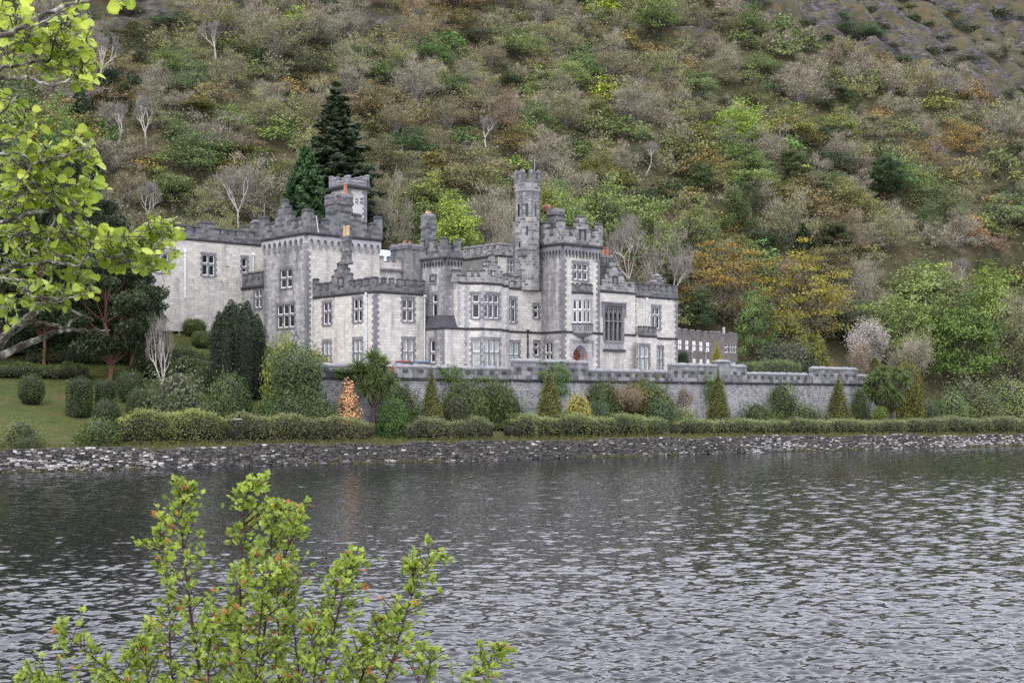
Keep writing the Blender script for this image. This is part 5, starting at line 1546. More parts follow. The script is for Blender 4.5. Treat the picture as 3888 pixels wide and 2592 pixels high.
def build_shore_wall():
    """dry stone revetment at the water's edge, course upon course of individual stones"""
    r = np.random.default_rng(3)
    T = empty("shore_wall", (*(S0 + DS * 60), 0), "low dry-stone wall of dark and whitish stones along the lake shore", "stone wall")
    q = QM()
    Ls = np.arange(-22, 215, .01)
    z = 0.0
    rows = [(-.12, .16), (.04, .13), (.17, .15), (.32, .12), (.44, .15), (.59, .13), (.72, .15), (.87, .13), (1.0, .14), (1.14, .15), (1.29, .13), (1.42, .15), (1.57, .14), (1.71, .15), (1.86, .15)]
    for row, (zr, h) in enumerate(rows):
        t = -24.0
        while t < 215:
            w = r.uniform(.14, .6)
            hh = h * r.uniform(.8, 1.15)
            top = 1.05 + .8 * min(1, max(.12, 1.15 - (t - 70) / 75)) + .12 * math.sin(t * .31) + .1 * math.sin(t * .83)
            if zr > top: t += w; continue
            setb = .45 - .32 * zr
            c = S0 + DS * (t + w / 2) + NS * (-setb + wig(t) + r.uniform(-.05, .05))
            dpt = .35
            P = []
            for dz in (0, 1):
                for sx, sy in ((-1, -1), (1, -1), (1, 1), (-1, 1)):
                    j = r.uniform(-.04, .04, 3)
                    pp = c + DS * sx * (w / 2 - .012 + j[0]) + NS * (sy * dpt + j[1])
                    P.append((pp[0], pp[1], zr + dz * (hh - .01) + j[2] * .6))
            # whitish stones come in patches
            pw = .05 + .5 * max(0, math.sin(t * .055 + 1.9) * .6 + math.sin(t * .17) * .35) * (1.2 if .2 < zr < .8 else .45)
            tint = r.uniform(.72, 1.0) if r.uniform() < pw else r.uniform(0, .45)
            q.add(P, [(0, 1, 5, 4), (1, 2, 6, 5), (2, 3, 7, 6), (3, 0, 4, 7), (4, 5, 6, 7)], tint, 0)
            t += w + .015
    m, nt, n, l, b = new_mat("shore_stones")
    at = n.new("ShaderNodeAttribute"); at.attribute_name = "tint"
    rp = ramp(n, [(0, (.022, .022, .023)), (.25, (.06, .058, .055)), (.45, (.12, .108, .095)), (.75, (.22, .21, .20)), (1, (.5, .49, .48))])
    l.new(at.outputs['Fac'], rp.inputs['Fac'])
    nz = n.new("ShaderNodeTexNoise"); nz.inputs['Scale'].default_value = 9; nz.inputs['Detail'].default_value = 6
    g = n.new("ShaderNodeNewGeometry"); l.new(g.outputs['Position'], nz.inputs['Vector'])
    r2 = ramp(n, [(.3, (.6, .6, .6)), (.7, (1.15, 1.15, 1.15))]); l.new(nz.outputs['Fac'], r2.inputs['Fac'])
    mx = n.new("ShaderNodeMix"); mx.data_type = 'RGBA'; mx.blend_type = 'MULTIPLY'; mx.inputs[0].default_value = 1
    l.new(rp.outputs['Color'], mx.inputs[6]); l.new(r2.outputs['Color'], mx.inputs[7])
    l.new(mx.outputs[2], b.inputs['Base Color']); b.inputs['Roughness'].default_value = .85
    o = link("stonework", q.mesh("stonework", [m]), T); o.location = -Vector(T.location)
    # boulders at the foot
    rr = np.random.default_rng(8)
    for k, (u, lab) in enumerate(((1310, "dark rounded boulder lying at the foot of the shore wall below the white car"), (1490, "grey boulder beside a grass tuft at the water's edge below the palm"), (1225, "low dark boulder half in the water left of the bigger boulder"), (2510, "grey flat boulder at the water's edge under the pointed conifer"))):
        Y = Y_at_d(u, -.9); x, y = ray2(u, Y)
        me = bpy.data.meshes.new("boulder")
        import bmesh
        bm = bmesh.new(); bmesh.ops.create_icosphere(bm, subdivisions=3, radius=.38)
        for v in bm.verts:
            s = 1 + .25 * math.sin(v.co.x * 5 + k) * math.cos(v.co.y * 4 + k * 2) + .1 * math.sin(v.co.z * 9 + k)
            v.co *= s; v.co.z *= .7
        bm.to_mesh(me); bm.free()
        me.materials.append(plain("boulder_stone", (.09, .085, .085) if k != 1 else (.22, .21, .2), .85, .35, 4))
        me.polygons.foreach_set("use_smooth", [True] * len(me.polygons))
        tag(link("boulder", me, None, (x, y, .1)), lab, "boulder")
# ------------------------------------------------------------------ vegetation prototypes
def unit(v): return v / (np.linalg.norm(v, axis=-1, keepdims=True) + 1e-9)

def skeleton(r, H, trunk=.3, r0=.02, spread=.55, levels=4, kids=(3, 5), bend=.25, up=.25, taper=.62, lean=0.0):
    """recursive limbs: returns segment arrays and the twig ends"""
    P0s, P1s, A, B, ends = [], [], [], [], []
    def grow(p, d, L, rad, lev):
        n = 3
        for i in range(n):
            d = unit(d + r.normal(size=3) * bend * .5 + np.array([0, 0, up * .3]))
            q = p + d * L / n
            ra = rad * (1 - .4 * i / n); rb = rad * (1 - .4 * (i + 1) / n)
            P0s.append(p); P1s.append(q); A.append(ra); B.append(rb)
            if lev >= 1 and i == 1 and lev < levels and r.uniform() < .7:
                sd = unit(d + unit(r.normal(size=3)) * spread * 1.4)
                grow(q, sd, L * .6, rb * .6, lev + 1)
            p = q
        if lev >= levels:
            ends.append((p, d, L)); return
        k = r.integers(kids[0], kids[1] + 1)
        ph = r.uniform(0, 6.28)
        for j in range(k):
            w = ph + 2 * math.pi * j / k + r.normal() * .3
            side = np.array([math.cos(w), math.sin(w), 0])
            sd = unit(d * (1 - spread) + side * spread * r.uniform(.7, 1.3) + np.array([0, 0, up]))
            grow(p, sd, L * taper * r.uniform(.8, 1.2), rad * .6, lev + 1)
    grow(np.zeros(3), unit(np.array([lean, r.normal() * .06, 1.0])), H * trunk, H * r0, 0)
    return np.array(P0s), np.array(P1s), np.array(A), np.array(B), ends

def dome_clumps(r, W, H, z0, n, flat=.35, thick=.35):
    """clump centres through the outer part of a domed crown"""
    d = unit(r.normal(size=(n, 3)))
    d[:, 2] = np.abs(d[:, 2]) * 1.0 - .18 * (r.uniform(size=n) < .35)
    lob = 1 + .16 * np.sin(np.arctan2(d[:, 1], d[:, 0]) * 3 + r.uniform(0, 6)) + .10 * np.sin(np.arctan2(d[:, 1], d[:, 0]) * 5 + d[:, 2] * 4 + r.uniform(0, 6))
    rad = (1 - thick * r.uniform(0, 1, n) ** 1.6) * lob
    return d * rad[:, None] * np.array([W / 2, W / 2, (H - z0)]) * .92 + np.array([0, 0, z0]), d

def broad_proto(seed, W=8, H=8, n=46, per=70, leaf=.34, z0=None, sparse=0.0, clump=.9, twigs=600, barkm=1, flat=.45, tr=.34):
    r = np.random.default_rng(seed)
    z0 = H * .16 if z0 is None else z0
    q = QM()
    C, D = dome_clumps(r, W, H, z0, n)
    sz = r.uniform(.7, 1.25, n) * clump
    t = r.uniform(.2, .8, n)
    idx = np.repeat(np.arange(n), per)
    off = r.normal(size=(len(idx), 3)) * np.array([1, 1, flat]) * sz[idx][:, None] * .62
    P = C[idx] + off
    keep = P[:, 2] > .3
    P, idx = P[keep], idx[keep]
    if sparse:
        k = r.uniform(size=len(P)) > sparse
        P, idx = P[k], idx[k]
    q.leaves(P, leaf, r, N=D[idx] * .5 + np.array([0, 0, .3]), tint=np.clip(t[idx] + r.normal(size=len(P)) * .2, 0, 1), m=0)
    if twigs:
        k = r.integers(0, n, twigs)
        S = C[k] * r.uniform(.55, .95, (twigs, 1)) + r.normal(size=(twigs, 3)) * .3
        E = unit(D[k] + r.normal(size=(twigs, 3)) * .5 + np.array([0, 0, .4])) * r.uniform(.5, 1.3, (twigs, 1))
        q.slivers(S, E, .022, r, m=1)
    crown = q.mesh("crown", [M['leaf'], M['twig']])
    # limbs reach the clumps
    tq = QM()
    A0, A1, ra, rb, _ = skeleton(r, H, tr, .022, .6, 2, (3, 4), .25, .25, .75)
    tq.segs(A0, A1, ra, rb, 6, 0)
    k = r.choice(n, min(n, 22), replace=False)
    j = A1[r.integers(len(A1) // 3, len(A1), len(k))]
    mid = (j + C[k]) / 2 + r.normal(size=(len(k), 3)) * .3
    tq.segs(j, mid, np.full(len(k), H * .006), np.full(len(k), H * .004), 4, 0); tq.segs(mid, C[k], np.full(len(k), H * .004), np.full(len(k), H * .002), 4, 0)
    return crown, tq.mesh("trunk", [M['bark']]), W, H

def bare_proto(seed, W=8, H=8, bark='barkgrey', twigm='twig', dens=1.0, leaf=0, levels=4, spread=.5, lean=0.0, tw=.03, tlen=.9, trunk=.27, up=.22, r0=.02, leafsize=.26):
    r = np.random.default_rng(seed)
    A0, A1, ra, rb, ends = skeleton(r, 1.0, trunk, r0, spread, levels, (2, 4), .35, up, .72, lean)
    mxz = A1[:, 2].max(); mxr = np.abs(A1[:, :2]).max()
    sc = np.array([W / 2 / mxr * .94, W / 2 / mxr * .94, H / mxz * .93])
    A0, A1 = A0 * sc, A1 * sc
    ra, rb = ra * H, rb * H
    big = ra > H * .0042
    tq = QM(); tq.segs(A0[big], A1[big], ra[big], rb[big], 5, 0)
    q = QM()
    sm = ~big
    q.segs(A0[sm], A1[sm], np.maximum(ra[sm], .014), np.maximum(rb[sm], .011), 3, 1)
    E = np.array([e[0] for e in ends]) * sc; D = np.array([e[1] for e in ends])
    n = int(max(7 * len(E), 3000) * dens)
    k = r.integers(0, len(E), n)
    S = E[k] - D[k] * r.uniform(0, .5, (n, 1)) + r.normal(size=(n, 3)) * .18
    T = unit(D[k] + r.normal(size=(n, 3)) * .75 + np.array([0, 0, .35])) * tlen * r.uniform(.4, 1.1, (n, 1))
    q.slivers(S, T, tw, r, m=1)
    if leaf:
        m = int(leaf / 10 * max(len(E) * 10, 3800))
        k = r.integers(0, len(E), m)
        cl = r.uniform(.2, .8, len(E))
        P = E[k] + r.normal(size=(m, 3)) * .5
        q.leaves(P, leafsize, r, m=0, tint=np.clip(cl[k] + r.normal(size=m) * .15, 0, 1))
    return q.mesh("crown", [M['leaf'], M[twigm]]), tq.mesh("trunk", [M[bark]]), W, H

def conifer_proto(seed, W=8, H=20, tiers=22, leaf=.42, per=230, droop=.25, ragged=.35, z0=.06, power=.85, tint=(.1, .8), barkm='bark'):
    """whorls of drooping boughs on a straight stem"""
    r = np.random.default_rng(seed)
    q, tq = QM(), QM()
    tq.segs([[0, 0, 0]], [[0, 0, H * .97]], [H * .018], [.03], 7, 0)
    PP, NN, TT = [], [], []
    for i in range(tiers):
        f = (i + .5) / tiers
        z = H * (z0 + (1 - z0) * f)
        R = W / 2 * (1 - f) ** power * 1.0 + .12
        nb = int(7 + 5 * (1 - f))
        ph = r.uniform(0, 6.28)
        for b in range(nb):
            w = ph + 2 * math.pi * b / nb + r.normal() * .2
            L = R * (1 - ragged * r.uniform()) * (1 + .25 * (r.uniform() < .08))
            d = np.array([math.cos(w), math.sin(w), 0])
            n = max(6, int(per * L / (W / 2) / nb * 3.2 * .35))
            s = r.uniform(.12, 1, n) ** .7
            zz = z - droop * L * s ** 1.4 + .10 * L * (s ** 3)
            lat = r.normal(size=n) * .17 * L * (1.1 - .6 * s)
            P = d[None] * (s * L)[:, None] + np.array([-d[1], d[0], 0])[None] * lat[:, None]
            P[:, 2] = zz + r.normal(size=n) * .12 - np.abs(lat) * .25
            PP.append(P); TT.append(np.full(n, r.uniform(*tint))); NN.append(np.repeat(d[None] * .5, n, 0))
            tq.segs([[0, 0, z]], [list(d * L * .8 + np.array([0, 0, z - droop * L * .7]))], [.05 + H * .001], [.015], 3, 0)
    P = np.concatenate(PP); T = np.concatenate(TT); N = np.concatenate(NN)
    q.leaves(P, leaf, r, N=N, tint=np.clip(T + r.normal(size=len(T)) * .15, 0, 1), asp=.45, m=0, up=.5)
    return q.mesh("crown", [M['leaf']]), tq.mesh("trunk", [M[barkm]]), W, H

def pads_proto(seed, W=10, H=10, pads=16, leaf=.4, per=260, z0=.35, barkm='bark', flat=.2, trunk_lean=.0, padr=(.16, .3), core=.0, tr=.016):
    """flat-topped pine: needle pads on spreading limbs"""
    r = np.random.default_rng(seed)
    q, tq = QM(), QM()
    top = np.array([trunk_lean * H, 0, H * .9])
    n = 6
    pts = [top * (i / n) + np.array([r.normal() * .02 * H * (i > 0), r.normal() * .02 * H * (i > 0), 0]) for i in range(n + 1)]
    pts[-1] = top
    for i in range(n): tq.segs([pts[i]], [pts[i + 1]], [H * tr * (1 - .12 * i)], [H * tr * (1 - .12 * (i + 1))], 7, 0)
    for k in range(pads):
        f = (k + .5) / pads
        z = H * (z0 + (1 - z0 - .04) * f)
        w = k * 2.4 + r.normal() * .4
        env = math.sin(math.pi * min(1, .25 + .62 * f)) if flat < .3 else (1 - f * .75)
        R = W / 2 * env * r.uniform(.35, .85) * (0 if k == pads - 1 else 1)
        c = np.array([math.cos(w) * R + trunk_lean * z, math.sin(w) * R, z])
        pr = W * r.uniform(*padr) * .5
        t = r.uniform(.1, .85)
        m = int(per * (pr / (W * .12)) ** 1.4)
        d = r.normal(size=(m, 3)); d = unit(d) * (r.uniform(0, 1, (m, 1)) ** .4)
        P = c + d * np.array([pr, pr, pr * flat * 1.6 + .15])
        P[:, 2] += .12 * pr * np.sin(P[:, 0] * 2.1) * np.cos(P[:, 1] * 1.7)
        q.leaves(P, leaf, r, tint=np.clip(t + r.normal(size=m) * .18, 0, 1), asp=.35, m=0, up=.6)
        j = pts[min(n, max(1, int(f * n)))]
        tq.segs([j], [(np.array(j) + c) / 2 + np.array([0, 0, -.04 * W * .3])], [H * .006], [H * .004], 4, 0); tq.segs([(np.array(j) + c) / 2 + np.array([0, 0, -.04 * W * .3])], [c], [H * .004], [H * .002], 4, 0)
    return q.mesh("crown", [M['leaf']]), tq.mesh("trunk", [M[barkm]]), W, H

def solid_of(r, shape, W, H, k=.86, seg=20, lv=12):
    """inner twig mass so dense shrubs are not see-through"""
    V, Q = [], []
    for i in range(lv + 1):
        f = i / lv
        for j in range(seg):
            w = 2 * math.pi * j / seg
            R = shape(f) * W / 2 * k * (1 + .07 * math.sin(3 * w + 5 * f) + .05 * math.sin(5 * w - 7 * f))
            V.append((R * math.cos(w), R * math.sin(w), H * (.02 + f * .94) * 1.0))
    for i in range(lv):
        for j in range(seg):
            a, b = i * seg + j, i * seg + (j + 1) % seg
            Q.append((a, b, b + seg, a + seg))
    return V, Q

def shrub_proto(seed, shape, W=3, H=3, n=4200, leaf=.16, fuzz=.10, lump=.16, core=True, asp=.55, tintvar=.16, twigs=0, flowers=0, upl=.3, lumps=40, corek=.84):
    """dense shrub: leaves over a lumpy body of revolution; shape(f) is the relative radius at height f"""
    r = np.random.default_rng(seed)
    q = QM()
    cd = unit(r.normal(size=(lumps, 3))); ct = r.uniform(.15, .85, lumps)
    f = r.uniform(0, 1, n * 3)
    keep = r.uniform(size=len(f)) < np.array([shape(x) for x in f]) * .9 + .1
    f = f[keep][:n]; n = len(f)
    w = r.uniform(0, 2 * math.pi, n)
    R = np.array([shape(x) for x in f]) * W / 2
    D = np.stack([np.cos(w), np.sin(w), (f - .5) * 1.6], 1); D = unit(D)
    k = np.argmax(D @ cd.T, 1)
    near = np.max(D @ cd.T, 1)
    bump = 1 + lump * (near - .85) * 4 * .5 + fuzz * r.normal(size=n) * .7 - fuzz * np.abs(r.normal(size=n)) * .8
    bump = bump + (r.uniform(size=n) < .16) * r.uniform(0, .28, n) * (fuzz / .1)
    P = np.stack([np.cos(w) * R * bump, np.sin(w) * R * bump, H * f * (1 + .55 * (bump - 1)) + r.normal(size=n) * fuzz * .25 * W], 1)
    P[:, 2] = np.maximum(P[:, 2], .02)
    q.leaves(P, leaf, r, N=D, asp=asp, tint=np.clip(ct[k] + r.normal(size=n) * tintvar, 0, 1), m=0, up=upl)
    if twigs:
        ff = r.uniform(.0, .6, twigs); ww = r.uniform(0, 6.28, twigs)
        RR = np.array([shape(x) for x in ff]) * W / 2 * .9
        S = np.stack([np.cos(ww) * RR * .7, np.sin(ww) * RR * .7, ff * H], 1)
        q.slivers(S, unit(np.stack([np.cos(ww) * .4, np.sin(ww) * .4, np.full(twigs, 1.0)], 1) + r.normal(size=(twigs, 3)) * .35) * r.uniform(.3, .8, (twigs, 1)), .014, r, m=1)
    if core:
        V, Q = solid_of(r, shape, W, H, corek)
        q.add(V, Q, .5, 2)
    return q.mesh("foliage", [M['leaf'], M['hedgewood'], M['core']]), None, W, H

def cordyline_proto(seed, heads, H=8, stem=.16, L=1.0, blades=90):
    """cabbage palm: bare stems each ending in a ball of sword leaves; heads = [(x, y, z)]"""
    r = np.random.default_rng(seed)
    q, tq = QM(), QM()
    zt = min(h[2] for h in heads) * .62
    tq.segs([[0, 0, 0]], [[0, 0, zt]], [stem * 1.35], [stem], 8, 0)
    for h in heads:
        h = np.array(h, float)
        mid = np.array([h[0] * .6, h[1] * .6, zt + (h[2] - zt) * .4])
        tq.segs([[0, 0, zt], mid], [mid, h], [stem * .8, stem * .65], [stem * .65, stem * .55], 6, 0)
        d = unit(r.normal(size=(blades, 3)) + np.array([0, 0, .35]))
        t = r.uniform(.1, .9, blades)
        for (s0, s1, w0, w1, dr0, dr1) in ((0.05, .5, .03, .042, 0, .04), (.5, 1.0, .042, .006, .04, .26)):
            A = h + d * L * s0 - np.array([0, 0, 1]) * (L * dr0 * s0)
            B = h + d * L * s1 - np.array([0, 0, 1]) * (L * dr1 * s1) * (1 - np.abs(d[:, 2:3]) * .5)
            side = np.cross(d, r.normal(size=(blades, 3))); side = unit(side)
            V = np.stack([A - side * w0, A + side * w0, B + side * w1, B - side * w1], 1)
            q.add(V, np.arange(blades * 4).reshape(-1, 4), t, 0)
    return q.mesh("crown", [M['leaf']]), tq.mesh("trunk", [M['bark']]), None, H

def put(name, proto, x, y, z, w, h, col, label, cat, group=None, rz=None, bury=.1):
    crown, trunk, W, H = proto
    sx, sz = (w / W if W else h / H), h / H
    rz = random.uniform(0, 6.28) if rz is None else rz
    if trunk:
        T = empty(name, (x, y, z - bury), label, cat, group)
        c = link("crown", crown, T); link("trunk", trunk, T)
    else:
        T = c = tag(link(name, crown, None, (x, y, z - bury)), label, cat, group)
    T.scale = (sx, sx, sz)
    T.rotation_euler = (0, 0, rz)
    c.color = (*col, 1)
    return T

def spires_proto(seed, W=6, H=9, n=26):
    """columnar yew: a sheaf of upright spires"""
    r = np.random.default_rng(seed)
    q = QM()
    for k in range(n):
        w = k * 2.4; R = W / 2 * math.sqrt((k + .3) / n) * .80
        x, y = R * math.cos(w), R * math.sin(w)
        h = H * (1.0 - .36 * (R / (W / 2)) ** 2) * r.uniform(.86, 1.03)
        rad = W * r.uniform(.14, .19)
        m = 1700
        f = r.uniform(0, 1, m) ** .8
        prof = np.where(f < .75, .75 + .33 * f, np.maximum(.05, 1 - ((f - .75) / .27) ** 1.4))
        a = r.uniform(0, 6.28, m)
        rr = rad * prof * (1 + r.normal(size=m) * .16)
        P = np.stack([x + rr * np.cos(a), y + rr * np.sin(a), f * h], 1)
        N = np.stack([np.cos(a), np.sin(a), np.full(m, .6)], 1)
        q.leaves(P, .22, r, N=N, asp=.4, tint=np.clip(r.uniform(.2, .7) + r.normal(size=m) * .18, 0, 1), m=0, up=.8)
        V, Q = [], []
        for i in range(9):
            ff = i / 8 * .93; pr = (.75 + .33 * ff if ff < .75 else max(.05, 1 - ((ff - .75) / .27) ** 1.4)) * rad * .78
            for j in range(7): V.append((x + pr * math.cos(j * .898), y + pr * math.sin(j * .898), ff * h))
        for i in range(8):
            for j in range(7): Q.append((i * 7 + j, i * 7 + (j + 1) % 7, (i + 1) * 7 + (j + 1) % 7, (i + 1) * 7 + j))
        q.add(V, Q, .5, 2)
    return q.mesh("foliage", [M['leaf'], M['hedgewood'], M['coredark']]), None, W, H

def hazy_proto(seed, W=8, H=8, n=40, tw=3400, leaf=0, lsize=.3, tl=.75, limb=.007, bark='barkgrey', z0=.14, w=.026):
    """leafless or budding broadleaf: limbs spreading into a cloud of fine twigs"""
    r = np.random.default_rng(seed)
    q, tq = QM(), QM()
    C, D = dome_clumps(r, W, H, H * z0, n, thick=.5)
    szs = r.uniform(.5, 1.0, n)
    k = r.integers(0, n, tw)
    S = C[k] + r.normal(size=(tw, 3)) * szs[k][:, None] * np.array([.75, .75, .55])
    T = unit(D[k] * .7 + r.normal(size=(tw, 3)) * .6 + np.array([0, 0, .55])) * tl * r.uniform(.35, 1.1, (tw, 1))
    q.slivers(S - T * .4, T, w * r.uniform(.5, 1.1, tw), r, m=1)
    if leaf:
        k = r.integers(0, n, leaf); t = r.uniform(.2, .8, n)
        P = C[k] + r.normal(size=(leaf, 3)) * szs[k][:, None] * np.array([.8, .8, .5])
        q.leaves(P, lsize, r, m=0, tint=np.clip(t[k] + r.normal(size=leaf) * .18, 0, 1))
    stems = r.integers(1, 4)
    base = np.zeros(3)
    for i in range(n):
        j = np.array([r.normal() * .04 * W, r.normal() * .04 * W, H * r.uniform(.14, .3)]) + C[i] * np.array([.22, .22, 0])
        m1 = j + (C[i] - j) * .5 + r.normal(size=3) * .07 * W
        tq.segs([j * np.array([.3, .3, 0]), j, m1], [j, m1, C[i]], [H * limb * 1.3, H * limb, H * limb * .6], [H * limb, H * limb * .6, H * limb * .25], 4, 0)
    return q.mesh("crown", [M['leaf'], M['twig']]), tq.mesh("trunk", [M[bark]]), W, H
# ------------------------------------------------------------------ planting (P(): the photograph viewed 2352 px wide)
K = 3888 / 2352.0
def stand(name, proto, px, top, wpx, Y, col, label, cat, group=None, rz=None, bury=.1, minh=.5, zbase=None):
    """a plant whose stem stands at column px and depth Y, reaching row top, wpx wide"""
    u = px * K
    x, y = ray2(u, Y)
    z = ground_at(x, y) if zbase is None else zbase
    zt = HC - (top * K - V0) / F_ * Y
    return put(name, proto, x, y, z, wpx * K / F_ * Y, max(minh, zt - z + bury), col, label, cat, group, rz, bury)
def at_d(px, d): return Y_at_d(px * K, d)
def at_hill(px, v, y0=150): return Y_on_hill(px * K, v * K, y0)
def at_wall(px, o): return along(WALLP + (-E2) * o, E1, px * K)[1]       # o metres in front of the terrace wall

G = dict(ever=(.055, .085, .03), dark=(.025, .040, .018), yew=(.022, .040, .014), green=(.12, .18, .04), fresh=(.15, .24, .05), lime=(.26, .34, .05), olive=(.14, .14, .045),
         ochre=(.22, .165, .04), gold=(.27, .22, .035), rust=(.2, .12, .055), grey=(.2, .19, .11), silver=(.16, .2, .13), thuja=(.12, .13, .026), hedge=(.11, .14, .04), pale=(.18, .21, .08))

def build_planting(info):
    cone = lambda f: max(.02, (1 - f) ** .8) * (1 if f > .08 else .8 + f * 2.5)
    ball = lambda f: max(.03, math.sqrt(max(0, 1 - (2 * f - 1) ** 2))) ** .8
    dome = lambda f: max(.03, math.sqrt(max(0, 1 - f ** 2.4)))
    cyl = lambda f: 1.0 if f < .8 else max(.05, math.sqrt(max(0, 1 - ((f - .8) / .2) ** 2)))
    yewf = lambda f: (.78 + .22 * math.sin(math.pi * min(1, f * 1.3))) if f < .62 else max(.04, .95 * (1 - ((f - .62) / .40) ** 1.7))
    S = {}
    S['cone'] = [shrub_proto(100 + i, cone, 3.4, 6.2, 6500, .17, .09, .16, asp=.4, lumps=60, upl=.5) for i in range(2)]
    S['ball'] = [shrub_proto(110 + i, ball, 3, 3, 3600, .15, .06, .10) for i in range(2)]
    S['dome'] = [shrub_proto(120 + i, dome, 4, 3, 5200, .18, .12, .22, twigs=160, lumps=50) for i in range(3)]
    S['loose'] = [shrub_proto(130 + i, dome, 4, 3.4, 3600, .20, .2, .3, corek=.6, lumps=30, twigs=420, asp=.4) for i in range(3)]
    S['cyl'] = [shrub_proto(140, cyl, 2.2, 2.6, 3600, .14, .05, .06)]
    S['yew'] = [spires_proto(150)]
    S['bigr'] = [shrub_proto(160, lambda f: dome(f) * (.82 + .18 * math.sin(f * 9)), 9, 9, 15000, .24, .11, .25, lumps=110, twigs=900, corek=.8)]
    S['twiggy'] = [bare_proto(170 + i, 4, 3.4, 'bark', 'twig', 1.2, 5, 3, .62, 0, .014, .6, .16, .2, .02, .12) for i in range(2)]
    S['blossom'] = [bare_proto(175, 6, 6.5, 'bark', 'twig', .8, 26, 3, .55, 0, .016, .7, .2, .25, .02, .16)]
    B = {}
    B['broad'] = [broad_proto(200 + i, H=7 + i, n=60, per=120, leaf=.27, tr=.2, clump=1.0 + .12 * i) for i in range(4)]
    B['lush'] = [broad_proto(210 + i, 10, 12, 90, 95, .36, z0=3.2, clump=1.1, twigs=300) for i in range(3)]
    B['oak'] = [broad_proto(220 + i, 12, 13, 95, 75, .36, z0=3.4, clump=1.15, twigs=1500, flat=.3) for i in range(2)]
    B['bare'] = [hazy_proto(230 + i, 8, 7 + i, 38 + 4 * i, 4200, 500) for i in range(4)]
    B['bud'] = [hazy_proto(240 + i, 8, 7 + i, 46, 2600, 3400, .25, limb=.005) for i in range(4)]
    B['white'] = [bare_proto(250 + i, 7, 10, 'barkpale', 'barkgrey', .28, 0, 4, .42, 0, .016, .7, .25, .3, .022) for i in range(3)]
    B['wide'] = [bare_proto(255 + i, 12, 9, 'barkpale', 'barkgrey', .5, 0, 4, .62, 0, .020, .8, .12, .16, .020) for i in range(2)]
    B['spruce'] = [conifer_proto(260, 8, 19, 24, .52, 1300, .22, .38)]
    B['cypress'] = [conifer_proto(261, 6, 9, 22, .36, 1500, .1, .2, power=.7, z0=.02)]
    B['pine'] = [pads_proto(270 + i, 9, 12, 30, .38, 420, .26, 'barkred', .2, padr=(.26, .46)) for i in range(2)]
    B['flat'] = [pads_proto(275, 12, 6, 16, .4, 420, .5, 'bark', .22, padr=(.2, .34))]
    B['round'] = [pads_proto(277, 9, 8, 24, .34, 300, .22, 'barkred', .45, padr=(.2, .34))]

    # ---- hedges and low planting along the lake
    def hedge(px0, px1, d, top, thick, col, label, name="hedge", cat="hedge", dens=95, leaf=.19, wav=.22, woody=.5, zfoot=0.0, seed=0, core=True, top1=None):
        r = np.random.default_rng(1000 + int(px0) + seed)
        n = max(3, int((px1 - px0) / 14))
        pxs = np.linspace(px0, px1, n)
        C = np.array([ray2(p_ * K, at_d(p_, d)) for p_ in pxs])
        Zg = np.array([ground_at(*c) for c in C]) + zfoot
        tops = np.interp(pxs, [px0, px1], [top, top if top1 is None else top1])
        Zt = np.array([HC - (tt * K - V0) / F_ * c[1] for c, tt in zip(C, tops)])
        x0_ = r.uniform(0, 6)
        Zt = Zt + wav * (np.sin(pxs * .055 + x0_) + .6 * np.sin(pxs * .15 + 2 * x0_)) * np.minimum(1, np.minimum(pxs - px0 + 4, px1 - pxs + 4) / 14)
        H = np.maximum(.35, Zt - Zg)
        seg = np.linalg.norm(np.diff(C, axis=0), axis=1)
        cum = np.concatenate([[0], np.cumsum(seg)])
        L = cum[-1]
        o = C[n // 2]; zo = Zg[n // 2]
        q = QM()
        m = int(dens * L * (H.mean() * 2 + thick))
        t = r.uniform(0, L, m)
        cx, cy = np.interp(t, cum, C[:, 0]), np.interp(t, cum, C[:, 1])
        h, zg = np.interp(t, cum, H), np.interp(t, cum, Zg)
        dv = unit(C[-1] - C[0]); nv = np.array([dv[1], -dv[0]])
        # cross-section: rounded box; e runs front bottom - top - back bottom
        e = r.uniform(-1, 1, m)
        fr = h.mean() / (h.mean() * 2 + thick)
        side = np.where(np.abs(e) > 1 - 2 * fr, np.sign(e), e / (1 - 2 * fr))
        up = np.where(np.abs(e) > 1 - 2 * fr, (1 - np.abs(e)) / (2 * fr), 1.0)
        endf = np.clip(np.minimum(t, L - t) / (thick * .6), .25, 1) ** .5
        lump = 1 + .13 * np.sin(t * 1.3 + x0_) + .10 * np.sin(t * 2.9 + up * 3) + .08 * np.sin(t * 5.3 + up * 6)
        thin = (1 - woody * np.clip((.62 - up) / .62, 0, 1)) if woody else 1
        ww = thick / 2 * side * lump * endf * (.72 + .28 * np.sqrt(up)) + r.normal(size=m) * .15
        P = np.stack([cx + nv[0] * ww, cy + nv[1] * ww, zg + h * up * (.93 + .07 * endf) * endf ** .3 + r.normal(size=m) * .13 + (r.uniform(size=m) < .1) * r.uniform(0, .45, m) * (.3 + wav)], 1)
        keep = r.uniform(size=m) < thin
        N = np.stack([nv[0] * side, nv[1] * side, np.where(up > .95, 1.2, .3)], 1)
        P, N, tt, uu = P[keep], N[keep], t[keep], up[keep]
        tint = np.clip(.45 + .22 * np.sin(tt * .9 + x0_) + .12 * np.sin(tt * 2.7) + .25 * (uu > .9) + r.normal(size=len(P)) * .16, 0, 1)  # lighter tint on the top leaves paints a highlight along the hedge
        P = P - np.array([o[0], o[1], zo])
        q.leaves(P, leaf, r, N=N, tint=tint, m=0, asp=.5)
        k = int(L * (14 if woody else 3) * H.mean())
        t = r.uniform(0, L, k); s = r.uniform(-1, 1, k)
        S = np.stack([np.interp(t, cum, C[:, 0]) + nv[0] * s * thick * .38, np.interp(t, cum, C[:, 1]) + nv[1] * s * thick * .38, np.interp(t, cum, Zg) + r.uniform(-.1, .5, k)], 1) - np.array([o[0], o[1], zo])
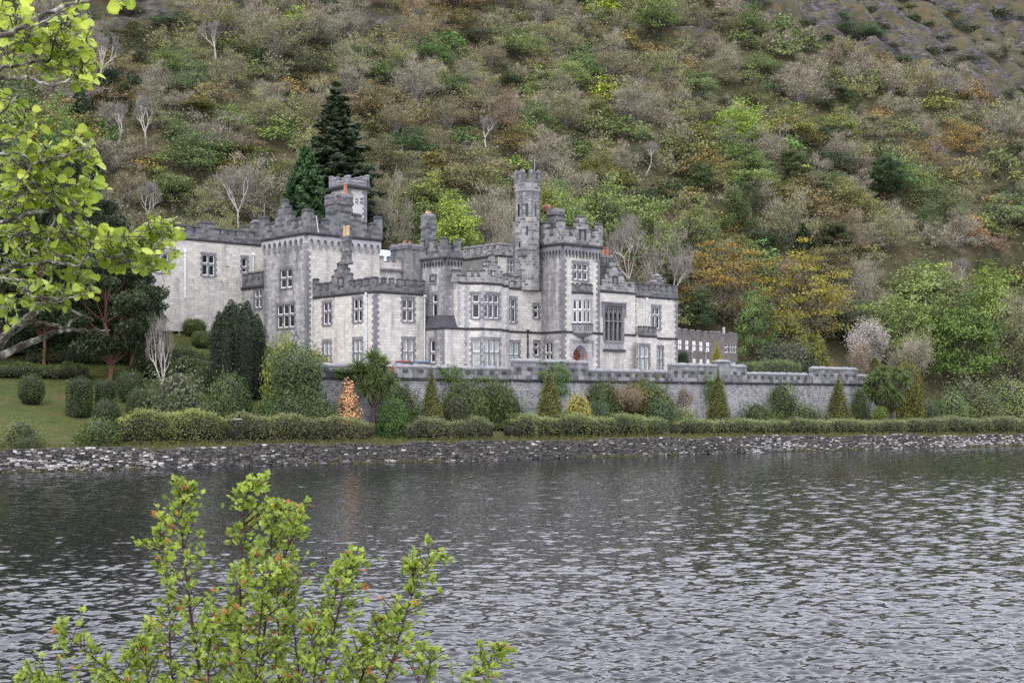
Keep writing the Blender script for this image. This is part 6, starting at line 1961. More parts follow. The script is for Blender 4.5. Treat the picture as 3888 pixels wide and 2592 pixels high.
        q.slivers(S, unit(r.normal(size=(k, 3)) * .45 + np.array([0, 0, 1.0]) + np.concatenate([nv, [0]]) * .25) * (r.uniform(.4, .8, k) * np.interp(t, cum, H))[:, None], .018, r, m=1)
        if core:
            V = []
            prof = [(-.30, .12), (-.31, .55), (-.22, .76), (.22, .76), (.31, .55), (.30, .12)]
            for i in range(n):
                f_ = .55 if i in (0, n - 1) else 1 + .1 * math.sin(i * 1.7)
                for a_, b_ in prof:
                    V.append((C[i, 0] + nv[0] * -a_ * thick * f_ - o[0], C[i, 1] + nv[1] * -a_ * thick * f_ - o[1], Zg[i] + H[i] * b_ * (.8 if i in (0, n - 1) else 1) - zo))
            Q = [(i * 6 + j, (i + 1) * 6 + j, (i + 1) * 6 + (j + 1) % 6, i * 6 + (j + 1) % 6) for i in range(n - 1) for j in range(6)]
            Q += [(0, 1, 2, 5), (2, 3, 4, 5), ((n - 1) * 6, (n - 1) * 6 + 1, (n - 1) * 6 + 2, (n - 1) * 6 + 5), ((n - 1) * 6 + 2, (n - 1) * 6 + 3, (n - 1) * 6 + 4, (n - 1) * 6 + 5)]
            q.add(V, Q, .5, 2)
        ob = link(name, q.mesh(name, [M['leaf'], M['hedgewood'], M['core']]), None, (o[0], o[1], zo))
        ob.color = (*col, 1)
        tag(ob, label, cat)
        return ob

    hedge(268, 520, 4.3, 948, 2.6, (.142, .169, .041), "long clipped shore hedge, bright on top with bare stems, left of the white car", woody=.75, seed=1)
    hedge(508, 855, 4.3, 952, 2.5, (.115, .128, .046), "untidy brownish shore hedge with twiggy stems right of the white car", woody=.7, seed=2, top1=966)
    hedge(845, 955, 9.5, 972, 1.8, (.074, .142, .041), "short neat dark green hedge set back behind the shore grass below the palm", woody=0, wav=.03, dens=75)
    hedge(928, 1128, 4.3, 966, 2.8, (.101, .115, .046), "rough mixed shore hedge with russet tops below the leftmost pointed conifer", woody=.55, wav=.3, seed=3)
    hedge(1120, 1200, 9.5, 975, 1.7, (.074, .135, .041), "small neat green hedge set back between the two rough shore hedges", woody=0, wav=.03, dens=75)
    hedge(1165, 1520, 4.3, 958, 3.2, (.115, .142, .043), "tall shaggy grassy shore hedge below the ivy covered bastion", woody=.5, wav=.26, seed=4, leaf=.2)
    hedge(1490, 1575, 9.0, 970, 1.7, (.074, .135, .041), "short dark clipped hedge behind a gap in the shore hedge below the lilac", woody=0, wav=.03, dens=75)
    hedge(1545, 1800, 4.3, 966, 2.8, (.115, .142, .046), "greyish green shore hedge running below the third pointed conifer", woody=.55, seed=5, wav=.14)
    hedge(1790, 2080, 4.3, 965, 2.8, (.115, .135, .046), "shore hedge with browning top below the rightmost pointed conifer and spiky palm", woody=.5, seed=6, wav=.14, top1=968)
    hedge(2070, 2440, 4.3, 962, 3.0, (.101, .121, .041), "shore hedge at the right end below the willow bushes", woody=.45, seed=7, wav=.22)
    hedge(-140, 205, 29.0, 838, 2.6, (0.053, 0.081, 0.019), "dark hedge along the top of the left lawn", woody=.2, dens=50)
    hedge(60, 470, 34.0, 800, 2.4, (0.044, 0.070, 0.019), "upper dark hedge behind the pine trunks at the left", woody=.1, dens=45)
    hedge(330, 485, 31.0, 828, 1.8, (0.063, 0.097, 0.021), "clipped terrace hedge in front of the columnar yew", woody=0, dens=60)
    hedge(340, 485, 36.0, 806, 1.5, (0.073, 0.108, 0.024), "upper clipped terrace hedge behind the thin bare tree", woody=0, dens=60)
    hedge(1690, 1835, 15.5, 832, 2.5, (0.083, 0.124, 0.033), "low green hedge on the terrace in front of the brown block's right end", woody=0, dens=60)
    hedge(2100, 2330, 15, 922, 2.6, (0.068, 0.108, 0.029), "rounded hedge on the slope right of the spiky palm", woody=0, wav=.3)

    def shrub(kind, px, base_d, top, w, col, label, cat="shrub", name="shrub", i=0, **kw):
        pr = S[kind][i % len(S[kind])]
        return stand(name, pr, px, top, w, at_d(px, base_d), G[col] if isinstance(col, str) else col, label, cat, **kw)
    # left lawn
    shrub('loose', 50, 4.6, 966, 105, 'hedge', "low spreading bush at the left edge of the lawn by the shore", i=1)
    shrub('loose', 60, 1.9, 1003, 66, (0.058, 0.081, 0.021), "small dark bush growing at the shore wall's left end")
    shrub('dome', 225, 4.2, 962, 98, (0.087, 0.124, 0.029), "leafy laurel bush at the left end of the long clipped hedge")
    for k, (px, d, top, w, lab) in enumerate(((72, 21, 860, 58, "clipped round bush furthest left on the lawn"), (182, 17.5, 865, 56, "tall clipped barrel bush in the middle of the left lawn"), (243, 18.5, 870, 46, "clipped bush just right of the tall barrel bush on the lawn"),
                                               (300, 21.5, 851, 62, "dark rounded bush under the big dark pine"), (318, 13.5, 890, 54, "dark clipped bush left of the pale rhododendron"), (245, 10.5, 916, 62, "low flat clipped bush at the lower edge of the lawn"))):
        shrub('cyl' if k in (1, 2) else 'ball', px, d, top, w, (0.044, 0.070, 0.019), lab, "bush", "clipped_bush", i=k, group="clipped bushes on the left lawn")
    shrub('loose', 405, 11.5, 850, 155, (0.097, 0.124, 0.055), "broad pale leaved rhododendron with a few pink flowers behind the long hedge", "rhododendron", "rhododendron")
    shrub('dome', 528, 12.5, 862, 98, (0.083, 0.124, 0.038), "round grey green rhododendron below the columnar yew", "rhododendron", "rhododendron", i=1)
    shrub('dome', 470, 25, 838, 52, (0.058, 0.081, 0.029), "small dark bush left of the columnar yew's foot", i=2)
    shrub('yew', 546, 23.5, 678, 132, 'yew', "dark many-spired columnar yew standing left of the gabled tower", "yew", "yew_tree")
    # clipped balls on the bank below the rear wing
    for k, (px, v, top, w, lab) in enumerate(((348, 700, 664, 36, "small ball bush at the top left of the bank below the rear wing"), (375, 720, 682, 62, "low mushroom shaped bush under the rear wing's left window"), (425, 748, 688, 72, "largest rounded bush on the bank below the rear wing"),
                                            (447, 772, 731, 52, "round clipped bush between the largest ball and the yew"), (462, 798, 760, 44, "lowest clipped ball touching the yew"), (350, 735, 690, 50, "twiggy rounded bush beside the dark pine on the bank"))):
        stand("clipped_bush", S['ball'][k % 2], px, top, w, at_hill(px, v), (0.092, 0.135, 0.027), lab, "bush", "clipped bushes on the bank below the rear wing")
    stand("ivy", S['dome'][0], 440, 684, 50, at_hill(440, 700) + 1, (0.053, 0.108, 0.019), "dark green ivy heap against the foot of the rear wing", "ivy")
    stand("cypress_sapling", conifer_proto(262, 1.2, 5, 14, .2, 120, .05, .1, power=.35, z0=.02), 312, 636, 15, at_hill(312, 690), G['dark'], "slim dark pencil cypress in front of the rear wing's left end", "cypress")
    # big shrubs below the left end of the terrace
    shrub('bigr', 682, 9.8, 800, 172, (0.073, 0.114, 0.038), "huge grey green rhododendron with brown dead patches below the gabled tower", "rhododendron", "rhododendron")
    stand("climbing_shrub", S['dome'][2], 655, 778, 100, at_d(655, 15.5), (0.189, 0.216, 0.041), "yellow green shrub with red blooms around the black lamp post", "shrub")
    stand("climbing_shrub", S['dome'][1], 712, 806, 92, at_d(712, 14), (0.203, 0.203, 0.047), "low yellowish trailing shrub spilling over the left end of the terrace wall", "shrub")
    shrub('loose', 780, 11.5, 870, 120, (0.039, 0.070, 0.017), "dark shrub mass behind the orange flowered pieris", i=2)
    # orange pieris
    pz = shrub_proto(180, lambda f: max(.05, (1 - f) ** .55) * (.9 + .1 * math.sin(f * 22)), 2.6, 4.6, 3400, .22, .12, .45, lumps=70, asp=.7)
    stand("pieris_bush", pz, 799, 884, 62, at_d(799, 8.6), (0.600, 0.360, 0.190), "conical shrub covered in salmon orange young leaves left of the palm trunk", "pieris bush")
    # palms
    cp = cordyline_proto(300, [(-.1, 0, 7.2), (.9, .2, 6.4), (-1.0, .1, 5.8), (.3, -.5, 5.2), (1.5, .3, 5.0), (-.6, -.5, 4.4), (-1.6, .3, 6.3), (.3, .3, 6.9), (.7, -.2, 4.2)], 8.0, .2, 1.45, 130)
    stand("cabbage_palm", cp, 858, 804, 60, at_d(858, 8.9), (0.092, 0.130, 0.038), "tall bare-trunked cabbage palm with spiky heads in front of the castle wing", "palm", rz=0)
    r = np.random.default_rng(31)
    hd = []
    for k in range(46):
        v = unit(r.normal(size=3) + np.array([0, 0, .15])); hd.append((v[0] * 2.2, v[1] * 2.0, 4.1 + v[2] * 1.7))
    cp2 = cordyline_proto(301, hd, 6.6, .42, .85, 110)
    stand("cabbage_palm", cp2, 2045, 832, 100, at_wall(2010, 3.5), (0.102, 0.146, 0.046), "broad many-headed spiky palm on a thick short trunk at the right end of the wall", "palm", rz=.3)
    # pointed conifers in front of the wall
    for k, (px, top, w, o, lab) in enumerate(((991, 850, 66, 4.2, "pointed yellow green conifer left of the ivy covered bastion"), (1262, 852, 80, 4.2, "broadest pointed conifer, in front of the ivy covered bastion"), (1650, 855, 66, 4.0, "pointed conifer in front of the narrow strip of ivy"), (1926, 866, 66, 3.8, "rightmost pointed conifer against the bare terrace wall"))):
        stand("conifer", S['cone'][k % 2], px, top, w, at_wall(px, o), G['thuja'], lab, "conifer", "pointed conifers along the terrace wall")
    # shrubs against the wall
    def wallshrub(kind, px, o, top, w, col, label, cat="shrub", name="shrub", i=0):
        return stand(name, S[kind][i % len(S[kind])], px, top, w, at_wall(px, o), G[col] if isinstance(col, str) else col, label, cat)
    wallshrub('loose', 925, 2.0, 884, 92, (0.068, 0.092, 0.025), "olive shrub against the wall just left of the first pointed conifer")
    wallshrub('dome', 1070, 2.2, 872, 100, (0.073, 0.102, 0.024), "olive green shrub mass under the wall right of the first pointed conifer", i=1)
    wallshrub('dome', 1140, 2.2, 876, 96, (0.073, 0.097, 0.022), "olive green shrub mass under the wall left of the pink camellia", i=2)
    wallshrub('loose', 1045, 3.2, 905, 90, (0.049, 0.065, 0.019), "darker lower shrub behind the shore hedge between the first two conifers", i=2)
    wallshrub('dome', 905, 5.0, 914, 70, (0.058, 0.124, 0.025), "bright green fern-like bush with mauve flowers right of the palm trunk")
    wallshrub('loose', 1182, 4.0, 910, 54, (0.068, 0.092, 0.033), "camellia bush dotted with pink flowers left of the broadest conifer", "camellia", "camellia_bush")
    wallshrub('dome', 1328, 4.6, 906, 60, (0.340, 0.310, 0.070), "pale yellow flowering shrub right of the broadest conifer", "shrub", "yellow_shrub", 1)
    wallshrub('dome', 1385, 2.2, 876, 85, (0.058, 0.086, 0.025), "dark green shrub against the wall below the entrance door")
    wallshrub('dome', 1480, 2.2, 874, 125, (0.078, 0.102, 0.024), "olive shrub against the wall below the traceried window", i=1)
    wallshrub('twiggy', 1437, 4.2, 893, 88, (0.260, 0.150, 0.045), "leafless twiggy shrub with orange buds in front of the wall", "shrub", "twiggy_shrub")
    wallshrub('loose', 1375, 5.0, 920, 55, (0.058, 0.114, 0.050), "blue green bush between the yellow shrub and the orange twiggy shrub", i=1)
    wallshrub('loose', 1508, 4.6, 913, 88, (0.063, 0.114, 0.050), "blue green bush right of the orange twiggy shrub", i=2)
    wallshrub('twiggy', 1568, 3.2, 894, 60, (0.300, 0.200, 0.300), "thin lilac bush with mauve flowers against the pale wall", "lilac", "lilac_bush", 1)
    wallshrub('dome', 1570, 5.2, 936, 64, (0.230, 0.257, 0.121), "low variegated pale shrub left of the third pointed conifer", i=2)
    wallshrub('loose', 1795, 1.2, 880, 92, (0.083, 0.114, 0.029), "climber hanging on the bare wall between the two right conifers", "climber", "wall_climber", 0)
    wallshrub('loose', 1740, 4.0, 925, 90, (0.068, 0.108, 0.029), "low green shrubs at the wall foot right of the third conifer", i=1)
    wallshrub('loose', 1850, 4.0, 932, 90, (0.073, 0.108, 0.033), "low grey green bushes at the wall foot left of the rightmost conifer", i=2)
    wallshrub('loose', 1975, 2.0, 892, 46, (0.058, 0.092, 0.024), "dark climber on the wall's right end beside the spiky palm", "climber", "wall_climber", 2)
    wallshrub('ball', 2022, 4.8, 932, 38, (0.162, 0.216, 0.041), "small round bright green bush under the spiky palm")
    # ivy on the parapet and bastion
    def ivy(px0, px1, top, bot, o, label, seed):
        r = np.random.default_rng(seed)
        f = Face(along(WALLP, E1, px0 * K), along(WALLP, E1, px1 * K))
        q = QM(); zc = lambda y: HC - (y * K - V0) / F_ * (f.A[1] + f.B[1]) / 2
        z1, z0 = zc(top), zc(bot)
        n = int(f.L * (z1 - z0) * 85)
        t = r.uniform(0, 1, n); h = r.uniform(0, 1, n)
        edge = .72 + .28 * np.sin(t * 9 + seed) * np.sin(t * 17 + 2)
        h = h * edge + (1 - edge) * .35
        half = np.abs(t - .5) * 2
        keep = half < (.8 + .2 * np.sin(h * 11 + seed)) 
        t, h = t[keep], h[keep]; n = len(t)
        dep = o + .35 * np.sin(t * 3.1) * (.5 + h) * .6 + r.normal(size=n) * .09
        A = np.array(f.A); 
        P = np.stack([A[0] + f.d[0] * t * f.L + f.n[0] * dep, A[1] + f.d[1] * t * f.L + f.n[1] * dep, z0 + (z1 - z0) * h], 1)
        c = P.mean(0); c[2] = z0
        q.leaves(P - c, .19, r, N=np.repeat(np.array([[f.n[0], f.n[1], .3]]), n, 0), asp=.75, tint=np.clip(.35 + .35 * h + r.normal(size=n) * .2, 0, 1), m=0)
        top_ = []
        if z1 > zc(842):
            k = int(f.L * 110); t = r.uniform(.05, .95, k); dd = r.uniform(-.9, o, k)
            P = np.stack([A[0] + f.d[0] * t * f.L + f.n[0] * dd, A[1] + f.d[1] * t * f.L + f.n[1] * dd, z1 - .25 + .2 * np.sin(t * 9 + seed) + r.normal(size=k) * .12], 1)
            q.leaves(P - c, .19, r, asp=.75, m=0, up=1.0)
        ob = link("ivy", q.mesh("ivy", [M['leaf']]), None, tuple(c)); ob.color = (.075, .15, .022, 1)
        tag(ob, label, "ivy")
    ivy(1224, 1302, 829, 915, .95, "bright ivy covering the middle bastion of the terrace wall", 1)
    ivy(1000, 1060, 840, 882, .4, "ivy climbing over the low parapet left of the bastion", 2)
    ivy(1603, 1636, 848, 930, .95, "narrow strip of ivy hanging on the wall left of the third conifer", 3)
    ivy(757, 792, 842, 872, .4, "small ivy patch on the parapet left of the palm", 4)
    ivy(868, 906, 865, 905, 1.3, "ivy patch on the corner bastion right of the palm", 5)
    ivy(1082, 1130, 862, 880, .4, "thin ivy fringe under the string course left of the middle bastion", 6)
    # terrace topiary
    stand("topiary", S['cone'][1], 1646, 790, 44, info['R1'][1] + 1, (0.300, 0.270, 0.020), "bright golden yellow cone bush in front of the brown block", "topiary", zbase=TERR)
    stand("topiary", S['cyl'][0], 1569, 806, 24, info['R1'][1] + 1, (0.022, 0.046, 0.015), "small dark green topiary bush beside the castle's right corner", "topiary", zbase=TERR)

    # ---- individual trees around the castle
    def tree(kind, px, base, top, w, col, label, cat="tree", name="tree", i=0, Y=None, **kw):
        pr = B[kind][i % len(B[kind])]
        Y = at_hill(px, base) if Y is None else Y
        return stand(name, pr, px, top, w, Y, G[col] if isinstance(col, str) else col, label, cat, bury=.3, **kw)
    kx = info['P3'][1]
    used = []
    def T(*a, **k):
        o = tree(*a, **k); used.append((o.location.x, o.location.y, k.get('clear', 4.0))); return o
    tree('spruce', 772, 420, 186, 285, (.041, .059, .027), "tallest dark spruce with ragged drooping tiers behind the gabled tower", "spruce", "spruce_tree", Y=212)
    tree('cypress', 703, 480, 340, 190, (.041, .092, .030), "dense dark green cone shaped cypress left of the tallest spruce", "cypress", "cypress_tree", Y=202)
    tree('broad', 795, 430, 372, 60, 'lime', "small lime green tree peeping over the bell tower", "tree", "maple_tree", 1, Y=204)
    tree('flat', 258, 240, 164, 140, (.030, .046, .022), "dark flat topped cypress high on the left slope", "cypress", "cypress_tree", Y=at_hill(258, 252))
    tree('cypress', 184, 320, 198, 88, (.041, .074, .032), "broad dark conifer left of the flat topped cypress", "cypress", "cypress_tree", Y=at_hill(184, 330))
    tree('white', 338, 345, 205, 92, 'grey', "tall pale bare tree right of the flat topped cypress", "tree", "bare_tree", 0, Y=at_hill(338, 345))
    tree('white', 262, 345, 232, 95, 'grey', "pale bare tree with several stems under the flat topped cypress", "tree", "bare_tree", 1, Y=at_hill(262, 350))
    tree('white', 548, 520, 358, 105, 'grey', "slender pale bare tree behind the rear wing", "tree", "bare_tree", 2, Y=at_hill(548, 540, 190))
    tree('white', 335, 500, 405, 95, 'grey', "low branching white stemmed bare tree above the rear wing's left end", "tree", "bare_tree", 0, Y=at_hill(335, 540, 188))
    tree('wide', 1555, 640, 506, 190, 'grey', "wide whitish bare tree right of the entrance tower", "tree", "bare_tree", 0, Y=210)
    tree('wide', 1435, 600, 478, 120, 'grey', "smaller whitish bare tree just behind the entrance tower's parapet", "tree", "bare_tree", 1, Y=214)
    tree('oak', 1660, 765, 540, 205, (.236, .169, .034), "large ochre orange oak above the brown block", "oak", "oak_tree", 0, Y=222)
    tree('oak', 1850, 770, 556, 205, (.250, .223, .034), "large yellow green oak right of the ochre oak", "oak", "oak_tree", 1, Y=226)
    tree('round', 1690, 530, 434, 118, (.081, .108, .035), "dense dark rounded pine above the ochre oak", "pine", "pine_tree", 0, Y=at_hill(1690, 545, 225))
    tree('cypress', 1845, 580, 514, 62, (.038, .061, .027), "small dark conical conifer above the yellow green oak", "conifer", "conifer_tree", 0, Y=at_hill(1845, 590, 230))
    tree('lush', 2065, 840, 668, 165, (.169, .223, .061), "pale green layered tree behind the white blossom", "tree", "lime_tree", 0, Y=232)
    tree('lush', 2120, 800, 600, 205, (.169, .223, .061), "big round pale green tree standing behind the layered pale tree", "tree", "lime_tree", 1, Y=250)
    tree('lush', 2205, 900, 660, 175, (.101, .169, .035), "tall mid green tree with a visible grey trunk near the right edge", "tree", "lime_tree", 2, Y=238)
    tree('lush', 2275, 860, 605, 130, (.140, .200, .030), "bright yellow green tree rising behind the tall mid green tree", "tree", "lime_tree", 0, Y=258)
    tree('bud', 2185, 700, 605, 110, (.216, .216, .108), "grey haze of bare branches between the two pale round trees", "tree", "bare_tree", 0, Y=262)
    tree('bare', 1985, 760, 600, 110, (.189, .162, .121), "tall grey leafless tree left of the pale round tree", "tree", "bare_tree", 1, Y=246)
    tree('lush', 1735, 790, 655, 95, (.115, .182, .054), "fresh green tree between the two oaks", "tree", "ash_tree", 1, Y=214)
    tree('lush', 1810, 800, 690, 110, (.169, .169, .038), "olive green tree under the yellow green oak", "tree", "ash_tree", 2, Y=216)
    tree('lush', 1600, 800, 660, 90, (.047, .081, .030), "dark evergreen tree between the castle's right corner and the ochre oak", "tree", "holly_tree", 0, Y=216)
    tree('lush', 1940, 830, 690, 120, (.047, .081, .034), "dark evergreen tree behind the white blossom tree", "tree", "holly_tree", 2, Y=234)
    stand("shrub", S['dome'][0], 1805, 786, 150, 208, (.068, .081, .043), "broad dark rounded bush behind the terrace wall", "shrub")
    stand("conifer", S['cone'][0], 1880, 768, 80, 208, (.189, .203, .030), "golden green conifer right of the dark rounded bush", "conifer")
    stand("conifer", S['cone'][1], 1850, 775, 46, 210, (.203, .230, .034), "bright golden tip of a conifer just behind the dark rounded bush", "conifer")
    stand("cherry_tree", S['blossom'][0], 2000, 740, 100, 212, (.420, .380, .360), "small tree full of white blossom behind the wall's right end", "cherry tree")
    stand("cherry_tree", S['blossom'][0], 1950, 790, 82, 208, (.30, .24, .18), "lower pinkish brown blossom tree left of the white blossom", "cherry tree")
    stand("conifer", S['cone'][1], 2010, 818, 60, 209, (.149, .169, .027), "small golden conifer behind the right lamp post", "conifer")
    stand("shrub", S['twiggy'][0], 2102, 785, 120, 214, (.200, .190, .110), "pale leafless fan shaped shrub right of the spiky palm", "shrub")
    stand("conifer", S['dome'][1], 2085, 835, 70, 210, (.162, .162, .027), "yellowish conifer bush behind the spiky palm", "conifer")
    for k, (px, top, w, col, d, lab) in enumerate(((2215, 868, 120, (.128, .155, .068), 14, "tall grey green willow bush at the right"), (2310, 872, 110, (.176, .223, .074), 13, "pale green willow bush at the right edge"), (2190, 905, 70, (.135, .203, .068), 10, "bush with small white flower heads below the willow"), (2395, 865, 130, (.149, .203, .054), 14, "green bush half outside the right edge"),
                                                (2120, 918, 90, (.081, .128, .061), 13, "blue green bush right of the spiky palm's trunk"), (2265, 905, 80, (.135, .162, .061), 10, "olive bush between the two willow bushes"))):
        stand("shrub", S['loose'][k % 3] if k != 3 else S['dome'][0], px, top, w, at_d(px, d), col, lab, "shrub")
    tree('lush', 2300, 860, 625, 150, (.17, .23, .055), "fresh light green tree leaning towards the right edge", "tree", "lime_tree", 1, Y=252)
    tree('lush', 2010, 820, 690, 120, (.16, .21, .07), "soft pale green tree left of the white blossom", "tree", "lime_tree", 2, Y=238)
    tree('lush', 2330, 870, 700, 110, (.135, .142, .068), "olive brown tree at the right edge above the willows", "tree", "ash_tree", 1, Y=240)
    tree('bare', 2345, 860, 650, 140, (.203, .162, .121), "brownish leafless tree leaning in at the right edge", "tree", "bare_tree", 2, Y=246)
    # dark pines at the left
    tree('pine', 252, 850, 560, 235, (.041, .059, .024), "broad dark pine with layered boughs in front of the rear wing's left end", "pine", "pine_tree", 0, Y=at_d(252, 27))
    tree('pine', 175, 800, 345, 190, (.035, .054, .022), "tall dark pine rising behind the leafy foreground branches", "pine", "pine_tree", 1, Y=at_d(175, 40))
    tree('pine', 100, 820, 430, 190, (.041, .062, .024), "dark pine with a reddish trunk left of the broad pine", "pine", "pine_tree", 0, Y=at_d(100, 33))
    tree('pine', -20, 830, 480, 210, (.038, .057, .024), "dark pine half outside the left edge behind the lawn", "pine", "pine_tree", 1, Y=at_d(-20, 34))
    for (px, top, w, Y, col, kind, nm, lab) in (
            (430, 332, 200, 236, (.16, .18, .06), 'lush', "sycamore_tree", "large olive green dome of budding branches above the rear wing's middle"), (545, 345, 190, 228, (.17, .165, .045), 'lush', "sycamore_tree", "broad olive yellow tree behind the slender pale bare tree"),
            (395, 420, 150, 214, (.16, .2, .07), 'lush', "sycamore_tree", "soft green tree just above the rear wing's battlements"), (620, 400, 120, 222, (.14, .14, .05), 'bud', "sycamore_tree", "brownish budding tree left of the dense cone shaped cypress"),
            (1045, 445, 150, 212, (.23, .31, .045), 'lush', "beech_tree", "bright lime green tree rising behind the chimney of the middle tower"), (985, 398, 150, 226, (.21, .25, .055), 'lush', "beech_tree", "yellow green tree behind the bell tower's right side"),
            (900, 400, 110, 214, (.2, .18, .12), 'bare', "bare_tree", "grey leafless tree right beside the bell tower"), (1100, 262, 90, 268, (.24, .32, .05), 'lush', "beech_tree", "lone lime green tree on the slope left of the turret's top"),
            (1160, 440, 100, 214, (.19, .165, .11), 'bare', "bare_tree", "grey leafless tree left of the octagonal turret"), (1300, 425, 150, 220, (.155, .215, .06), 'lush', "birch_tree", "fresh green tree above the entrance tower's left parapet"),
            (1390, 400, 150, 232, (.16, .215, .06), 'lush', "birch_tree", "fresh green tree above the entrance tower's stepped gable"), (1500, 440, 140, 228, (.165, .22, .065), 'lush', "birch_tree", "fresh green tree behind the wide whitish bare tree"),
            (1365, 268, 130, 290, (.21, .13, .065), 'bud', "oak_tree", "rounded rust brown tree on the slope above the entrance tower"), (1600, 455, 120, 234, (.15, .185, .06), 'lush', "birch_tree", "soft green tree left of the dark rounded pine"),
            (760, 232, 120, 262, (.19, .18, .06), 'bud', "oak_tree", "olive budding tree behind the tallest spruce"), (850, 330, 120, 240, (.19, .18, .07), 'bud', "oak_tree", "olive budding tree right of the tallest spruce")):
        tree(kind, px, 0, top, w, col, lab, "tree", nm, int(px) % 3, Y=Y)
    tree('lush', 60, 700, 330, 170, (.095, .155, .038), "mid green tree behind the tall dark pine", "tree", "beech_tree", 0, Y=at_d(60, 62))
    tree('lush', 140, 520, 225, 120, (.101, .176, .035), "fresh green tree left of the broad dark conifer", "tree", "beech_tree", 1, Y=at_d(140, 75))
    tree('lush', 20, 480, 230, 150, (.061, .095, .034), "dark tree behind the foreground branches at the left edge", "tree", "beech_tree", 2, Y=at_d(20, 74))
    tree('pine', 300, 830, 600, 190, (.030, .044, .018), "dark pine standing just left of the ball bushes on the bank", "pine", "pine_tree", 1, Y=at_d(300, 33))
    tree('pine', 215, 800, 455, 230, (.030, .044, .018), "dark spreading pine between the tall dark pine and the rear wing", "pine", "pine_tree", 0, Y=at_d(215, 46))
    for k, (px, dd, top, w, lab) in enumerate(((30, 37, 745, 120, "dark laurel thicket behind the lawn at the left edge"), (130, 39, 735, 130, "dark laurel thicket behind the reddish pine trunk"), (225, 38, 745, 120, "dark laurel thicket under the broad pine"), (300, 37, 770, 90, "dark laurel thicket left of the thin bare tree"), (350, 30, 812, 90, "low dark shrub behind the pale rhododendron"))):
        stand("laurel_thicket", S['dome'][k % 3], px, top, w, at_d(px, dd), (.045, .07, .024) if k < 4 else (.075, .105, .035), lab, "shrub")
    tree('white', 380, 860, 705, 105, 'grey', "thin bare white tree on the bank left of the yew", "tree", "bare_tree", 0, Y=at_d(380, 16))
    tree('white', 440, 700, 640, 60, 'grey', "small twiggy bare sapling beside the ball bushes", "tree", "bare_tree", 2, Y=at_hill(440, 720))

    # ---- the wooded hillside: the nearest 290 trees are individuals
    pts = []
    cell = {}
    r = np.random.default_rng(12)
    def free(x, y, s):
        cx, cy = int(x // 10), int(y // 10)
        for i in (-1, 0, 1):
            for j in (-1, 0, 1):
                for (a, b, t) in cell.get((cx + i, cy + j), ()):
                    if (a - x) ** 2 + (b - y) ** 2 < ((s + t) / 2) ** 2: return False
        return True
    for _ in range(60000):
        x, y = r.uniform(-150, 260), r.uniform(165, 560)
        d = float(ddist(x, y)); a, b = ab(x, y)
        if d < 50 or d > 255: continue
        if -16 < a < 64 and b < 27: continue
        if a <= -8 and d < 64: continue
        u, v = U0 + F_ * x / y, V0 - F_ * (float(ground(x, y)) + 3 - HC) / y
        if not (-330 < u < 4250) or v < -420: continue
        rk = float(rockiness(x, y))
        if r.uniform() < rk * .86: continue
        s = r.uniform(3.6, 8.4) if r.uniform() < .7 else r.uniform(3.2, 5)
        if free(x, y, s):
            cell.setdefault((int(x // 10), int(y // 10)), []).append((x, y, s))
            pts.append((x, y, s, u, v, d, rk))
    pts.sort(key=lambda p: p[1] / p[2])
    vis = [p for p in pts if -60 < p[3] < 3950 and p[4] > -60]
    ind = set(id(p) for p in vis[:290])
    kinds = {'bare': ("grey brown leafless tree", "bare_tree", 'bare'), 'bud': ("budding olive tree", "oak_tree", 'bud'), 'ochre': ("ochre young-leaved oak", "oak_tree", 'broad'), 'green': ("green tree", "birch_tree", 'broad'),
             'lime': ("bright lime green tree", "beech_tree", 'broad'), 'dark': ("dark evergreen tree", "holly_tree", 'broad'), 'rust': ("rust brown tree", "oak_tree", 'bud'), 'pine': ("dark layered pine", "pine_tree", 'pine'), 'white': ("white stemmed bare tree", "bare_tree", 'white')}
    cols = [(430, "above the rear wing's far left"), (600, "above the rear wing"), (800, "behind the big spruce"), (1000, "above the bell tower"), (1180, "left of the turret"), (1400, "above the turret"), (1560, "above the entrance tower"), (1800, "above the ochre oak"), (2050, "above the yellow oak"), (9999, "above the pale round trees")]
    rows = [(60, "near the frame's top"), (130, "high"), (210, "upper slope"), (290, "mid slope"), (380, "lower slope"), (9999, "hill's foot")]
    far = {}
    for p in pts:
        x, y, s, u, v, d, rk = p
        z = float(ground(x, y))
        n1 = wob(x, y, .045, 31); n2 = wob(x, y, .07, 32); n3 = wob(x, y, .12, 33)
        w = {'bare': 1.0 + .5 * n2, 'bud': 1.15 + .5 * n1, 'ochre': .42 - .35 * n2 + (d < 140) * .15, 'green': .62 - .45 * n1 + (d < 110) * .45, 'lime': .07 + (d < 90) * .08, 'dark': .42 + .45 * n3, 'rust': .16 - .25 * n3, 'pine': .05 + (u > 2500) * (d < 110) * .14, 'white': .045}
        ks = list(w); ww = np.maximum(.01, np.array([w[k] for k in ks])); kk = ks[r.choice(len(ks), p=ww / ww.sum())]
        if rk > .3: kk = 'dark' if r.uniform() < .7 else 'bare'
        base = {'bare': (.24, .21, .13), 'bud': (.20, .205, .07), 'ochre': (.215, .185, .06), 'green': (.145, .19, .06), 'lime': (.27, .34, .055), 'dark': (.065, .095, .038), 'rust': (.19, .14, .08), 'pine': (.06, .085, .032), 'white': (.2, .19, .11)}[kk]
        col = tuple(c * f for c, f in zip(base, np.exp(r.normal(size=3) * .10 + r.normal() * .12)))
        hh = s * r.uniform(1.05, 1.5) * (1.35 if kk in ('pine', 'white') else 1) * (.62 if kk == 'dark' else 1) * (.6 if rk > .3 else 1)
        if d > 170: hh *= .88
        wd = s * r.uniform(1.45, 2.0) * (.8 if kk in ('pine', 'white') else 1) * (.7 if rk > .3 else 1)
        desc, nm, pk = kinds[kk]
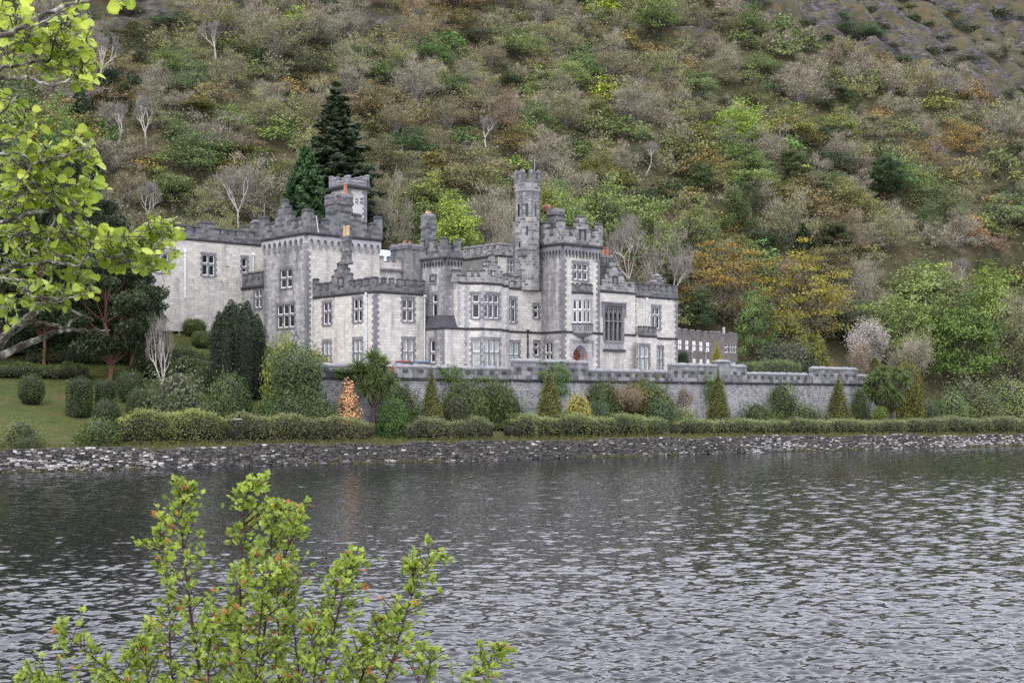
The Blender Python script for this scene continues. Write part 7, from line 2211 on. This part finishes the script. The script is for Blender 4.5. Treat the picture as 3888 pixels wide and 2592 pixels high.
        pr = B[pk][r.integers(len(B[pk]))]
        if id(p) in ind:
            P_ = u / K; Q_ = v / K
            sz = "small" if hh < 4.6 else ("tall" if hh > 7 else "mid-sized")
            ww_ = "wide" if wd / hh > 1.75 else ("narrow" if wd / hh < 1.25 else "rounded")
            lab = f"{sz} {ww_} {desc} {next(t for m_, t in rows if Q_ < m_)} {next(t for m_, t in cols if P_ < m_)}"
            put(nm, pr, x, y, z, wd, hh, col, lab, "tree", "trees on the wooded hillside", r.uniform(0, 6.28), .4)
        else:
            far.setdefault((pk, r.integers(2)), []).append((x, y, z - .3, wd, hh, col, r.uniform(0, 6.28)))
    # the rest of the wood reads as one mass
    q = QM()
    o = np.array([60.0, 330.0, 80.0])
    fc = []
    nq = 0
    for (pk, vi), lst in far.items():
        me = B[pk][vi % len(B[pk])][0]; W, H = B[pk][vi % len(B[pk])][2:]
        V = np.zeros(len(me.vertices) * 3); me.vertices.foreach_get("co", V); V = V.reshape(-1, 3)
        Q = np.zeros(len(me.polygons) * 4, int); me.polygons.foreach_get("vertices", Q) if False else me.loops.foreach_get("vertex_index", Q); Q = Q.reshape(-1, 4)
        mi = np.zeros(len(me.polygons), int); me.polygons.foreach_get("material_index", mi)
        for (x, y, z, wd, hh, col, rz) in lst:
            if len(Q) > 1500:
                sel = r.choice(len(Q), 1500, replace=False)
            else: sel = np.arange(len(Q))
            Qs, ms = Q[sel], mi[sel]
            Vs = V[Qs.ravel()].reshape(-1, 4, 3)
            cen = Vs.mean(1, keepdims=True)
            Vs = cen + (Vs - cen) * (min(2.2, math.sqrt(len(Q) / len(sel))) if len(sel) < len(Q) else 1)
            ca, sa = math.cos(rz), math.sin(rz)
            X = (Vs[..., 0] * ca - Vs[..., 1] * sa) * wd / W + x; Yy = (Vs[..., 0] * sa + Vs[..., 1] * ca) * wd / W + y; Zz = Vs[..., 2] * hh / H + z
            q.add(np.stack([X, Yy, Zz], -1).reshape(-1, 3) - o, np.arange(len(Qs) * 4).reshape(-1, 4), r.uniform(0, 1, len(Qs)), 0)
            fc.append(np.where((ms == 0)[:, None], np.array(col)[None], np.array([[.245, .225, .165]])))
    # low undergrowth of bramble, holly and bracken between the trunks
    m_ = 42000
    x = r.uniform(-140, 255, m_); y = r.uniform(175, 560, m_); d = ddist(x, y); a, b = ab(x, y)
    k = (d > 50) & ~((a > -16) & (a < 64) & (b < 26)) & (d < 260) & ~((a < -10) & (d < 64)) & (r.uniform(size=m_) > rockiness(x, y) * .8)
    x, y = x[k], y[k]
    z = ground(x, y)
    n_ = 9
    C = np.repeat(np.stack([x, y, z], 1), n_, 0) + r.normal(size=(len(x) * n_, 3)) * np.array([.9, .9, .5]) + np.array([0, 0, .9])
    q.leaves(C - o, .5, r, m=0, asp=.6)
    pal = np.array([(.055, .08, .028), (.11, .12, .045), (.16, .135, .08), (.09, .13, .04), (.2, .175, .13)])
    fc.append(np.repeat(pal[r.integers(0, 5, len(x))], n_, 0))
    mt = bpy.data.materials.new("woodland_foliage"); mt.use_nodes = True
    nn, ll = mt.node_tree.nodes, mt.node_tree.links
    at = nn.new("ShaderNodeAttribute"); at.attribute_name = "hue"
    tt = nn.new("ShaderNodeAttribute"); tt.attribute_name = "tint"
    mr = nn.new("ShaderNodeMapRange"); mr.inputs['To Min'].default_value = .6; mr.inputs['To Max'].default_value = 1.45
    hv = nn.new("ShaderNodeHueSaturation"); ll.new(tt.outputs['Fac'], mr.inputs['Value']); ll.new(mr.outputs[0], hv.inputs['Value']); ll.new(at.outputs['Color'], hv.inputs['Color'])
    bb = nn["Principled BSDF"]; ll.new(hv.outputs[0], bb.inputs['Base Color']); bb.inputs['Roughness'].default_value = .7; bb.inputs['Specular IOR Level'].default_value = .2
    me = q.mesh("woodland", [mt])
    ca = me.attributes.new("hue", 'FLOAT_COLOR', 'FACE')
    F = np.concatenate(fc); F = np.concatenate([F, np.ones((len(F), 1))], 1)
    ca.data.foreach_set("color", F.astype(np.float32).ravel())
    tag(link("woodland", me, None, tuple(o)), kind='stuff', label="distant tangled woodland of small bare and budding trees covering the upper hillside", cat="woodland")
    print("hill trees", len(pts), "visible", len(vis), "quads", len(F))

    # ---- grass along the shore
    q = QM(); r = np.random.default_rng(4)
    def tufts(n, d0, d1, h, t0=-25, t1=215, patch=None):
        t = r.uniform(t0, t1, n)
        if patch is not None: t = t[r.uniform(size=n) < patch(t)]
        d = r.uniform(d0, d1, len(t))
        c = S0[None] + DS[None] * t[:, None] + NS[None] * (d + wig(t))[:, None]
        z = np.where(d < .5, -.02, ground(c[:, 0], c[:, 1]))
        k = 6
        P = np.repeat(np.stack([c[:, 0], c[:, 1], z], 1), k, 0) + r.normal(size=(len(t) * k, 3)) * np.array([.1, .1, 0])
        D = (r.normal(size=(len(P), 3)) * .35 + np.array([0, 0, 1])) * h * r.uniform(.5, 1.2, (len(P), 1))
        q.slivers(P - np.array([0, 150, 0]), D, .02, r, m=0)
    tufts(7000, .9, 4.0, .30)
    tufts(2600, .2, .8, .30)
    tufts(3000, -1.1, -.35, .3, patch=lambda t: (np.sin(t * .21 + .6) > .1) * .9)
    ob = link("grass", q.mesh("grass", [M['leaf']]), None, (0, 150, 0)); ob.color = (.12, .125, .04, 1)
    tag(ob, kind='stuff', label="rough grass along the top and foot of the shore wall", cat="grass")
# ------------------------------------------------------------------ foreground tree and hawthorn
def P3(px, py, Y): return np.array([(px * K - U0) / F_ * Y, Y, HC - (py * K - V0) / F_ * Y])

def leaf_shapes(kind, n, r):
    """local leaf outline as 4 quads folded along the midrib, x along the leaf"""
    if kind == 'round':
        a = [(0, 0), (.12, .30), (.45, .46), (.80, .34), (1.0, .02)]
    else:
        a = [(0, 0), (.30, .16), (.48, .44), (.62, .26), (1.0, .05)]
    return a

def add_leaves(q, C, D, Nrm, size, r, kind='round', m=0, tint=None, curl=.25):
    n = len(C)
    D = unit(D); B = unit(np.cross(Nrm, D)); N2 = np.cross(D, B)
    a = leaf_shapes(kind, n, r)
    if tint is None: tint = r.uniform(0, 1, n)
    s = (size * r.uniform(.65, 1.15, n))[:, None]
    fold = r.uniform(.05, .45, n)[:, None]
    cl = curl * r.uniform(-.3, 1, n)[:, None]
    for side in (-1, 1):
        for (x0, y0), (x1, y1) in zip(a, a[1:]):
            def pt_(x, y):
                return C + s * (D * x + B * (side * y) + N2 * (fold * y - cl * x * x))
            V = np.stack([pt_(x0, 0), pt_(x1, 0), pt_(x1, y1), pt_(x0, y0)], 1)
            q.add(V, np.arange(n * 4).reshape(n, 4), tint, m)

def smooth_path(P, n=7):
    """Catmull-Rom through the points"""
    P = np.array(P, float)
    Q = np.vstack([2 * P[0] - P[1], P, 2 * P[-1] - P[-2]])
    out = []
    for i in range(1, len(Q) - 2):
        for k in range(n):
            t = k / n
            out.append(.5 * ((2 * Q[i]) + (-Q[i - 1] + Q[i + 1]) * t + (2 * Q[i - 1] - 5 * Q[i] + 4 * Q[i + 1] - Q[i + 2]) * t * t + (-Q[i - 1] + 3 * Q[i] - 3 * Q[i + 1] + Q[i + 2]) * t ** 3))
    out.append(P[-1])
    return np.array(out)

def build_foreground_tree():
    r = np.random.default_rng(77)
    base = np.array([-3.9, 6.0, 4.0])
    T = empty("lime_tree", tuple(base), "lime tree with lichen grey branches and bright young leaves overhanging the lake at the left", "tree")
    bq, q = QM(), QM()
    # limbs measured on the photograph: (x, y) in the 2352 px view, depth in metres, thickness in the same view
    limbs = [
        ([(-60, 120, 5.6), (60, 55, 5.7), (150, 15, 5.8), (260, -10, 5.9)], 14, 7),
        ([(60, 70, 5.7), (130, 35, 5.6), (180, 5, 5.6)], 6, 3),
        ([(-40, 170, 5.9), (40, 150, 5.9), (85, 142, 6.0), (110, 140, 6.0)], 9, 5),
        ([(110, 140, 6.0), (125, 112, 6.0), (118, 85, 5.9), (150, 70, 5.8), (188, 92, 5.8)], 5, 2),
        ([(-60, 165, 5.7), (20, 182, 5.7), (70, 180, 5.7), (110, 196, 5.8), (150, 188, 5.8), (180, 160, 5.9), (210, 138, 5.9)], 10, 3),
        ([(-60, 540, 6.2), (0, 512, 6.2), (70, 492, 6.2), (125, 480, 6.2), (145, 485, 6.2), (168, 512, 6.2), (172, 535, 6.2), (205, 555, 6.3), (240, 585, 6.3), (262, 592, 6.3), (300, 572, 6.4), (350, 573, 6.4), (385, 572, 6.4), (410, 575, 6.4)], 11, 2),
        ([(350, 573, 6.4), (372, 545, 6.4), (372, 525, 6.4)], 4, 2), ([(262, 592, 6.3), (300, 598, 6.3), (318, 622, 6.3)], 4, 2),
        ([(145, 485, 6.2), (115, 455, 6.1), (90, 430, 6.1), (70, 410, 6.0), (72, 385, 6.0), (110, 365, 5.9), (160, 352, 5.9), (210, 330, 5.9)], 7, 2.5),
        ([(125, 480, 6.2), (120, 520, 6.2), (105, 560, 6.1), (110, 580, 6.1), (165, 590, 6.1), (185, 600, 6.1), (230, 575, 6.1)], 5, 2),
        ([(-60, 640, 6.3), (0, 622, 6.3), (50, 612, 6.3), (95, 602, 6.2), (130, 605, 6.2), (180, 610, 6.2), (200, 585, 6.2)], 11, 3),
        ([(-60, 660, 6.0), (10, 640, 6.0), (60, 648, 6.0), (55, 670, 6.0), (80, 682, 6.0), (130, 685, 6.0), (175, 680, 6.0), (205, 672, 6.0)], 6, 2),
        ([(-50, 560, 6.2), (10, 530, 6.2), (30, 560, 6.1), (60, 590, 6.1), (95, 602, 6.2)], 4, 2.5),
        ([(-60, 375, 5.6), (30, 350, 5.7), (70, 375, 5.8), (40, 420, 5.8), (0, 450, 5.8)], 5, 2.5),
        # heavy dark limbs sweeping up from the trunk
        ([(-160, 960, 6.6), (-60, 850, 6.6), (20, 770, 6.7), (90, 710, 6.8), (160, 672, 6.9), (215, 640, 7.0)], 30, 6),
        ([(-120, 900, 6.5), (-20, 830, 6.5), (60, 790, 6.6), (120, 765, 6.6), (165, 758, 6.7), (250, 760, 6.8)], 22, 4),
        ([(-60, 820, 6.6), (10, 775, 6.6), (40, 750, 6.6), (100, 745, 6.6), (150, 752, 6.6), (160, 738, 6.6), (182, 728, 6.6)], 12, 3),
        ([(80, 705, 6.8), (130, 706, 6.8), (185, 722, 6.8), (215, 735, 6.8)], 9, 3),
        ([(20, 740, 6.5), (80, 738, 6.5), (140, 748, 6.5)], 5, 2),
        ([(-60, 300, 5.9), (0, 262, 5.9), (40, 225, 5.9), (75, 200, 6.0)], 6, 2.5), ([(-40, 345, 5.9), (30, 315, 5.9), (80, 275, 6.0), (110, 250, 6.0)], 5, 2),
    ]
    tips = []
    for pts, w0, w1 in limbs:
        S = smooth_path([P3(*p) for p in pts], 6)
        S += r.normal(size=S.shape) * .004
        n = len(S) - 1
        Y = S[:, 1]
        rad = np.linspace(w0, w1, n + 1) * K / F_ * Y / 2 * (1 + .12 * np.sin(np.arange(n + 1) * 1.9))
        bq.segs(S[:-1], S[1:] + (S[1:] - S[:-1]) * .05, rad[:-1], rad[1:], 8, 0)
    # trunk and crown limbs outside the picture
    tr = smooth_path([base, base + [.05, .05, .9], base + [.0, -.05, 1.9], base + [-.1, .1, 3.2], base + [.1, 0, 4.6], base + [.2, .1, 5.6], base + [.1, .2, 6.6]], 8)
    tw_ = np.linspace(.23, .015, len(tr)) ** 1.0; bq.segs(tr[:-1], tr[1:] + (tr[1:] - tr[:-1]) * .08, tw_[:-1], tw_[1:], 14, 0)
    for p in ((-60, 120, 5.6), (-40, 170, 5.9), (-60, 540, 6.2), (-60, 640, 6.3), (-160, 960, 6.6), (-120, 900, 6.5), (-60, 660, 6.0), (-60, 375, 5.6)):
        e = P3(*p); k = np.argmin(np.abs(tr[:, 2] - (e[2] - .15)))
        pa = smooth_path([tr[k], (tr[k] + e) / 2 + [0, 0, .05], e], 4)
        bq.segs(pa[:-1], pa[1:], np.linspace(.07, .03, len(pa) - 1), np.linspace(.065, .028, len(pa) - 1), 7, 0)
    # leaf sprays: (x, y, rx, ry, depth, number)
    sprays = [(30, 45, 45, 30, 5.7, 26), (55, 75, 40, 25, 5.7, 18), (150, 62, 40, 30, 5.8, 34), (190, 90, 25, 12, 5.8, 9), (70, 100, 60, 30, 5.8, 30), (130, 105, 45, 30, 5.9, 30), (30, 15, 60, 14, 5.6, 14), (265, -2, 30, 12, 5.8, 9), (175, 5, 18, 10, 5.7, 6),
              (165, 130, 35, 22, 5.9, 22), (195, 140, 25, 12, 5.9, 9), (170, 165, 40, 22, 5.9, 24), (120, 150, 40, 22, 5.9, 15), (190, 180, 25, 20, 5.9, 12), (20, 120, 30, 40, 5.8, 18), (205, 150, 22, 8, 5.9, 6),
              (15, 230, 30, 25, 5.9, 16), (40, 262, 50, 22, 5.9, 18), (15, 300, 30, 22, 6.0, 14), (60, 290, 30, 15, 6.0, 8), (90, 268, 18, 8, 6.0, 4), (70, 335, 30, 12, 6.0, 9),
              (175, 325, 38, 25, 5.9, 22), (205, 350, 25, 25, 5.9, 16), (160, 345, 35, 20, 5.9, 14), (110, 365, 60, 25, 6.0, 34), (50, 380, 60, 40, 6.0, 55), (210, 395, 18, 20, 6.0, 4),
              (60, 430, 70, 40, 6.1, 55), (20, 470, 40, 40, 6.1, 30), (130, 430, 40, 35, 6.1, 24), (200, 415, 28, 12, 6.1, 10), (205, 440, 25, 25, 6.1, 16), (175, 470, 35, 25, 6.1, 20),
              (60, 540, 80, 40, 6.2, 60), (140, 545, 50, 40, 6.2, 36), (210, 520, 28, 18, 6.2, 14), (195, 560, 30, 20, 6.2, 14), (120, 600, 70, 25, 6.2, 26), (40, 600, 60, 40, 6.2, 30), (185, 635, 28, 20, 6.2, 12),
              (245, 545, 22, 14, 6.3, 6), (255, 565, 22, 25, 6.3, 14), (290, 560, 35, 25, 6.3, 34), (330, 560, 40, 22, 6.4, 28), (350, 525, 25, 18, 6.4, 18), (385, 535, 24, 25, 6.4, 24), (375, 505, 12, 8, 6.4, 4), (300, 600, 50, 14, 6.3, 18), (345, 600, 40, 18, 6.4, 18), (405, 578, 12, 8, 6.4, 4), (240, 590, 22, 12, 6.3, 6), (265, 612, 16, 12, 6.3, 5),
              (60, 660, 60, 20, 6.1, 20), (150, 665, 45, 14, 6.1, 14), (200, 665, 22, 16, 6.1, 14), (110, 690, 50, 16, 6.1, 14), (30, 700, 40, 25, 6.2, 12), (20, 735, 18, 12, 6.2, 5)]
    for (x, y, rx, ry, Y, n) in sprays:
        n = int(n * 1.5)
        px = x + r.normal(size=n) * rx * .55; py = y + r.normal(size=n) * ry * .6; yy = Y + .10 + np.abs(r.normal(size=n)) * .22 - .12 * (r.uniform(size=n) < .25)
        C = np.array([P3(a, b, c) for a, b, c in zip(px, py, yy)])
        D = r.normal(size=(n, 3)) * np.array([.8, .8, .35]) + np.array([.35, 0, -.45])
        N = r.normal(size=(n, 3)) * .55 + np.array([0, -.25, 1.0])
        add_leaves(q, C, D, N, .054, r, 'round', 0, tint=np.clip(r.normal(size=n) * .27 + .45 - .28 * (y > 580) * (x < 200), 0, .84))
        # stalks and twiglets
        cc = P3(x, y, Y)
        bq.segs(C - unit(D) * .03, C, np.full(n, .0016), np.full(n, .0012), 3, 1)
        k = max(2, n // 3)
        S = C[r.integers(0, n, k)]
        bq.segs(np.repeat(cc[None], k, 0) + r.normal(size=(k, 3)) * .02, S - [0, 0, .01], np.full(k, .0032), np.full(k, .002), 4, 0)
    # leaves of the crown beyond the left and top edges
    n = 900
    C = np.stack([r.uniform(-4.2, -2.75, n), r.uniform(5.0, 7.0, n), r.uniform(5.6, 8.6, n)], 1)
    add_leaves(q, C, r.normal(size=(n, 3)) + [0, 0, -.5], r.normal(size=(n, 3)) * .5 + [0, 0, 1], .07, r, 'round', 0, tint=r.uniform(0, .84, n))
    off = -base
    for Q in (bq, q): Q.V = [v + off for v in Q.V]
    m, nt, nn, l, b = new_mat("lichen_bark")
    g = nn.new("ShaderNodeNewGeometry"); nz = nn.new("ShaderNodeTexNoise"); nz.inputs['Scale'].default_value = 22; nz.inputs['Detail'].default_value = 6
    l.new(g.outputs['Position'], nz.inputs['Vector'])
    rp = ramp(nn, [(.38, (.045, .036, .03)), (.50, (.11, .095, .08)), (.58, (.27, .26, .23)), (.7, (.42, .41, .37))])
    l.new(nz.outputs['Fac'], rp.inputs['Fac']); l.new(rp.outputs['Color'], b.inputs['Base Color']); b.inputs['Roughness'].default_value = .9
    link("trunk", bq.mesh("trunk", [m, M['bark']]), T)
    c = link("crown", q.mesh("crown", [M['leafnear']]), T); c.color = (.41, .51, .07, 1)

def build_hawthorn():
    r = np.random.default_rng(78)
    base = P3(620, 1760, 4.6); base[2] = 4.25
    T = empty("hawthorn_bush", tuple(base), "young hawthorn bush with red stems and fresh lobed leaves rising in front of the water", "bush")
    bq, q = QM(), QM()
    stems = [
        ([(470, 1700, 4.6), (455, 1540, 4.55), (435, 1400, 4.5), (418, 1270, 4.5), (412, 1190, 4.5), (432, 1140, 4.5)], 10),
        ([(430, 1700, 4.7), (395, 1560, 4.7), (388, 1420, 4.7), (378, 1290, 4.7), (372, 1190, 4.7)], 6),
        ([(560, 1700, 4.5), (552, 1540, 4.5), (552, 1380, 4.45), (558, 1240, 4.4), (560, 1160, 4.4), (566, 1105, 4.4)], 10),
        ([(610, 1720, 4.6), (602, 1560, 4.6), (606, 1420, 4.6), (618, 1290, 4.6), (622, 1210, 4.6), (640, 1150, 4.6)], 9),
        ([(640, 1460, 4.6), (640, 1330, 4.6), (668, 1240, 4.55), (695, 1170, 4.55)], 5),
        ([(590, 1700, 4.3), (585, 1540, 4.3), (590, 1420, 4.3), (600, 1330, 4.25), (640, 1300, 4.25)], 7),
        ([(700, 1720, 4.7), (690, 1560, 4.7), (672, 1440, 4.7), (655, 1370, 4.7), (665, 1310, 4.7)], 6),
        ([(720, 1720, 4.5), (740, 1560, 4.5), (768, 1460, 4.5), (792, 1390, 4.5), (806, 1320, 4.5), (818, 1296, 4.5)], 8),
        ([(660, 1720, 4.8), (690, 1600, 4.8), (725, 1480, 4.8), (770, 1390, 4.8), (785, 1300, 4.8)], 6),
        ([(860, 1720, 4.5), (880, 1590, 4.5), (905, 1500, 4.5), (930, 1410, 4.5), (950, 1340, 4.5), (945, 1300, 4.5)], 8),
        ([(945, 1345, 4.5), (975, 1310, 4.5), (1010, 1280, 4.5)], 4),
        ([(800, 1720, 4.6), (812, 1600, 4.6), (850, 1500, 4.6), (868, 1420, 4.6)], 6),
        ([(980, 1720, 4.6), (1030, 1600, 4.6), (1085, 1545, 4.6), (1120, 1520, 4.6), (1150, 1488, 4.6)], 6),
        ([(900, 1720, 4.4), (930, 1620, 4.4), (975, 1550, 4.4), (985, 1490, 4.4)], 6),
        ([(380, 1700, 4.6), (320, 1600, 4.6), (265, 1540, 4.6), (200, 1490, 4.6), (140, 1440, 4.6)], 6),
        ([(330, 1720, 4.4), (290, 1620, 4.4), (300, 1540, 4.4), (345, 1480, 4.4)], 4),
        ([(250, 1720, 4.8), (210, 1620, 4.8), (120, 1580, 4.8), (40, 1560, 4.8)], 4),
        ([(520, 1720, 4.8), (500, 1600, 4.8), (520, 1480, 4.8), (535, 1380, 4.8), (560, 1300, 4.8)], 5),
        ([(500, 1720, 4.4), (480, 1600, 4.4), (475, 1500, 4.4), (490, 1430, 4.4)], 5), ([(640, 1720, 4.4), (650, 1600, 4.4), (640, 1500, 4.4), (660, 1420, 4.4)], 5),
        ([(840, 1720, 4.7), (830, 1600, 4.7), (850, 1520, 4.7), (900, 1450, 4.7), (915, 1390, 4.7)], 5), ([(700, 1720, 4.3), (720, 1620, 4.3), (730, 1520, 4.3), (715, 1440, 4.3)], 5),
        ([(420, 1720, 4.5), (360, 1620, 4.5), (340, 1520, 4.5), (350, 1440, 4.5)], 5), ([(560, 1720, 4.3), (540, 1620, 4.3), (560, 1500, 4.3), (530, 1420, 4.3)], 5),
        ([(760, 1720, 4.3), (765, 1640, 4.3), (800, 1540, 4.3), (835, 1480, 4.3)], 5),
    ]
    LC, LD, LN, LT, LS = [], [], [], [], []
    for pts, w in stems:
        S = smooth_path([P3(*p) for p in pts], 8)
        S = S + np.cumsum(r.normal(size=S.shape) * .0016, 0)
        n = len(S) - 1
        rad = np.linspace(w, 1.6, n + 1) * K / F_ * S[:, 1] / 2
        bq.segs(S[:-1], S[1:] + (S[1:] - S[:-1]) * .04, rad[:-1], rad[1:], 6, 0)
        Ltot = np.linalg.norm(np.diff(S, axis=0), axis=1).sum()
        # short side shoots with rosettes of leaves
        ns = int(Ltot / .0095)
        for k in range(ns):
            f = (k + r.uniform()) / ns
            i = min(n - 1, int(f * n)); p = S[i] + (S[i + 1] - S[i]) * r.uniform()
            dv = unit(S[i + 1] - S[i])
            side = unit(np.cross(dv, r.normal(size=3)))
            L = r.uniform(.015, .13) * (1.15 - .75 * f) * (1.5 if r.uniform() < .15 else 1)
            e = p + side * L + dv * L * .55 + np.array([0, 0, .2 * L])
            bq.segs([p], [e], [.0024], [.0014], 3, 0)
            m = r.integers(3, 7)
            tipf = L > .07 or f > .93
            for _ in range(m):
                c = p + (e - p) * r.uniform(.35, 1) + r.normal(size=3) * .006
                LC.append(c); LD.append(unit(e - p) + r.normal(size=3) * .75 + [0, 0, .25]); LN.append(r.normal(size=3) * .6 + [0, -.35, .8]); LT.append(.95 if (tipf and r.uniform() < .07) else min(.84, max(0, r.normal() * .22 + .48))); LS.append(1.0)
        for _ in range(9):
            LC.append(S[-1] + r.normal(size=3) * .008); LD.append(dv + r.normal(size=3) * .6); LN.append(r.normal(size=3) * .6 + [0, -.4, .7]); LT.append(.95 if r.uniform() < .25 else .6); LS.append(1.25)
    C, D, N, Tn, Ls = map(np.array, (LC, LD, LN, LT, LS))
    for ang, sc_ in ((0, 1.0), (.75, .74), (-.75, .74)):       # three lobes make one hawthorn leaf
        Dn = unit(D); B = unit(np.cross(N, Dn))
        D2 = Dn * math.cos(ang) + B * math.sin(ang)
        rr = np.random.default_rng(5)
        add_leaves(q, C, D2, N, .023 * sc_, rr, 'lobe', 0, tint=Tn, curl=.15)
    for Q in (bq, q): Q.V = [v - base for v in Q.V]
    print("hawthorn leaves", len(C))
    link("stem", bq.mesh("stem", [plain("red_brown_stem", (.05, .027, .022), .6, .35, 30)]), T)
    c = link("foliage", q.mesh("foliage", [M['leaftip']]), T); c.color = (.27, .36, .055, 1)

# ------------------------------------------------------------------ build everything
build_terrain()
build_lake()
build_near_bank()
info = build_castle()
wpt = build_terrace()
build_annex(info['R1'])
build_shore_wall()
build_fence(info['fb'])
pc = along(WALLP + E2 * 3.2, E1, 1612)
build_car("parked_car", "blue estate car parked on the terrace behind the parapet", (pc[0], pc[1], TERR), AL + .05, (.12, .22, .36), True)
pc = along(WALLP + E2 * 3.6, E1, 1545)
build_car("parked_car", "red car parked on the terrace left of the blue car", (pc[0], pc[1], TERR), AL, (.36, .02, .025))
yc = Y_at_d(905, 9.5); xc = ray2(905, yc)
build_car("parked_car", "white car glimpsed through the shore hedge below the rhododendrons", (xc[0], xc[1], ground_at(*xc) + .05), math.radians(31), (.8, .8, .8))
build_lamp(680 * K, 810 * K, 763 * K, along(WALLP + E2 * 2.0, E1, 680 * K)[1], "black lamp post rising from the yellow shrub in front of the gabled tower")
build_lamp(2003 * K, 842 * K, 814 * K, along(WALLP + E2 * 2.5, E1, 2003 * K)[1], "black lamp post above the right end of the terrace wall by the blossom")
build_planting(info)
build_foreground_tree()
build_hawthorn()
